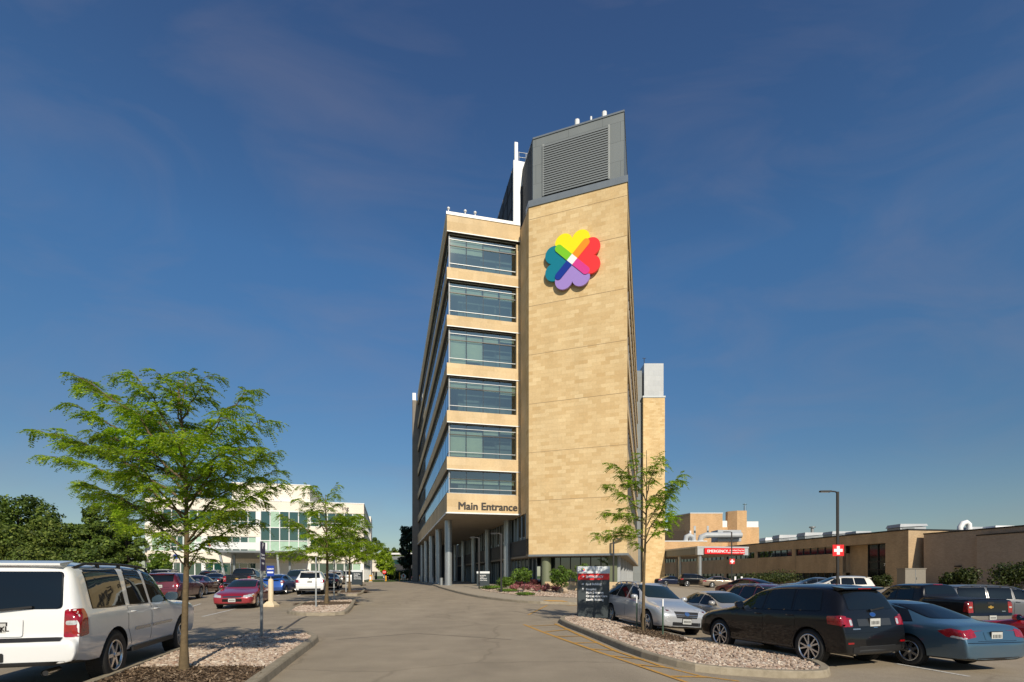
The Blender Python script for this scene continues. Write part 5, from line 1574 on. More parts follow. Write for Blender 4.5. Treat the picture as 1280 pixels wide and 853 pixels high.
for args in [
    ('cross', -20.3, 31.1, HL, 'maroon', 'crossover', 'dark maroon crossover behind the nose of the white SUV', 'suv', LG),
    ('sedan', -13.85, 26.75, (.25, -.97), 'red', 'sedan', 'red sedan parked nose out towards the drive', 'car', LG),
    ('sedan', -22.6, 37.2, HL, 'maroon', 'sedan', 'dark red sedan with lit tail lamp beyond the maroon crossover', 'car', LG),
    ('pickup', -22.4, 43.5, HL, 'black', 'pickup_truck', 'black truck behind the red sedan', 'pickup', LG),
    ('cross', -25.2, 50.5, HR, 'navy', 'crossover', 'dark blue SUV facing out beneath the clinic canopy', 'suv', LG),
    ('hatch', -17.3, 38.3, (-.17, .985), 'bright_blue', 'hatchback', 'bright blue hatchback behind the cream post with the blue sign', 'car', LG),
    ('van', -19.0, 45.8, HR, 'dark_grey', 'minivan', 'dark grey minivan facing out between the blue hatchback and the white SUV', 'minivan', LG),
    ('cross', -14.9, 38.6, (-.27, .96), 'white', 'crossover', 'white SUV seen from behind at the kerbed tree island', 'suv', LG),
    ('sedan', -16.25, 46.0, HL, 'black', 'sedan', 'black sedan just past the white SUV at the tree island', 'car', LG),
    ('lux', -19.1, 56.0, HL, 'warm_silver', 'crossover', 'silver SUV with red tail lamp seen behind the small tree trunk', 'suv', LG),
    ('van', -20.9, 66.0, HL, 'white', 'minivan', 'white van behind the dark parking directory sign', 'minivan', LG),
    ('van', -33.6, 50.5, HL, 'warm_silver', 'minivan', 'silver van roof showing over the white SUV mirror', 'minivan', LG),
    ('lux', -29.8, 51.5, HL, 'dark_grey', 'crossover', 'dark grey SUV roof behind the near tree trunk', 'suv', LG),
    ('sedan', -27.2, 47.5, HL, 'black', 'sedan', 'black sedan roof behind the dark red sedan', 'car', LG),
    ('lux', 4.95, 18.75, (.25, -.97), 'silver', 'crossover', 'silver crossover facing out beside the emergency directory sign', 'suv', RG),
    ('sedan', 7.75, 19.0, (.25, -.97), 'warm_silver', 'sedan', 'silver beige sedan half hidden between the silver and black crossovers', 'car', RG),
    ('cross', 6.98, 13.05, (-.345, .939), 'black', 'crossover', 'black crossover with bright alloy wheels at the end of the gravel island', 'suv', RG),
    ('sedan', 9.25, 12.9, (-.27, .963), 'blue', 'sedan', 'steel blue sedan with wide trunk lid facing away', 'car', RG),
    ('pickup', 17.95, 22.6, (-.14, .99), 'black', 'pickup_truck', 'black pickup with covered bed and red tail lamps', 'pickup', RG),
    ('van', 23.2, 24.6, (.97, -.24), 'shaded_silver', 'minivan', 'silver minivan with shade in its paint, side on beyond the covered pickup', 'minivan', RG),
    ('sedan', 14.45, 13.3, (-.29, .957), 'scarlet', 'sedan', 'bright red car cut off by the right edge', 'car', RG),
    ('cross', 23.3, 37.2, (-.95, .31), 'off_white', 'crossover', 'cream white crossover by the lamp post with the red cross sign', 'suv', RG),
    ('sedan', 23.8, 40.8, (-.95, .31), 'blue_grey', 'sedan', 'pale blue sedan mostly hidden behind the cream white crossover', 'car', RG),
    ('lux', 10.3, 20.4, (.25, -.97), 'maroon', 'crossover', 'maroon crossover with roof rails behind the black crossover', 'suv', RG),
    ('lux', 13.1, 22.2, (.25, -.97), 'blue_grey', 'crossover', 'blue grey crossover roof next to the maroon crossover', 'suv', RG),
    ('hatch', 17.4, 38.5, (-.45, .89), 'maroon', 'hatchback', 'small dark red hatchback in front of the tan sedan', 'car', EG),
    ('sedan', 25.2, 62.0, (.995, -.08), 'tan', 'sedan', 'tan sedan side on in front of the emergency canopy', 'car', EG),
    ('cross', 24.2, 67.5, (.99, -.1), 'black', 'crossover', 'black SUV behind the tail of the tan sedan', 'suv', EG),
    ('sedan', 22.7, 72.5, (.99, .05), 'navy', 'sedan', 'dark blue sedan by the left canopy columns', 'car', EG),
    ('cross', -34.5, 152, HL, 'scarlet', 'crossover', 'tiny red car at the end of the drive', 'suv', SG),
    ('lux', -38.5, 158, HL, 'white', 'crossover', 'tiny white car by the stop sign', 'suv', SG),
    ('sedan', -31.5, 156, (1, .1), 'navy', 'sedan', 'tiny dark blue car behind the white kiosk', 'car', SG),
    ('sedan', -27.5, 154, (1, .1), 'maroon', 'sedan', 'tiny dark red car right of the white kiosk', 'car', SG),
]:
    r_ = car(*args)
    if args[0] == 'cross' and args[4] == 'black' and args[1] < 10:   # badges and lower trim of the black crossover
        c = CARS['cross']
        r_.scale = (.965, 1, 1.05)
        for nm, mat, off, poly in (('emblem', 'emblem_blue', .010, ell(.0, 1.085, .085, .036)), ('emblem_rim', 'chrome', .008, ell(.0, 1.085, .092, .043)), ('rear_reflector', 'lamp_red', .006, slab(-.86, -.70, .52, .555)), ('rear_reflector', 'lamp_red', .006, slab(.70, .86, .52, .555)),
                                  ('model_badge', 'alloy', .006, slab(.46, .68, .80, .825)), ('lower_valance', 'gloss_grey', .007, slab(-.55, .55, .37, .47)), ('plate_garnish', 'gloss_grey', .004, slab(-.5, .5, .865, 1.005)), ('lock_glint', 'chrome', .006, slab(-.06, .06, .825, .84))):
            mb = MB(); c.patch(mb, chain_round(poly, .012), 'B', off, 0, .06)
            obj(nm, mb.mesh(nm, uv=False), r_, mat)
        for m_ in 'LR':
            mb = MB(); c.patch(mb, slab(1.35, 3.3, .33, .36), m_, .008, 0); obj('sill_strip', mb.mesh('sill_strip', uv=False), r_, 'gloss_grey')
            mb = MB()
            mb2 = []
            pl = [(q, c.at(q, 2) + .035) for q in frange(1.75, 4.0, .15)]
            c.patch(mb, pl + [(q, z + .016) for q, z in pl[::-1]], m_, .009, 0); obj('belt_strip', mb.mesh('belt_strip', uv=False), r_, 'gloss_black')

# ------------------------------------------------------------------ clinic on the left
CQ = V2(-25.0, 87.0)
CW = 32.6
clin = thing('clinic_building', 'cream three storey clinic with green glass bands behind the left car park', 'building', (CQ.x, CQ.y, .5))
cb = lambda mb, n, m, p=None: mb.build(n, m, p or clin, world=True)
def cp(u, d=0.0): q = CQ - u * F2 + d * D2; return q     # u metres left of the right corner, d metres back
def upx(px):
    k = (px - CX) / FPX
    return (CQ.x - k * CQ.y) / (F2.x - k * F2.y)
def cpoly(u0, u1, d0, d1): return P2(cp(u1, d0), cp(u0, d0), cp(u0, d1), cp(u1, d1))
CL = 34.0
for z0, z1 in ((3.75, 5.55), (7.95, 9.75), (12.1, 13.75)):
    mb = MB(); mb.prism(cpoly(0, CW, 0, CL), z0, z1); cb(mb, 'wall_band', 'cream')
mb = MB(); mb.prism(cpoly(.5, CW - .3, .45, CL - .3), .3, 13.6); cb(mb, 'core_wall', 'dark')
mb = MB(); mb.prism(cpoly(-.05, CW + .05, -.05, CL), 13.753, 13.9); cb(mb, 'coping', 'white_panel')
mb = MB(); mb.prism(cpoly(0, CW, 0, CL), .3, .95); cb(mb, 'plinth', 'cream')
# raised block in the middle of the roof
mb = MB(); mb.prism(cpoly(upx(386), upx(287), 1.2, 16), 13.9, 16.7); cb(mb, 'roof_block', 'cream')
mb = MB(); mb.prism(cpoly(upx(386) - .06, upx(287) + .06, 1.15, 16.05), 16.703, 16.85); cb(mb, 'coping', 'white_panel')
mb = MB(); mb.prism(cpoly(4, 13, 17, 26), 13.9, 15.9); cb(mb, 'plant_box', 'dark_panel')
rowz = [(.95, 3.75), (5.55, 7.95), (9.75, 12.1)]
def cwin(u0, u1, z0, z1, n, low=.28, mats=None, name='window'):
    d = .22
    a, b_ = cp(u1, d), cp(u0, d)
    mb = MB()
    for k in range(n):
        p, q = a + (b_ - a) * k / n, a + (b_ - a) * (k + 1) / n
        mi = 1 if (mats and k in mats) else 0
        mb.face([(p.x, p.y, z0), (q.x, q.y, z0), (q.x, q.y, z1), (p.x, p.y, z1)], mi)
    o = cb(mb, name, ['glass_green', 'green_panel'])
    mb = MB()
    for k in range(n + 1):
        p = a + (b_ - a) * k / n - .05 * D2
        mb.beam((p.x, p.y, z0), (p.x, p.y, z1), .13, .12)
    for z in (z0 + .04, z0 + low * (z1 - z0), z1 - .04):
        p, q = a - .055 * D2, b_ - .055 * D2
        mb.beam((p.x, p.y, z), (q.x, q.y, z), .10, .10)
    cb(mb, 'frame', 'white_panel', o)
def pier(u0, u1, z0, z1):
    mb = MB(); mb.prism(cpoly(u0, u1, .03, .6), z0, z1); cb(mb, 'pier', 'white_panel')
for i, (z0, z1) in enumerate(rowz):
    segs = [[(189, 252, 7, ()), (256, 320, 6, ()), (388, 451, 6, (5,))], [(189, 252, 8, (0, 1, 2, 5, 6, 7)), (259, 320, 6, (5,)), (388, 451, 6, (3, 4))], [(203, 320, 11, ()), (326, 385, 5, (4,)), (388, 451, 6, (5,))]][i]
    for p0, p1, n, pale in segs:
        if i == 2 and p0 == 326: continue
        cwin(upx(p1), upx(p0), z0, z1, n, mats=pale)
    if i == 1:
        z1b = 12.1
    for p0, p1 in [[(181, 189), (252, 256), (320, 388), (451, 455)], [(181, 189), (252, 259), (320, 326), (385, 388), (451, 455)], [(181, 203), (320, 326), (385, 388), (451, 455)]][i]:
        pier(max(.03, upx(p1)), min(CW - .03, upx(p0)), z0 + .002, z1 - .002)
# tall glazed bay over the entrance
u0, u1 = upx(385), upx(326)
mb = MB(); mb.prism(cpoly(u0 - .02, u1 + .02, -.12, .3), 5.6, 5.75); mb.prism(cpoly(u0 - .02, u1 + .02, -.12, .3), 12.08, 12.2); cb(mb, 'bay_trim', 'white_panel')
a, b_ = cp(u1, -.08), cp(u0, -.08)
n = 5
mb = MB()
zz = [5.75, 7.35, 9.5, 12.08]
for j in range(3):
    for k in range(n):
        p, q = a + (b_ - a) * k / n, a + (b_ - a) * (k + 1) / n
        mb.face([(p.x, p.y, zz[j]), (q.x, q.y, zz[j]), (q.x, q.y, zz[j + 1]), (p.x, p.y, zz[j + 1])], 1 if (j == 0 or (j == 2 and k == 1)) else 0)
o = cb(mb, 'bay_window', ['glass_green', 'green_panel'])
mb = MB()
for k in range(n + 1):
    p = a + (b_ - a) * k / n - .05 * D2; mb.beam((p.x, p.y, 5.75), (p.x, p.y, 12.08), .13, .12)
for z in zz[1:3]:
    p, q = a - .055 * D2, b_ - .055 * D2; mb.beam((p.x, p.y, z), (q.x, q.y, z), .12, .12)
cb(mb, 'frame', 'white_panel', o)
# side wall windows
for z0, z1 in rowz:
    p, q = CQ - .2 * F2 + 1.0 * D2, CQ - .2 * F2 + (CL - 1) * D2
    mb = MB(); mb.face([(p.x, p.y, z0), (q.x, q.y, z0), (q.x, q.y, z1), (p.x, p.y, z1)]); o = cb(mb, 'ribbon_window', 'glass_green')
    mb = MB()
    for k in range(19):
        c = CQ - .12 * F2 + (1 + k * 1.77) * D2; mb.beam((c.x, c.y, z0), (c.x, c.y, z1), .12, .12)
    cb(mb, 'frame', 'white_panel', o)
mb = MB(); mb.prism(cpoly(-.02, 5, CL, CL + 9), .3, 15.5); cb(mb, 'rear_wing', 'cream')
q = cp(upx(436), -.04)
sg_ = thing('wall_lettering', 'small dark letters high on the cream clinic wall', 'sign', (q.x, q.y, 12.35), frz(F2))
lettering('lettering', 'ing', .95, 0, 0, .3, 'letter_dark', sg_, align='RIGHT', extrude=.02, offset=.015)
# clinic entrance canopy with its name board
ZC = 5.6
ca = thing('entrance_canopy', 'flat canopy on slanted steel props at the cream clinic entrance', 'canopy', (-38.8, 75, .5), frz(F2))
mb = MB()
mb.add([(-4.2, 0, ZC - .55), (7.4, 0, ZC - .55), (7.4, 10, ZC - 1.3), (-4.2, 10, ZC - 1.3), (-4.2, 0, ZC - .25), (7.4, 0, ZC - .25), (7.4, 10, ZC - .8), (-4.2, 10, ZC - .8)], [(3, 2, 1, 0), (4, 5, 6, 7), (0, 1, 5, 4), (1, 2, 6, 5), (2, 3, 7, 6), (3, 0, 4, 7)])
me = mb.mesh('canopy_roof', Matrix.Translation((0, 0, -.5))); obj('canopy_roof', me, ca, 'steel')
for x, x2 in ((-3.6, -2.7), (4.2, 4.5)):
    mb = MB(); mb.beam((x, .6, ZC - 1.1), (x2, .6, .0), .28, .28); mb.build('prop', 'galv', ca)
    mb = MB(); mb.beam((x + 1.3, 3, ZC - 1.3), (x + 1.3, 3, .0), .3, .3); mb.build('prop', 'steel', ca)
nb = thing('clinic_name_board', 'long white name board with rainbow emblem on the clinic canopy', 'sign', (-38.8, 74.9, 5.1), frz(F2))
mb = MB(); mb.box(-6.6, 3.0, -.12, .12, .4, 1.42); mb.build('board', 'sign_white', nb)
clover(-4.75, .93, .24, -.14, nb, .012, .02)
lettering('lettering', 'ThedaCare', .58, -4.2, -.125, .72, 'letter_grey', nb, offset=.006)

# ------------------------------------------------------------------ emergency wing on the right
EC, EK, EF = V2(50.4, 65.5), V2(-0.176, 0.984), V2(0.984, 0.176)
em = thing('emergency_building', 'long low tan brick emergency wing in shade with window bands', 'building', (EC.x, EC.y, 0))
eb = lambda mb, n, m, p=None: mb.build(n, m, p or em, world=True)
def ep(t, d=0.0): return EC + t * EK + d * EF
def epoly(t0, t1, d0, d1): return P2(ep(t0, d0), ep(t1, d0), ep(t1, d1), ep(t0, d1))
EL = 70.0
ZT = 7.45
for z0, z1, t0 in ((-.6, .75, 10.3), (2.1, 4.95, 10.3), (6.05, ZT, 0)):
    mb = MB(); mb.prism(epoly(t0, EL, 0, 24), z0, z1); eb(mb, 'brick_band', 'tan_brick')
mb = MB(); mb.prism(epoly(0, 3.3, 0, 24), -.6, 6.048); eb(mb, 'brick_band', 'tan_brick')
mb = MB(); mb.prism(epoly(3.31, EL - .2, 2.2, 23.8), -.6, 6.0); eb(mb, 'core_wall', 'tan_brick')
mb = MB(); mb.prism(epoly(-.06, EL, -.06, 24.06), ZT + .003, ZT + .18); eb(mb, 'roof_edge', 'bronze')
gr = [(10.9, 20.0), (20.8, 29.8), (30.6, 39.6), (40.4, 50.0), (51.2, 60.0), (60.9, 69.0)]
for t in (10.3, 20.0, 29.8, 39.6, 50.2, 60.05):
    mb = MB(); mb.prism(epoly(t, t + (.6 if t == 10.3 else .8), -.05, .5), -.5, 6.046); eb(mb, 'pier', 'tan_brick')
for gi, (t0, t1) in enumerate(gr):
    for z0, z1 in ((.75, 2.1), (4.95, 6.05)):
        mb = MB()
        p, q = ep(t0, .25), ep(t1, .25)
        mb.face([(q.x, q.y, z0), (p.x, p.y, z0), (p.x, p.y, z1), (q.x, q.y, z1)])
        o = eb(mb, 'window', 'glass_dark')
        mb = MB()
        for k in range(7):
            c = ep(t0 + (t1 - t0) * k / 6, .2); mb.beam((c.x, c.y, z0), (c.x, c.y, z1), .1, .12)
        eb(mb, 'frame', 'bronze', o)
        if z0 > 4 and gi < 2:
            mb = MB()
            for k in range(6 if gi == 0 else 1):
                c0, c1 = ep(t0 + (t1 - t0) * (k + .12) / 6, .235), ep(t0 + (t1 - t0) * (k + .88) / 6, .235)
                mb.face([(c1.x, c1.y, z0 + .15), (c0.x, c0.y, z0 + .15), (c0.x, c0.y, z1 - .12), (c1.x, c1.y, z1 - .12)])
            eb(mb, 'window_banner', 'lamp_dark_red', o)
# deep entrance recess with dark glazed doors
p, q = ep(3.4, 1.3), ep(7.2, 1.3)
mb = MB(); mb.face([(q.x, q.y, .1), (p.x, p.y, .1), (p.x, p.y, 6.04), (q.x, q.y, 6.04)]); dr = eb(mb, 'entrance_door', 'door_glass')
mb = MB()
for t in (3.4, 4.3, 5.6, 7.2):
    c = ep(t, 1.25); mb.beam((c.x, c.y, .1), (c.x, c.y, 6.04), .14, .12)
for z in (2.5, 3.6):
    p, q = ep(3.4, 1.25), ep(7.2, 1.25); mb.beam((p.x, p.y, z), (q.x, q.y, z), .1, .12)
eb(mb, 'frame', 'bronze', dr)
q = ep(4.7, 1.2)
me = text_mesh('7', .5, .002, .01); me.transform(Matrix.Translation((q.x, q.y, 3.0)) @ Matrix.Rotation(frz(-EK), 4, 'Z') @ Matrix.Rotation(R(90), 4, 'X')); me.transform(root_inv(em)); me.materials.clear(); obj('door_number', me, dr, 'letter_white')
mb = MB(); mb.prism(epoly(7.2, 10.3, 1.2, 2.1), -.5, 6.04); eb(mb, 'recess_wall', 'tan_brick')
# link block behind the canopy
mb = MB(); mb.box(34, 48, 127, 137, ZT + .2, 10.1); eb(mb, 'link_wall', 'far_brick')
mb = MB(); mb.box(33.9, 48.1, 126.9, 137.1, 10.103, 10.3); eb(mb, 'coping', 'white_panel')
# roof plant
RG_ = 'rooftop plant on the emergency wing'
def roof_unit(px0, px1, y0, y1, Y, label, curb=True):
    x0, x1 = xat(px0, Y), xat(px1, Y); z0, z1 = min(zat(y1, Y), ZT), zat(y0, Y)
    t = thing('rooftop_unit', label, 'rooftop unit', ((x0 + x1) / 2, Y + 1, ZT + .1 if Y < 110 else z0), 0, RG_)
    zb = t.location.z; w2 = (x1 - x0) / 2; h = (z1 - zb) * .78; w2 *= .9
    mb = MB(); mb.box(-w2 * .92, w2 * .92, -1, 1.4, 0, h * .62); mb.build('casing', rnd.choice(['light_panel', 'light_panel', 'galv']), t)
    mb = MB(); mb.add([(-w2, -1.15, h * .55), (w2, -1.15, h * .72), (w2, 1.5, h * .72), (-w2, 1.5, h * .55), (-w2 * .9, -1.0, h), (w2 * .98, -1.0, h), (w2 * .98, 1.4, h), (-w2 * .9, 1.4, h)], [(3, 2, 1, 0), (4, 5, 6, 7), (0, 1, 5, 4), (1, 2, 6, 5), (2, 3, 7, 6), (3, 0, 4, 7)]); mb.build('hood', rnd.choice(['white_panel', 'light_panel', 'light_panel']), t)
    mb = MB()
    for k in range(4): mb.box(-w2 * .8, w2 * .1, -1.05, -1.0, h * (.1 + k * .12), h * (.16 + k * .12))
    mb.build('grille', 'galv', t)
    return t
roof_unit(955, 978, 670, 679, 96, 'small grey roof unit nearest the canopy end')
roof_unit(972, 998, 666, 677, 92, 'white hooded roof unit second from the canopy end')
ru = roof_unit(1004, 1031, 663, 673, 86, 'white roof unit with a short flue')
mb = MB(); mb.cyl(.3, 0, 0, 2.2, .25, 12); mb.cyl(.3, 0, 2.2, 2.4, .5, 12); mb.build('flue', 'galv', ru)
roof_unit(1038, 1067, 662, 671, 80, 'white roof unit just right of the tall lamp post')
roof_unit(1068, 1090, 662.5, 667, 76, 'low flat roof unit between two taller ones')
roof_unit(1122, 1161, 652.5, 662, 68, 'large white roof unit above the lit end wall')
roof_unit(1212, 1238, 656, 664, 74, 'white roof unit beside the curved pipe')
roof_unit(1241, 1279, 654.5, 660, 72, 'dark topped roof unit at the right edge')
dp = thing('roof_duct', 'pale bent pipe rising from the roof at the far right', 'duct', (xat(1208, 74), 74, ZT), 0)
mb = MB(); mb.tube([(-.9, 0, 0.6), (-.9, 0, 1.2), (-.5, 0, 1.75), (0, 0, 1.9), (.35, 0, 1.6), (.4, 0, .9), (.4, 0, 0)], .35, 14); mb.build('pipe', 'white_panel', dp)
du = thing('roof_duct', 'long white curved air duct on the roof behind the canopy', 'duct', (xat(902, 128), 128, 10.25), 0)
mb = MB()
mb.tube([(-4.6, 0, 0), (-4.4, 0, .9), (-3.4, 0, 1.3), (4.3, 0, 1.3)], .62, 14); mb.build('pipe', 'light_panel', du)
mb = MB(); mb.box(-.5, 4.6, .8, 4.5, 0, 2.5); mb.build('casing', 'light_panel', du)
mb = MB(); mb.tube([(-7.8, 0, 0), (-7.6, 0, 1.0), (-6.9, 0, 1.3), (-6.2, 0, .9), (-6, 0, 0)], .5, 12); mb.build('vent_hood', 'light_panel', du)
mb = MB(); mb.tube([(-6.6, .5, 0), (-6.6, .5, 2.3)], .22, 10); mb.build('vent_pipe', 'white_panel', du)
du.scale = (1.15, 1.15, 1.15)
# dark annex at the right edge
AC, AK = V2(51.95, 65.0), V2(0.176, -0.984)
an = thing('annex_building', 'plain grey brown brick annex without windows at the right edge', 'building', (AC.x, AC.y, 0))
ab = lambda mb, n, m, p=None: mb.build(n, m, p or an, world=True)
def apoly(t0, t1, d0, d1): q = lambda t, d: AC + t * AK + d * EF; return P2(q(t0, d0), q(t1, d0), q(t1, d1), q(t0, d1))
mb = MB(); mb.prism(apoly(0, 34, 0, 22), -.8, 6.85); ab(mb, 'rear_wall', 'grey_brick')
mb = MB(); mb.prism(apoly(-.05, 34, -.06, 22), 6.853, 7.0); ab(mb, 'roof_edge', 'bronze')
mb = MB(); mb.prism(apoly(6.8, 34, -.65, -.005), -.8, 6.15); ab(mb, 'front_wall', 'grey_brick')
mb = MB(); mb.prism(apoly(6.75, 34, -.71, -.006), 6.153, 6.28); ab(mb, 'roof_edge', 'bronze')
q = AC + 4.3 * AK - .03 * EF
mb = MB(); mb.prism([(q.x - .25, q.y - .35), (q.x + .02, q.y - .35), (q.x + .02, q.y + .35), (q.x - .25, q.y + .35)], 2.7, 2.85); ab(mb, 'wall_light', 'bronze')
ub = thing('utility_cabinet', 'metal utility cabinet with shade in its colour in front of the brick annex', 'cabinet', (xat(1139, 56), 56, g(43, 56) - .1))
mb = MB(); mb.box(-1.1, 1.1, -.6, .6, .15, 2.25); mb.build('casing', 'cabinet', ub)
mb = MB(); mb.box(-1.16, 1.16, -.66, .66, 2.25, 2.33); mb.build('lid', 'cabinet', ub)
mb = MB(); mb.box(-.02, .02, -.62, -.6, .2, 2.2); mb.box(.1, .14, -.66, -.6, 1.1, 1.35); mb.build('door_seam', 'galv', ub)
mb = MB(); mb.box(-1.2, 1.2, -.7, .7, -.2, .15); mb.build('plinth', 'concrete', ub)
# emergency canopy
KC = V2(29.2, 81.0)
ec = thing('emergency_canopy', 'grey flat canopy on round columns over the emergency drop off', 'canopy', (KC.x, KC.y, 0))
kb = lambda mb, n, m, p=None: mb.build(n, m, p or ec, world=True)
def kp(x, t): return KC + x * EF + t * EK
mb = MB(); mb.prism(P2(kp(0, 0), kp(8.7, 0), kp(8.7, 20), kp(0, 20)), 5.05, 6.05); kb(mb, 'canopy_roof', 'grey_panel')
mb = MB(); mb.prism(P2(kp(-.12, -.12), kp(8.82, -.12), kp(8.82, 20.1), kp(-.12, 20.1)), 6.053, 6.3); kb(mb, 'canopy_edge', 'light_panel')
mb = MB(); mb.prism(P2(kp(-.06, -.06), kp(1.1, -.06), kp(1.1, .6), kp(-.06, .6)), 4.95, 6.052); mb.prism(P2(kp(7.9, -.06), kp(8.76, -.06), kp(8.76, .6), kp(7.9, .6)), 4.95, 6.052); kb(mb, 'corner_panel', 'light_panel')
mb = MB(); mb.prism(P2(kp(.1, .1), kp(8.6, .1), kp(8.6, 19.9), kp(.1, 19.9)), 4.93, 5.046); kb(mb, 'soffit', 'soffit')
for x, t in ((.7, .6), (.7, 7), (.7, 13.5), (.7, 19.5), (3.9, 6.5), (3.9, 13.5), (8.0, .9)):
    if (x, t) == (8.0, .9): continue
    c = kp(x, t); mb = MB(); mb.cyl(c.x, c.y, .1, 4.94, .30, 22); kb(mb, 'column', 'column')
es = thing('emergency_sign', 'red sign with white EMERGENCY letters on the canopy front', 'sign', (kp(1.0, -.25).x, kp(1.0, -.25).y, 5.0), frz(EF))
mb = MB(); mb.box(0, 6.9, -.12, .06, .08, 1.02); mb.build('board', 'sign_red', es)
lettering('lettering', 'EMERGENCY', .62, .42, -.125, .33, 'letter_white', es, heavy=.022)
lettering('lettering', 'Accredited Chest Pain', .285, 4.25, -.125, .60, 'letter_white', es, offset=.006)
lettering('lettering', 'and Resuscitation Center', .285, 3.95, -.125, .26, 'letter_white', es, offset=.006)
# brick block with chimney far behind
fb = thing('brick_building', 'orange brick block with tall chimney beyond the emergency canopy', 'building', (55, 150, .5))
f_ = lambda mb, n, m, p=None: mb.build(n, m, p or fb, world=True)
mb = MB(); mb.prism([(49.0, 158), (51.9, 150), (61.3, 150), (61.3, 162), (49, 162)], .3, 19.8); f_(mb, 'wall', 'far_brick')
mb = MB(); mb.prism([(48.9, 158), (51.87, 149.9), (61.4, 149.9), (61.4, 162.1), (48.9, 162.1)], 19.803, 20.0); f_(mb, 'coping', 'white_panel')
mb = MB(); mb.prism([(38, 157), (51.0, 152), (51.0, 170), (38, 170)], .3, 14.9); f_(mb, 'low_wall', 'bark_dark')  # wall in shadow: the shade is put in as dark brown
for x in (52.9, 56.7):
    mb = MB(); mb.box(x, x + .6, 149.93, 150.1, 12.6, 16.2); o = f_(mb, 'window', 'light_panel')
    mb = MB(); mb.box(x + .05, x + .55, 149.9, 149.95, 14.1, 14.8); f_(mb, 'pane', 'glass_dark', o)
mb = MB(); mb.box(61.3, 72.4, 151, 160, .3, 15.9); f_(mb, 'wall', 'far_brick')
mb = MB(); mb.box(61.35, 64.4, 151.2, 158, 15.9, 17.8); mb.build('roof_room', 'white_panel', fb, world=True)
mb = MB(); mb.box(68.0, 72.3, 151.2, 158, 13.4, 17.6); f_(mb, 'roof_room', 'white_panel')
mb = MB(); mb.prism([(63.2, 151), (65.1, 149), (67.9, 149), (67.9, 152.5), (63.2, 152.5)], .3, 20.5); ch = f_(mb, 'chimney', 'far_brick')
mb = MB(); mb.cyl(67.5, 149.4, 20.5, 22.0, .42, 14); mb.cyl(67.5, 149.4, 22.3, 22.5, .6, 14); mb.cyl(67.5, 149.4, 22, 22.3, .1, 8); f_(mb, 'flue', 'chrome', ch)
wb_ = thing('white_building', 'small white block with three windows peeking past the far stone tower', 'building', (60.5, 200, .5))
mb = MB(); mb.box(-6, 2.6, 0, 8, 0, 22.0); mb.build('wall', 'white_panel', wb_)
for x in (-1.1, .05, 1.25):
    mb = MB(); mb.box(x - .4, x + .4, -.05, .1, 19.6, 20.8); mb.build('window', 'glass_dark', wb_)

# ------------------------------------------------------------------ skywalk at the end of the drive
sk = thing('skywalk', 'enclosed white and grey footbridge crossing the far end of the drive', 'footbridge', (-30, 138, .5))
s_ = lambda mb, n, m, p=None: mb.build(n, m, p or sk, world=True)
mb = MB(); mb.box(-40, -24, 138, 142, 7.35, 7.8); s_(mb, 'roof', 'white_panel')
mb = MB(); mb.box(-32.5, -24, 138.3, 141.7, 2.9, 4.8); s_(mb, 'lower_wall', 'dark_panel')
mb = MB(); mb.box(-32.4, -24, 138.4, 141.6, 4.8, 6.0); o = s_(mb, 'window', 'glass_green')
mb = MB(); mb.box(-32.5, -24, 138.3, 141.7, 6.0, 6.9); s_(mb, 'upper_wall', 'grey_panel')
mb = MB(); mb.box(-40, -32.5, 138.2, 141.8, 5.2, 6.9); s_(mb, 'wall', 'cream')
mb = MB(); mb.box(-41, -35.5, 138.4, 142, 2.8, 5.2); s_(mb, 'wall', 'cream')
mb = MB(); mb.box(-38.3, -37.6, 139, 141, .3, 2.8); s_(mb, 'pillar', 'cream')
mb = MB(); mb.box(-27, -25.5, 139, 141, .3, 2.9); s_(mb, 'pillar', 'dark_panel')

# ------------------------------------------------------------------ posts, lamps and signs
def gl(x, y): return g(x, y)
def lamp(x, y, h, armdx, label, group, arm=1.0, foot=False):
    t = thing('street_lamp', label, 'lamp post', (x, y, gl(x, y)), 0, group)
    mb = MB(); mb.beam((0, 0, 0), (0, 0, h - .02), .12, .12); mb.build('pole', 'bronze', t)
    s = math.copysign(1, armdx)
    mb = MB(); mb.tube([(0, 0, h - .15), (s * .12, 0, h - .02), (s * .3, 0, h), (s * arm * .5, 0, h)], .045, 8); mb.build('arm', 'bronze', t)
    mb = MB(); mb.prism([(s * arm * .4, -.14), (s * arm, -.1), (s * arm, .1), (s * arm * .4, .14)], h - .05, h + .045); hd = mb.build('lamp_head', 'bronze', t)
    mb = MB(); mb.box(min(s * arm * .5, s * arm * .95), max(s * arm * .5, s * arm * .95), -.08, .08, h - .06, h - .052); mb.build('lens', 'lamp_clear', hd)
    mb = MB()
    if foot: mb.cyl(0, 0, -.1, .85, .28, 20); mb.build('footing', 'concrete', t)
    else: mb.box(-.14, .14, -.14, .14, 0, .06); mb.build('base_plate', 'bronze', t)
    return t
LG2 = 'slim lamp posts by the entrance bed'
x, y = GA(766.8, 741); lamp(x, y + 0, 4.35, 1, 'slim dark lamp post in front of the stone tower corner', LG2, .75)
x, y = GA(626.6, 743); lamp(x, y, 4.4, -1, 'slim dark lamp post rising from the green ground cover', LG2, .75)
x, y = GA(598.9, 738.2); lamp(x, y, 4.4, -1, 'slim dark lamp post beside the porch directory sign', LG2, .75)
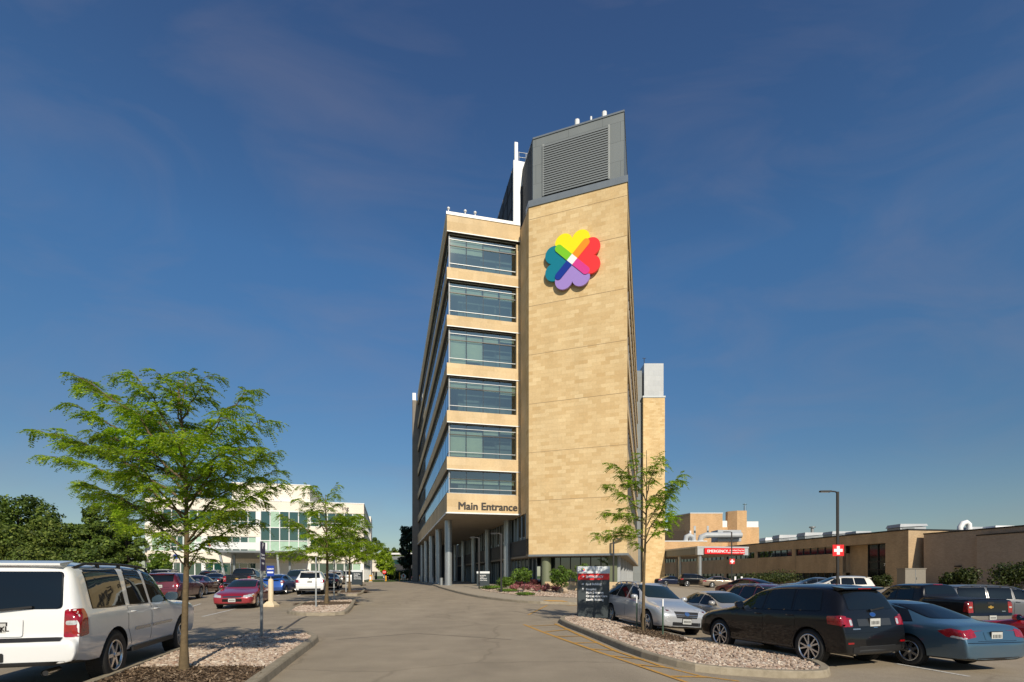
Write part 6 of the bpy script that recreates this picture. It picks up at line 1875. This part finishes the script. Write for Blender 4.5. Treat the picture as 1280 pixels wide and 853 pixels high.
def cross_sign(px, py, Y, s, label):
    x = xat(px, Y)
    t = thing('cross_sign', label, 'sign', (x, Y - .09, zat(py, Y)))
    mb = MB(); mb.box(-s / 2, s / 2, -.02, 0, -s / 2, s / 2); mb.build('board', 'sign_red', t)
    mb = MB(); k = s * .13
    flat([(-k, -s * .38), (k, -s * .38), (k, -k), (s * .38, -k), (s * .38, k), (k, k), (k, s * .38), (-k, s * .38), (-k, k), (-s * .38, k), (-s * .38, -k), (-k, -k)], -.026, mb, depth=.004); mb.build('cross', 'letter_white', t)
xl = xat(1047, 32)
lamp(xl, 32, zat(614.5, 32) - gl(xl, 32), -1, 'tall dark lamp post on a concrete footing in the right car park', 'tall car park lamps', 1.1, True)
cross_sign(1046.5, 688.3, 32, .70, 'larger red sign with white cross on the nearer tall lamp post')
xl = xat(914.6, 69)
lamp(xl, 69, zat(665, 69) - gl(xl, 69), -1, 'tall dark lamp post standing before the emergency sign', 'tall car park lamps', 1.1, False)
cross_sign(914.8, 702, 69, .70, 'smaller red sign with white cross below the emergency sign')

def directory(x, y, w, h, rz, label, full, z0=KH - .02, head=.14):
    t = thing('directory_sign', label, 'sign', (x, y, gl(x, y) + z0), rz)
    mb = MB(); mb.box(-w / 2, w / 2, -.11, .11, 0, h * (1 - head) - .002); mb.build('panel', 'sign_grey', t)
    mb = MB(); mb.box(-w / 2 - .012, w / 2 + .012, -.122, .122, h * (1 - head), h); mb.build('header', 'sign_silver' if full else 'sign_white', t)
    def arrow(x, z, s, up):
        a = [(-.5, -.13), (.05, -.13), (-.12, -.36), (.1, -.36), (.5, 0), (.1, .36), (-.12, .36), (.05, .13), (-.5, .13)]
        p = [(x + (-v if up else u) * s, z + (u if up else v) * s) for u, v in a]
        # concave outline: stem and head apart
        mb = MB()
        flat([p[0], p[1], p[7], p[8]], -.118, mb, depth=.004); flat([p[2], p[3], p[4], p[1]], -.118, mb, depth=.004); flat([p[1], p[4], p[7]], -.118, mb, depth=.004); flat([p[4], p[5], p[6], p[7]], -.118, mb, depth=.004)
        mb.build('arrow', 'letter_white', t)
    if full:
        mb = MB(); mb.box(-w / 2 + .005, w / 2 - .0, -.116, -.108, h * .735, h * .86 - .004); mb.build('red_stripe', 'sign_red', t)
        clover(-w * .34, h * .93, w * .05, -.128, t, .006, .004)
        L = lambda s, z, sz: lettering('lettering', s, sz, -w * .25, -.118, z, 'letter_white', t, offset=.0045)
        lettering('lettering', 'ThedaCare', .10, -w * .25, -.126, h * .912, 'letter_grey', t)
        L('EMERGENCY', h * .775, .118)
        for s, z in (('East Building', .635), ('Hospital', .535), ('Main Entrance', .47), ('Orthopedic Care', .402), ('South Building', .334)): L(s, h * z, .118)
        arrow(-w * .345, h * .80, .10, False); arrow(-w * .345, h * .655, .09, False); arrow(-w * .345, h * .56, .09, True)
    else:
        for s, z in (('East Building', .70), ('Hospital', .60), ('Main Entrance', .50), ('Visitor Parking', .38)): lettering('lettering', s, h * .085, -w * .28, -.118, h * z, 'letter_white', t, offset=.003)
    return t
x, y = GA(741.5, 776)
directory(x, y, 39.5 / FPX * y, 64 / FPX * y, R(3), 'charcoal directory sign with red EMERGENCY stripe on the right gravel island', True)
x, y = xat(446.5, 53.5), 53.5
directory(x, y, 1.12, 1.55, R(-8), 'charcoal parking directory sign at the end of the far left island', False)
x, y = xat(604, 49), 49
directory(x, y, 1.2, 1.4, R(-2), 'small charcoal directory sign with white top near the porch columns', False)

SP = 'galvanised sign posts on the left islands'
def post(px, Y, y_top, label, sign=None, sw=.3, sh=.6, rz=0, z0=None, mat='sign_blue', txt=None):
    x = xat(px, Y); zb = gl(x, Y) + KH - .06
    h = zat(y_top, Y) - zb
    t = thing('sign_post', label, 'sign post', (x, Y, zb), rz, SP)
    mb = MB(); mb.beam((0, 0, 0), (0, 0, h), .062, .045)
    mb.build('pole', 'galv', t)
    if sign:
        mb = MB(); mb.box(-sw / 2, sw / 2, -.035, -.028, h - sh - .02, h - .02); p = mb.build('sign_plate', mat, t)
        if txt:
            for s, k, sz in txt: lettering('lettering', s, sz, 0, -.037, h - sh * k, 'letter_white', p, 'CENTER', .001, .002)
    return t
xx, YY = GA(327, 801)
post(327, YY, 677, 'nearest galvanised post with a tall navy parking sign seen at an angle', True, .31, .73, R(96), mat='sign_navy', txt=[('P', .25, .2), ('Patient', .5, .075), ('Parking', .62, .075), ('Only', .8, .075)])
xx, YY = GA(395, 762)
post(395, YY, 697, 'galvanised post with edge on sign at the front of the tree island', True, .30, .45, R(106), mat='sign_navy')
xx, YY = GA(417.5, 752)
post(417.5, YY, 699, 'galvanised post with edge on sign at the back of the tree island', True, .30, .45, R(104), mat='sign_navy')
xx, YY = GA(432.5, 742)
post(432.5, YY, 700, 'galvanised post left of the parking directory sign', True, .30, .45, R(104), mat='sign_navy')
post(220, 58, 693, 'distant post with small blue sign behind the near tree trunk', True, .5, .5, R(10), mat='sign_blue')
# cream bollard with blue sign
x, y = GA(338.5, 758.5)
t = thing('bollard_sign', 'cream concrete bollard with square blue sign on top', 'bollard', (x, y, gl(x, y)))
mb = MB(); mb.add([(-.30, -.30, 0), (.30, -.30, 0), (.30, .30, 0), (-.30, .30, 0), (-.14, -.14, .27), (.14, -.14, .27), (.14, .14, .27), (-.14, .14, .27), (-.30, -.30, .08), (.30, -.30, .08), (.30, .30, .08), (-.30, .30, .08)],
                  [(0, 1, 9, 8), (1, 2, 10, 9), (2, 3, 11, 10), (3, 0, 8, 11), (8, 9, 5, 4), (9, 10, 6, 5), (10, 11, 7, 6), (11, 8, 4, 7), (4, 5, 6, 7)]); mb.build('base', 'cream_paint', t)
mb = MB(); mb.tube([(0, 0, .26), (0, 0, 1.33), (0, 0, 1.40), (0, 0, 1.43)], [.13, .125, .09, .02], 20); mb.build('post', 'cream_paint', t)
mb = MB(); mb.beam((0, 0, 1.4), (0, 0, 2.02), .04, .04); mb.build('bracket', 'galv', t)
mb = MB(); mb.box(-.19, .19, -.05, -.035, 1.55, 2.08); p = mb.build('sign_plate', 'sign_blue', t)
lettering('lettering', 'CLERGY', .095, 0, -.053, 1.88, 'letter_white', p, 'CENTER', .001, .004)
mb = MB(); mb.box(-.15, .15, -.054, -.05, 1.70, 1.78); mb.build('stripe', 'letter_white', p)
# green stake posts beside the right tree
SG2 = 'green stakes by the right tree'
for px, py, yt, lb in ((796, 791, 745.5, 'green stake with white tip left of the staked tree'), (828.5, 799, 749, 'green stake with white tip right of the staked tree')):
    x, y = GA(px, py)
    t = thing('stake', lb, 'stake', (x, y, gl(x, y) + KH - .06), 0, SG2)
    h = zat(yt, y) - t.location.z
    mb = MB(); mb.beam((0, 0, 0), (0, 0, h - .22), .05, .035); mb.build('post', 'post_green', t)
    mb = MB(); mb.beam((0, 0, h - .22), (0, 0, h), .052, .037); mb.build('cap', 'letter_white', t)
# yellow call stations by the far kerbs, stop sign and kiosk
for px, Y, lb in ((463.5, 86, 'yellow and white call station on the left kerb far down the drive'), (525.5, 92, 'yellow and white call station at the far building corner')):
    x = xat(px, Y); t = thing('call_station', lb, 'call station', (x, Y, gl(x, Y)), 0, 'yellow call stations')
    mb = MB(); mb.box(-.3, .3, -.3, .3, -.05, .2); mb.build('base', 'concrete', t)
    mb = MB(); mb.box(-.2, .2, -.2, .2, .2, 1.2); mb.build('panel', 'yellow_paint', t)
    mb = MB(); mb.box(-.13, .13, -.21, -.2, .4, .95); mb.build('notice', 'letter_white', t)
x, Y = xat(480.5, 96), 96
t = thing('stop_sign', 'red octagonal stop sign far down the drive', 'sign', (x, Y, gl(x, Y)))
mb = MB(); mb.beam((0, 0, 0), (0, 0, 2.0), .08, .08); mb.build('pole', 'galv', t)
mb = MB(); flat([(.38 * math.cos(R(22.5 + 45 * k)), 1.75 + .38 * math.sin(R(22.5 + 45 * k))) for k in range(8)], -.07, mb, depth=.02); p = mb.build('sign_plate', 'sign_red', t)
lettering('lettering', 'STOP', .24, 0, -.075, 1.67, 'letter_white', p, 'CENTER', .002, .008)
x, Y = xat(504.3, 108), 108
t = thing('house_sign', 'white house shaped sign with red mark at the end of the drive', 'sign', (x, Y, gl(x, Y)))
mb = MB(); mb.beam((0, 0, 0), (0, 0, .7), .3, .1); mb.build('base', 'cream_paint', t)
mb = MB(); flat([(-.5, .5), (.5, .5), (.5, 1.0), (.62, 1.0), (0, 1.6), (-.62, 1.0), (-.5, 1.0)], -.06, mb, depth=.1); mb.build('board', 'letter_white', t)
mb = MB(); flat(ell(0, 1.05, .16, .22, 12), -.08, mb, depth=.01); mb.build('red_mark', 'sign_red', t)
for px, wd, lb in ((482.3, .14, 'yellow bollard by the far stop sign'), (499.5, .1, 'slim yellow post before the far hedge')):
    x = xat(px, 98); t = thing('bollard', lb, 'bollard', (x, 98, gl(x, 98)), 0, 'yellow bollards at the far end of the drive')
    mb = MB(); mb.tube([(0, 0, 0), (0, 0, 1.0 if wd > .12 else 1.7), (0, 0, 1.1 if wd > .12 else 1.75)], [wd, wd, wd * .3], 12); mb.build('post', 'yellow_paint', t)

# ------------------------------------------------------------------ trees
def tube_np(mb, pts, rad, n=7): mb.tube(pts, rad, n, 0, False, True)
def locust_tree(loc, seed, h, limbs, filler, tr=.075, nfr=4200, frond=.17, scale=1.0, label='', group=None, leafw=.0085, nl=8, lean=(0, 0), density=1.0, sparse=.0):
    rs = random.Random(seed); nr = np.random.RandomState(seed)
    t = thing('honey_locust_tree', label, 'tree', loc, 0, group)
    wood = MB()
    # trunk
    tp = []
    n = 12
    for i in range(n + 1):
        u = i / n
        tp.append(Vector((lean[0] * u + .04 * math.sin(u * 5 + seed), lean[1] * u + .04 * math.cos(u * 4 + seed), h * u)))
    rr = [tr * (1.55 if i == 0 else (1.12 if i == 1 else 1)) * (1 - .86 * (i / n) ** 1.15) for i in range(n + 1)]
    tube_np(wood, tp, rr, 10)
    def trunk(z):
        u = min(1, max(0, z / h)); i = min(n - 1, int(u * n)); f = u * n - i
        return tp[i] * (1 - f) + tp[i + 1] * f
    all_l = [(z0, Vector(tip)) for z0, tip in limbs]
    for k in range(filler[0]):
        z0 = filler[1] + (filler[2] - filler[1]) * (k + rs.random() * .7) / filler[0]
        a = k * 2.4 + rs.uniform(-.3, .3)
        u = (z0 - filler[1]) / (filler[2] - filler[1])
        ln = filler[3] * (1 - .65 * u) * rs.uniform(.65, 1.1)
        rise = ln * rs.uniform(.25, .6) * (1 + u * .8)
        all_l.append((z0, trunk(z0) + Vector((math.cos(a) * ln, math.sin(a) * ln, rise))))
    FP, FD = [], []
    def fronds(pts, f0, step, drop):
        L_ = sum((b - a).length for a, b in zip(pts, pts[1:]))
        m = max(2, int(L_ / step))
        side = rs.choice((1, -1))
        for i in range(m):
            u = f0 + (1 - f0) * (i + rs.random()) / m
            if rs.random() < sparse: continue
            k = u * (len(pts) - 1); j = min(len(pts) - 2, int(k)); f = k - j
            p = pts[j] * (1 - f) + pts[j + 1] * f
            d = (pts[j + 1] - pts[j]).normalized()
            s_ = d.cross(Vector((0, 0, 1)))
            if s_.length < .1: s_ = Vector((1, 0, 0))
            side = -side
            v = s_.normalized() * side * rs.uniform(.5, 1) + d * rs.uniform(.2, .9) + Vector((0, 0, rs.uniform(-.40, .35) - drop))
            FP.append(p); FD.append(v.normalized())
    def branch(p0, p1, r0, arch, jit, nseg=7):
        pts = []
        d = p1 - p0
        for i in range(nseg + 1):
            u = i / nseg
            q = p0 + d * u + Vector((0, 0, arch * math.sin(u * math.pi) * d.length))
            if 0 < i < nseg: q += Vector((rs.uniform(-1, 1), rs.uniform(-1, 1), rs.uniform(-1, 1))) * jit * d.length
            pts.append(q)
        return pts
    for z0, tip in all_l:
        p0 = trunk(z0)
        ln = (tip - p0).length
        pts = branch(p0, tip, 0, .07, .03)
        r0 = min(tr * .42, .008 + .008 * ln) * scale ** .3
        tube_np(wood, pts, [r0 * (1 - .85 * i / 7) for i in range(8)], 6)
        step = .15 * scale / density
        m = max(3, int(ln / step))
        for i in range(m):
            u = .16 + .84 * (i + rs.random() * .6) / m
            k = u * 7; j = min(6, int(k)); f = k - j
            p = pts[j] * (1 - f) + pts[min(7, j + 1)] * f
            d = (pts[min(7, j + 1)] - pts[j]).normalized()
            a = math.atan2(d.y, d.x) + (1 if i % 2 else -1) * rs.uniform(.5, 1.15)
            tl = rs.uniform(.18, .5) * scale * (1.15 - .55 * u) * min(1.3, .55 + ln * .35)
            q = p + Vector((math.cos(a) * tl, math.sin(a) * tl, tl * rs.uniform(-.12, .42)))
            tw = branch(p, q, 0, .08, .05, 4)
            tube_np(wood, tw, [.006 * scale ** .5 * (1 - .7 * x / 4) for x in range(5)], 4)
            fronds(tw, .1, .034 * scale / density, .12)
            fronds(tw[3:], .5, .02 * scale / density, .2)
        fronds(pts[1:], .05, .045 * scale / density, .1)
    wd = wood.mesh('trunk', uv=False)
    obj('trunk', wd, t, 'bark')
    P, D = np.array(FP), np.array(FD)
    if len(P) > nfr:
        k = nr.permutation(len(P))[:nfr]; P, D = P[k], D[k]
    up = np.array([0, 0, 1.0])
    S = np.cross(D, up); S /= np.linalg.norm(S, axis=1, keepdims=True) + 1e-6
    Nn = np.cross(S, D)
    ln = frond * nr.uniform(.6, 1.25, len(P))
    Q = []
    for j in range(1, nl + 1):
        u = j / nl
        c = P + D * (ln * u)[:, None] - up * (ln * .38 * u * u)[:, None]
        w_ = leafw * (1 - .25 * abs(u - .5)) * nr.uniform(.8, 1.2, len(P))
        ll = frond * .27 * (1 - .5 * abs(u - .45)) * nr.uniform(.75, 1.15, len(P))
        for sd in (1, -1):
            ax = S * sd * .92 + D * .35 - Nn * nr.uniform(.0, .5, (len(P), 1))
            ax /= np.linalg.norm(ax, axis=1, keepdims=True)
            wv = np.cross(ax, Nn + nr.normal(0, .35, Nn.shape)); wv /= np.linalg.norm(wv, axis=1, keepdims=True) + 1e-6
            a = c
            mid = c + ax * (ll * .5)[:, None]
            e = c + ax * ll[:, None]
            Q.append(np.stack([a, mid + wv * w_[:, None], e, mid - wv * w_[:, None]], 1))
    Qa = np.concatenate(Q, 0)
    V = Qa.reshape(-1, 3)
    F = np.arange(len(V)).reshape(-1, 4)
    obj('crown', np_mesh('crown', V, F), t, 'locust')
    return t
LT = 'young honey locust trees on the islands'
bx, by = TREE1
bz = g(bx, by) + KH - .04
S78 = FPX / by
def tip(px, py, dy): Y = by + dy; return (xat(px, Y) - bx, dy, zat(py, Y) - bz)
limbs1 = [(2.05, tip(352, 606, -.5)), (1.95, tip(98, 600, .3)), (2.75, tip(52, 540, .2)), (2.55, tip(66, 572, -.6)), (3.1, tip(96, 506, -.4)), (3.35, tip(95, 470, .4)), (3.6, tip(160, 462, -.3)), (3.9, tip(222, 470, .2)), (3.5, tip(316, 487, .4)), (3.0, tip(334, 526, -.3)),
          (2.75, tip(338, 566, .5)), (2.35, tip(336, 590, .9)), (2.0, tip(150, 655, -.6)), (2.1, tip(300, 640, -.9)), (2.4, tip(140, 560, -1.2)), (2.6, tip(300, 560, -1.2)), (2.2, tip(120, 622, 1.0)), (1.7, tip(196, 668, -.5)), (1.6, tip(264, 668, .4)), (2.9, tip(220, 540, -1.5)), (2.6, tip(250, 590, 1.6)), (2.9, tip(120, 545, 1.2)), (3.2, tip(180, 510, 1.1)), (3.2, tip(290, 520, -1.0))]
locust_tree((bx, by, bz), 11, 4.7, limbs1 + [(4.2, tip(236, 464, .1)), (4.1, tip(262, 468, -.2)), (4.0, tip(205, 470, -.5))], (7, 1.8, 4.2, 1.2), .055, 8600, .19, 1.0, 'large spreading honey locust at the white SUV', LT, .0125, 9, (-.1, 0))
x, y = GA(805.5, 793); z = g(x, y) + KH - .04
def tip2(px, py, dy): Y = y + dy; return (xat(px, Y) - x, dy, zat(py, Y) - z)
limbs2 = [(2.9, tip2(745, 672, -.2)), (2.9, tip2(851, 592, .2)), (2.75, tip2(838, 640, -.4)), (3.4, tip2(752, 640, .3)), (3.7, tip2(757, 606, -.2)), (4.1, tip2(768, 580, .3)), (4.3, tip2(822, 568, .1)), (4.6, tip2(795, 566, -.2)), (3.3, tip2(836, 612, .5)), (3.0, tip2(775, 660, -.8)), (3.9, tip2(842, 600, -.5)), (2.5, tip2(793, 676, .3))]
locust_tree((x, y, z), 23, 5.75, limbs2, (6, 3.0, 5.2, .9), .055, 2300, .24, 1.15, 'slim sparse young tree between two green stakes', LT, .020, 7, (.05, 0), .95, .1)
x, y = GA(408, 757); z = g(x, y) + KH - .04
locust_tree((x, y, z), 31, 5.7, [(5.3, (.5, .1, 6.3)), (5.2, (-.6, -.1, 6.2)), (2.6, (-2.9, .2, 2.6)), (2.4, (2.1, .3, 3.2)), (2.8, (-2.2, -.5, 4.6)), (3.4, (1.9, -.4, 4.6)), (2.3, (-2.3, .6, 2.3)), (2.3, (2.4, -.5, 2.5)), (2.4, (.4, -2.2, 2.8)), (3.6, (-1.6, .6, 5.6))], (14, 2.3, 5.4, 2.3), .085, 2800, .30, 1.5, 'middle honey locust on the small island before the clinic', LT, .028, 6, (0, 0), 1.1)
x, y = GA(437.5, 741.5); z = g(x, y) + KH - .04
locust_tree((x, y, z), 41, 5.2, [(4.8, (.4, .1, 5.8)), (4.8, (-.5, 0, 5.7)), (2.1, (-2.6, .2, 2.5)), (2.1, (2.7, .2, 2.6)), (2.4, (2.2, .3, 3.6)), (2.6, (-2.0, -.2, 4.0))], (18, 2.0, 5.0, 2.6), .085, 3400, .34, 1.7, 'bushy honey locust left of the parking directory sign', LT, .034, 6, (0, 0), 1.25)

def leaf_cloud(blobs, n, size, seed, flatten=1.0, inner=.55):
    """leaf clumps spread through a crown made of several lobes; blobs: (x, y, z, rx, rz)"""
    rs = np.random.RandomState(seed)
    B = np.array(blobs, float)
    wgt = B[:, 3] ** 2; wgt /= wgt.sum()
    k = rs.choice(len(B), n, p=wgt)
    d = rs.normal(0, 1, (n, 3)); d /= np.linalg.norm(d, axis=1, keepdims=True)
    r = rs.uniform(inner, 1.08, n) ** .6
    lump = 1 + .18 * np.sin(d[:, 0] * 7 + k * 1.7) * np.sin(d[:, 1] * 6 + k) + .12 * np.sin(d[:, 2] * 9 + k * 2.3)
    C = B[k, :3] + d * (r * lump)[:, None] * np.stack([B[k, 3], B[k, 3], B[k, 4]], 1)
    nrm = d + rs.normal(0, .55, (n, 3)); nrm[:, 2] += .25; nrm /= np.linalg.norm(nrm, axis=1, keepdims=True)
    a = np.cross(nrm, rs.normal(0, 1, (n, 3))); a /= np.linalg.norm(a, axis=1, keepdims=True) + 1e-6
    b = np.cross(nrm, a)
    s = size * rs.uniform(.5, 1.25, n)[:, None]
    V = np.stack([C - a * s, C + b * s * .55 + nrm * s * .15, C + a * s, C - b * s * .55 - nrm * s * .1], 1).reshape(-1, 3)
    return V, np.arange(len(V)).reshape(-1, 4)
def crown_blobs(rs, w, h, zb, n=16, conic=0.0):
    out = []
    for i in range(n):
        u = (i + rs.random()) / n
        z = zb + (h - zb) * (.12 + .8 * u)
        prof = math.sin(math.pi * min(1, max(.05, .18 + .78 * u))) ** .6 if not conic else (1 - u * conic)
        a = i * 2.4 + rs.uniform(-.4, .4)
        rad = w * prof * rs.uniform(.35, .72)
        br = w * rs.uniform(.30, .46) * (prof * .6 + .4)
        out.append((rad * math.cos(a), rad * math.sin(a), z, br, br * rs.uniform(.6, .85)))
    return out
def dense_tree(x, y, h, w_, label, mat='oak', n=5200, size=.42, seed=1, group='trees behind the left car park', zb=None, name='broadleaf_tree', conic=0.0, lobes=16):
    rs = random.Random(seed)
    t = thing(name, label, 'tree', (x, y, g(x, y) - .1), 0, group)
    zb = h * .12 if zb is None else zb
    bl = crown_blobs(rs, w_, h, zb, lobes, conic)
    V, F = leaf_cloud(bl, n, size, seed)
    obj('crown', np_mesh('crown', V, F), t, mat)
    mb = MB(); mb.tube([(0, 0, 0), (.1, 0, h * .3), (0, .1, h * .6), (0, 0, h * .9)], [h * .024, h * .018, h * .012, h * .004], 8)
    for b in bl[::2]: mb.tube([(0, 0, max(zb, b[2] * .7)), (b[0] * .6, b[1] * .6, b[2] * .9), (b[0], b[1], b[2])], [h * .008, h * .005, h * .002], 5)
    obj('trunk', mb.mesh('trunk', uv=False), t, 'bark_dark')
    return t
def tx(px, Y): return xat(px, Y)
dense_tree(tx(22, 84), 84, 14.6, 7.2, 'tallest dark green tree at the left edge', 'oak', 15000, .30, 51, lobes=22)
dense_tree(tx(-60, 84), 84, 15, 7, 'dark green tree cut off by the left edge', 'oak', 5000, .36, 52)
dense_tree(tx(-8, 74), 74, 9.5, 4.5, 'lower olive tree in front of the tallest one', 'oak2', 7000, .25, 53)
dense_tree(tx(62, 80), 80, 10.2, 4.6, 'rounded olive tree right of the tallest one', 'oak2', 8500, .25, 54)
dense_tree(tx(92, 88), 88, 10.4, 4.0, 'medium dark tree in the gap of the tree row', 'oak', 7000, .25, 55)
dense_tree(tx(113, 86), 86, 13.4, 3.9, 'pointed dark tree behind the near locust branches', 'oak', 8500, .23, 56, conic=.75, lobes=20)
dense_tree(tx(143, 82), 82, 13.8, 3.6, 'upright dark tree beside the clinic corner', 'oak', 8500, .23, 57, conic=.6, lobes=20)
dense_tree(tx(160, 78), 78, 10.4, 2.6, 'dark tree touching the cream clinic wall', 'oak', 6500, .23, 58)
dense_tree(tx(130, 76), 76, 7.2, 3.2, 'low dark tree under the pointed ones', 'oak', 6500, .24, 59)
dense_tree(tx(40, 68), 68, 5.2, 3.4, 'low bushy tree above the white SUV roof', 'oak2', 6500, .20, 60)
dense_tree(tx(96, 70), 70, 4.9, 3.6, 'low dark bush under the rounded olive tree', 'oak', 6500, .20, 65)
dense_tree(tx(201, 70), 70, 4.6, 1.9, 'small bright green tree in front of the clinic wall', 'shrub', 2600, .20, 61, group=None, zb=.5)
dense_tree(tx(512, 106), 106, 12.0, 2.7, 'dark evergreen at the far corner of the hospital', 'conifer', 6500, .26, 62, group=None, name='evergreen_tree', conic=.35, lobes=22)
dense_tree(tx(481, 112), 112, 7.2, 2.5, 'light green tree in front of the footbridge', 'locust', 3400, .24, 63, group='trees at the far end of the drive', zb=1.0)
dense_tree(tx(470, 150), 150, 13.0, 3.0, 'tree rising behind the left end of the footbridge', 'oak', 2600, .36, 64, group='trees at the far end of the drive')
for i, (px, h) in enumerate(((484, 9.8), (493, 10.0), (503, 9.8), (513, 9.6))):
    dense_tree(tx(px, 175), 175, h + 1.2, 3.2, ['first', 'second', 'third', 'fourth'][i] + ' round tree from the left on the skyline behind the footbridge', 'oak2', 1500, .42, 70 + i, group='trees at the far end of the drive')
def bush(x, y, w_, h, label, mat, n, size, seed, name='shrub', cat='shrub', group=None, z0=0.0, lobes=7, z=None):
    rs = random.Random(seed)
    t = thing(name, label, cat, (x, y, (g(x, y) if z is None else z) + z0), 0, group)
    bl = []
    for i in range(lobes):
        a = i * 2.4; r_ = w_ * .5 * rs.uniform(.1, .62)
        br = w_ * rs.uniform(.24, .36)
        bl.append((r_ * math.cos(a), r_ * math.sin(a) * .7, max(h * .28, h * rs.uniform(.35, .68)), br, min(br, h * .34)))
    V, F = leaf_cloud(bl, n, size, seed, inner=.3)
    V[:, 2] = np.maximum(V[:, 2], .01)
    obj('foliage', np_mesh('foliage', V, F), t, mat)
    mb = MB()
    for b in bl: mb.tube([(b[0] * .2, b[1] * .2, 0), (b[0] * .7, b[1] * .7, b[2])], [.02, .008], 5)
    obj('stem', mb.mesh('stem', uv=False), t, 'bark_dark')
    return t
BG = 'shrubs in the entrance bed'
Z0 = KH
def bed(px, py): return GA(px, py + 1.0)
def bw(px0, px1, y): return (px1 - px0) / FPX * y
x, y = bed(632, 736.5); bush(x, y, 1.75, 1.05, 'round bright green shrub left of the small bed tree', 'shrub', 2600, .07, 81, group=BG, z0=Z0)
for px, py, wp, hp, lb, sd in ((651, 736, 14, 7, 'maroon shrub behind the small bed tree', 82), (669, 735, 18, 9, 'dark maroon shrub at the middle of the bed', 83), (715, 738, 16, 9, 'maroon shrub behind the bed boulder', 84), (685, 735, 12, 6, 'low maroon shrub beside the leafy bed tree', 85)):
    x, y = bed(px, py); k = y / FPX; bush(x, y, wp * k * 1.15, hp * k * 1.2, lb, 'maroon_leaf', 1300, .06, sd, group=BG, z0=Z0)
for px, py, wp, hp, lb, sd in ((642, 739, 12, 7, 'pink flowering shrub next to the round green one', 86), (660, 739.5, 13, 8, 'pink flowering shrub right of the small tree trunk', 87), (671, 740.5, 13, 7.5, 'pink flowering shrub in the middle of the row', 88), (682, 741, 13, 9, 'tallest pink flowering shrub in the bed', 89), (695, 741, 13, 7.5, 'pink flowering shrub at the leafy tree foot', 90), (656, 738, 9, 6, 'small pink flowering shrub behind the row', 91)):
    x, y = bed(px, py); k = y / FPX; bush(x, y, wp * k * 1.15, hp * k * 1.15, lb, 'pink_leaf', 1100, .055, sd, group=BG, z0=Z0)
for px, py, wp, hp, lb, sd in ((614, 738, 26, 5.5, 'green ground cover patch left of the lamp post', 92), (633, 741.5, 26, 4.5, 'green ground cover patch right of the lamp post', 93), (656, 746, 24, 5, 'green ground cover patch at the bed edge', 94), (787, 743, 14, 6, 'green ground cover patch behind the directory sign', 95)):
    x, y = bed(px, py); k = y / FPX; bush(x, y, wp * k, hp * k * .9, lb, 'shrub', 1900, .05, sd, name='ground_cover', cat='ground cover', group=BG, z0=Z0, lobes=11)
for px, py, h, w_, lb, sd, zb in ((653.5, 742, 1.75, .85, 'small dark green tree on a thin trunk in the bed', 96, .75), (700, 743.5, 2.0, .9, 'loose light green tree in the bed left of the directory sign', 97, .5), (731, 741, 2.2, 1.15, 'wide light green tree behind the directory sign', 98, .5)):
    x, y = bed(px, py)
    t = dense_tree(x, y, h, w_, lb, 'shrub', 1700, .085, sd, group='small trees in the entrance bed', zb=zb, name='small_tree', lobes=12)
    t.location.z = g(x, y) + Z0
for px, py, w_, lb, sd in ((704, 742.5, .62, 'tan boulder beside the leafy bed tree', 1), (674, 741.8, .25, 'small dark rock between the pink shrubs', 2), (613, 736, .3, 'small pale rock by the porch directory sign', 3)):
    x, y = bed(px, py)
    v, f = ico_base(3); rs = np.random.RandomState(sd)
    v = v * (1 + .16 * np.sin(v[:, :1] * 4 + sd) * np.cos(v[:, 1:2] * 5)) * np.array([w_ * .6, w_ * .5, w_ * .42])
    o = obj('boulder', np_mesh('boulder', v, f, True), None, simple('boulder_%d' % sd, (.40, .31, .22) if sd != 2 else (.08, .07, .07), .9, var=.3, vscale=6)); o.location = (x, y, g(x, y) + Z0 + w_ * .22)
    tag(o, lb, 'boulder', 'boulders in the entrance bed')
HG = 'hedges along the emergency wing'
for px0, px1, Y, h, lb, sd in ((930, 1000, 78, 2.0, 'wide rounded hedge in front of the emergency windows', 101), (1094, 1116, 64, 1.6, 'small hedge beside the dark entrance doors', 102), (1176, 1200, 54, 1.7, 'low green hedge left of the annex front wall', 103), (1196, 1222, 53, 2.1, 'taller green hedge at the annex step', 104), (1248, 1300, 48, 2.3, 'olive hedge at the right edge above the minivan', 105)):
    x = xat((px0 + px1) / 2, Y); bush(x, Y, (px1 - px0) / FPX * Y * 1.05, h * 1.15, lb, 'shrub_shaded', 4200 if px1 - px0 > 40 else 2000, .13, sd, name='hedge', cat='hedge', group=HG, lobes=11)
for px, Y, lb, sd in ((492, 116, 'long low hedge under the far footbridge', 106), (508, 118, 'hedge beneath the grey part of the footbridge', 107)):
    bush(xat(px, Y), Y, 4.6, 2.6, lb, 'shrub_shaded', 1700, .22, sd, name='hedge', cat='hedge', group='hedges at the far end of the drive', lobes=9)
bush(xat(939, 60), 60, 2.6, .9, 'low pink flower patch behind the small dark red hatchback', 'pink_leaf', 900, .09, 108, name='flower_patch', cat='flowers')
for px, lb in ((919, 'left of two white marker posts before the emergency wall'), (927, 'right of two white marker posts before the emergency wall')):
    x = xat(px, 72); t = thing('marker_post', lb, 'marker post', (x, 72, g(x, 72)), 0, 'white marker posts')
    mb = MB(); mb.box(-.12, .12, -.06, .06, 0, 1.35); mb.build('post', 'letter_white', t)
    mb = MB(); mb.box(-.13, .13, -.066, -.06, .45, .8); mb.build('blue_label', 'sign_blue', t)
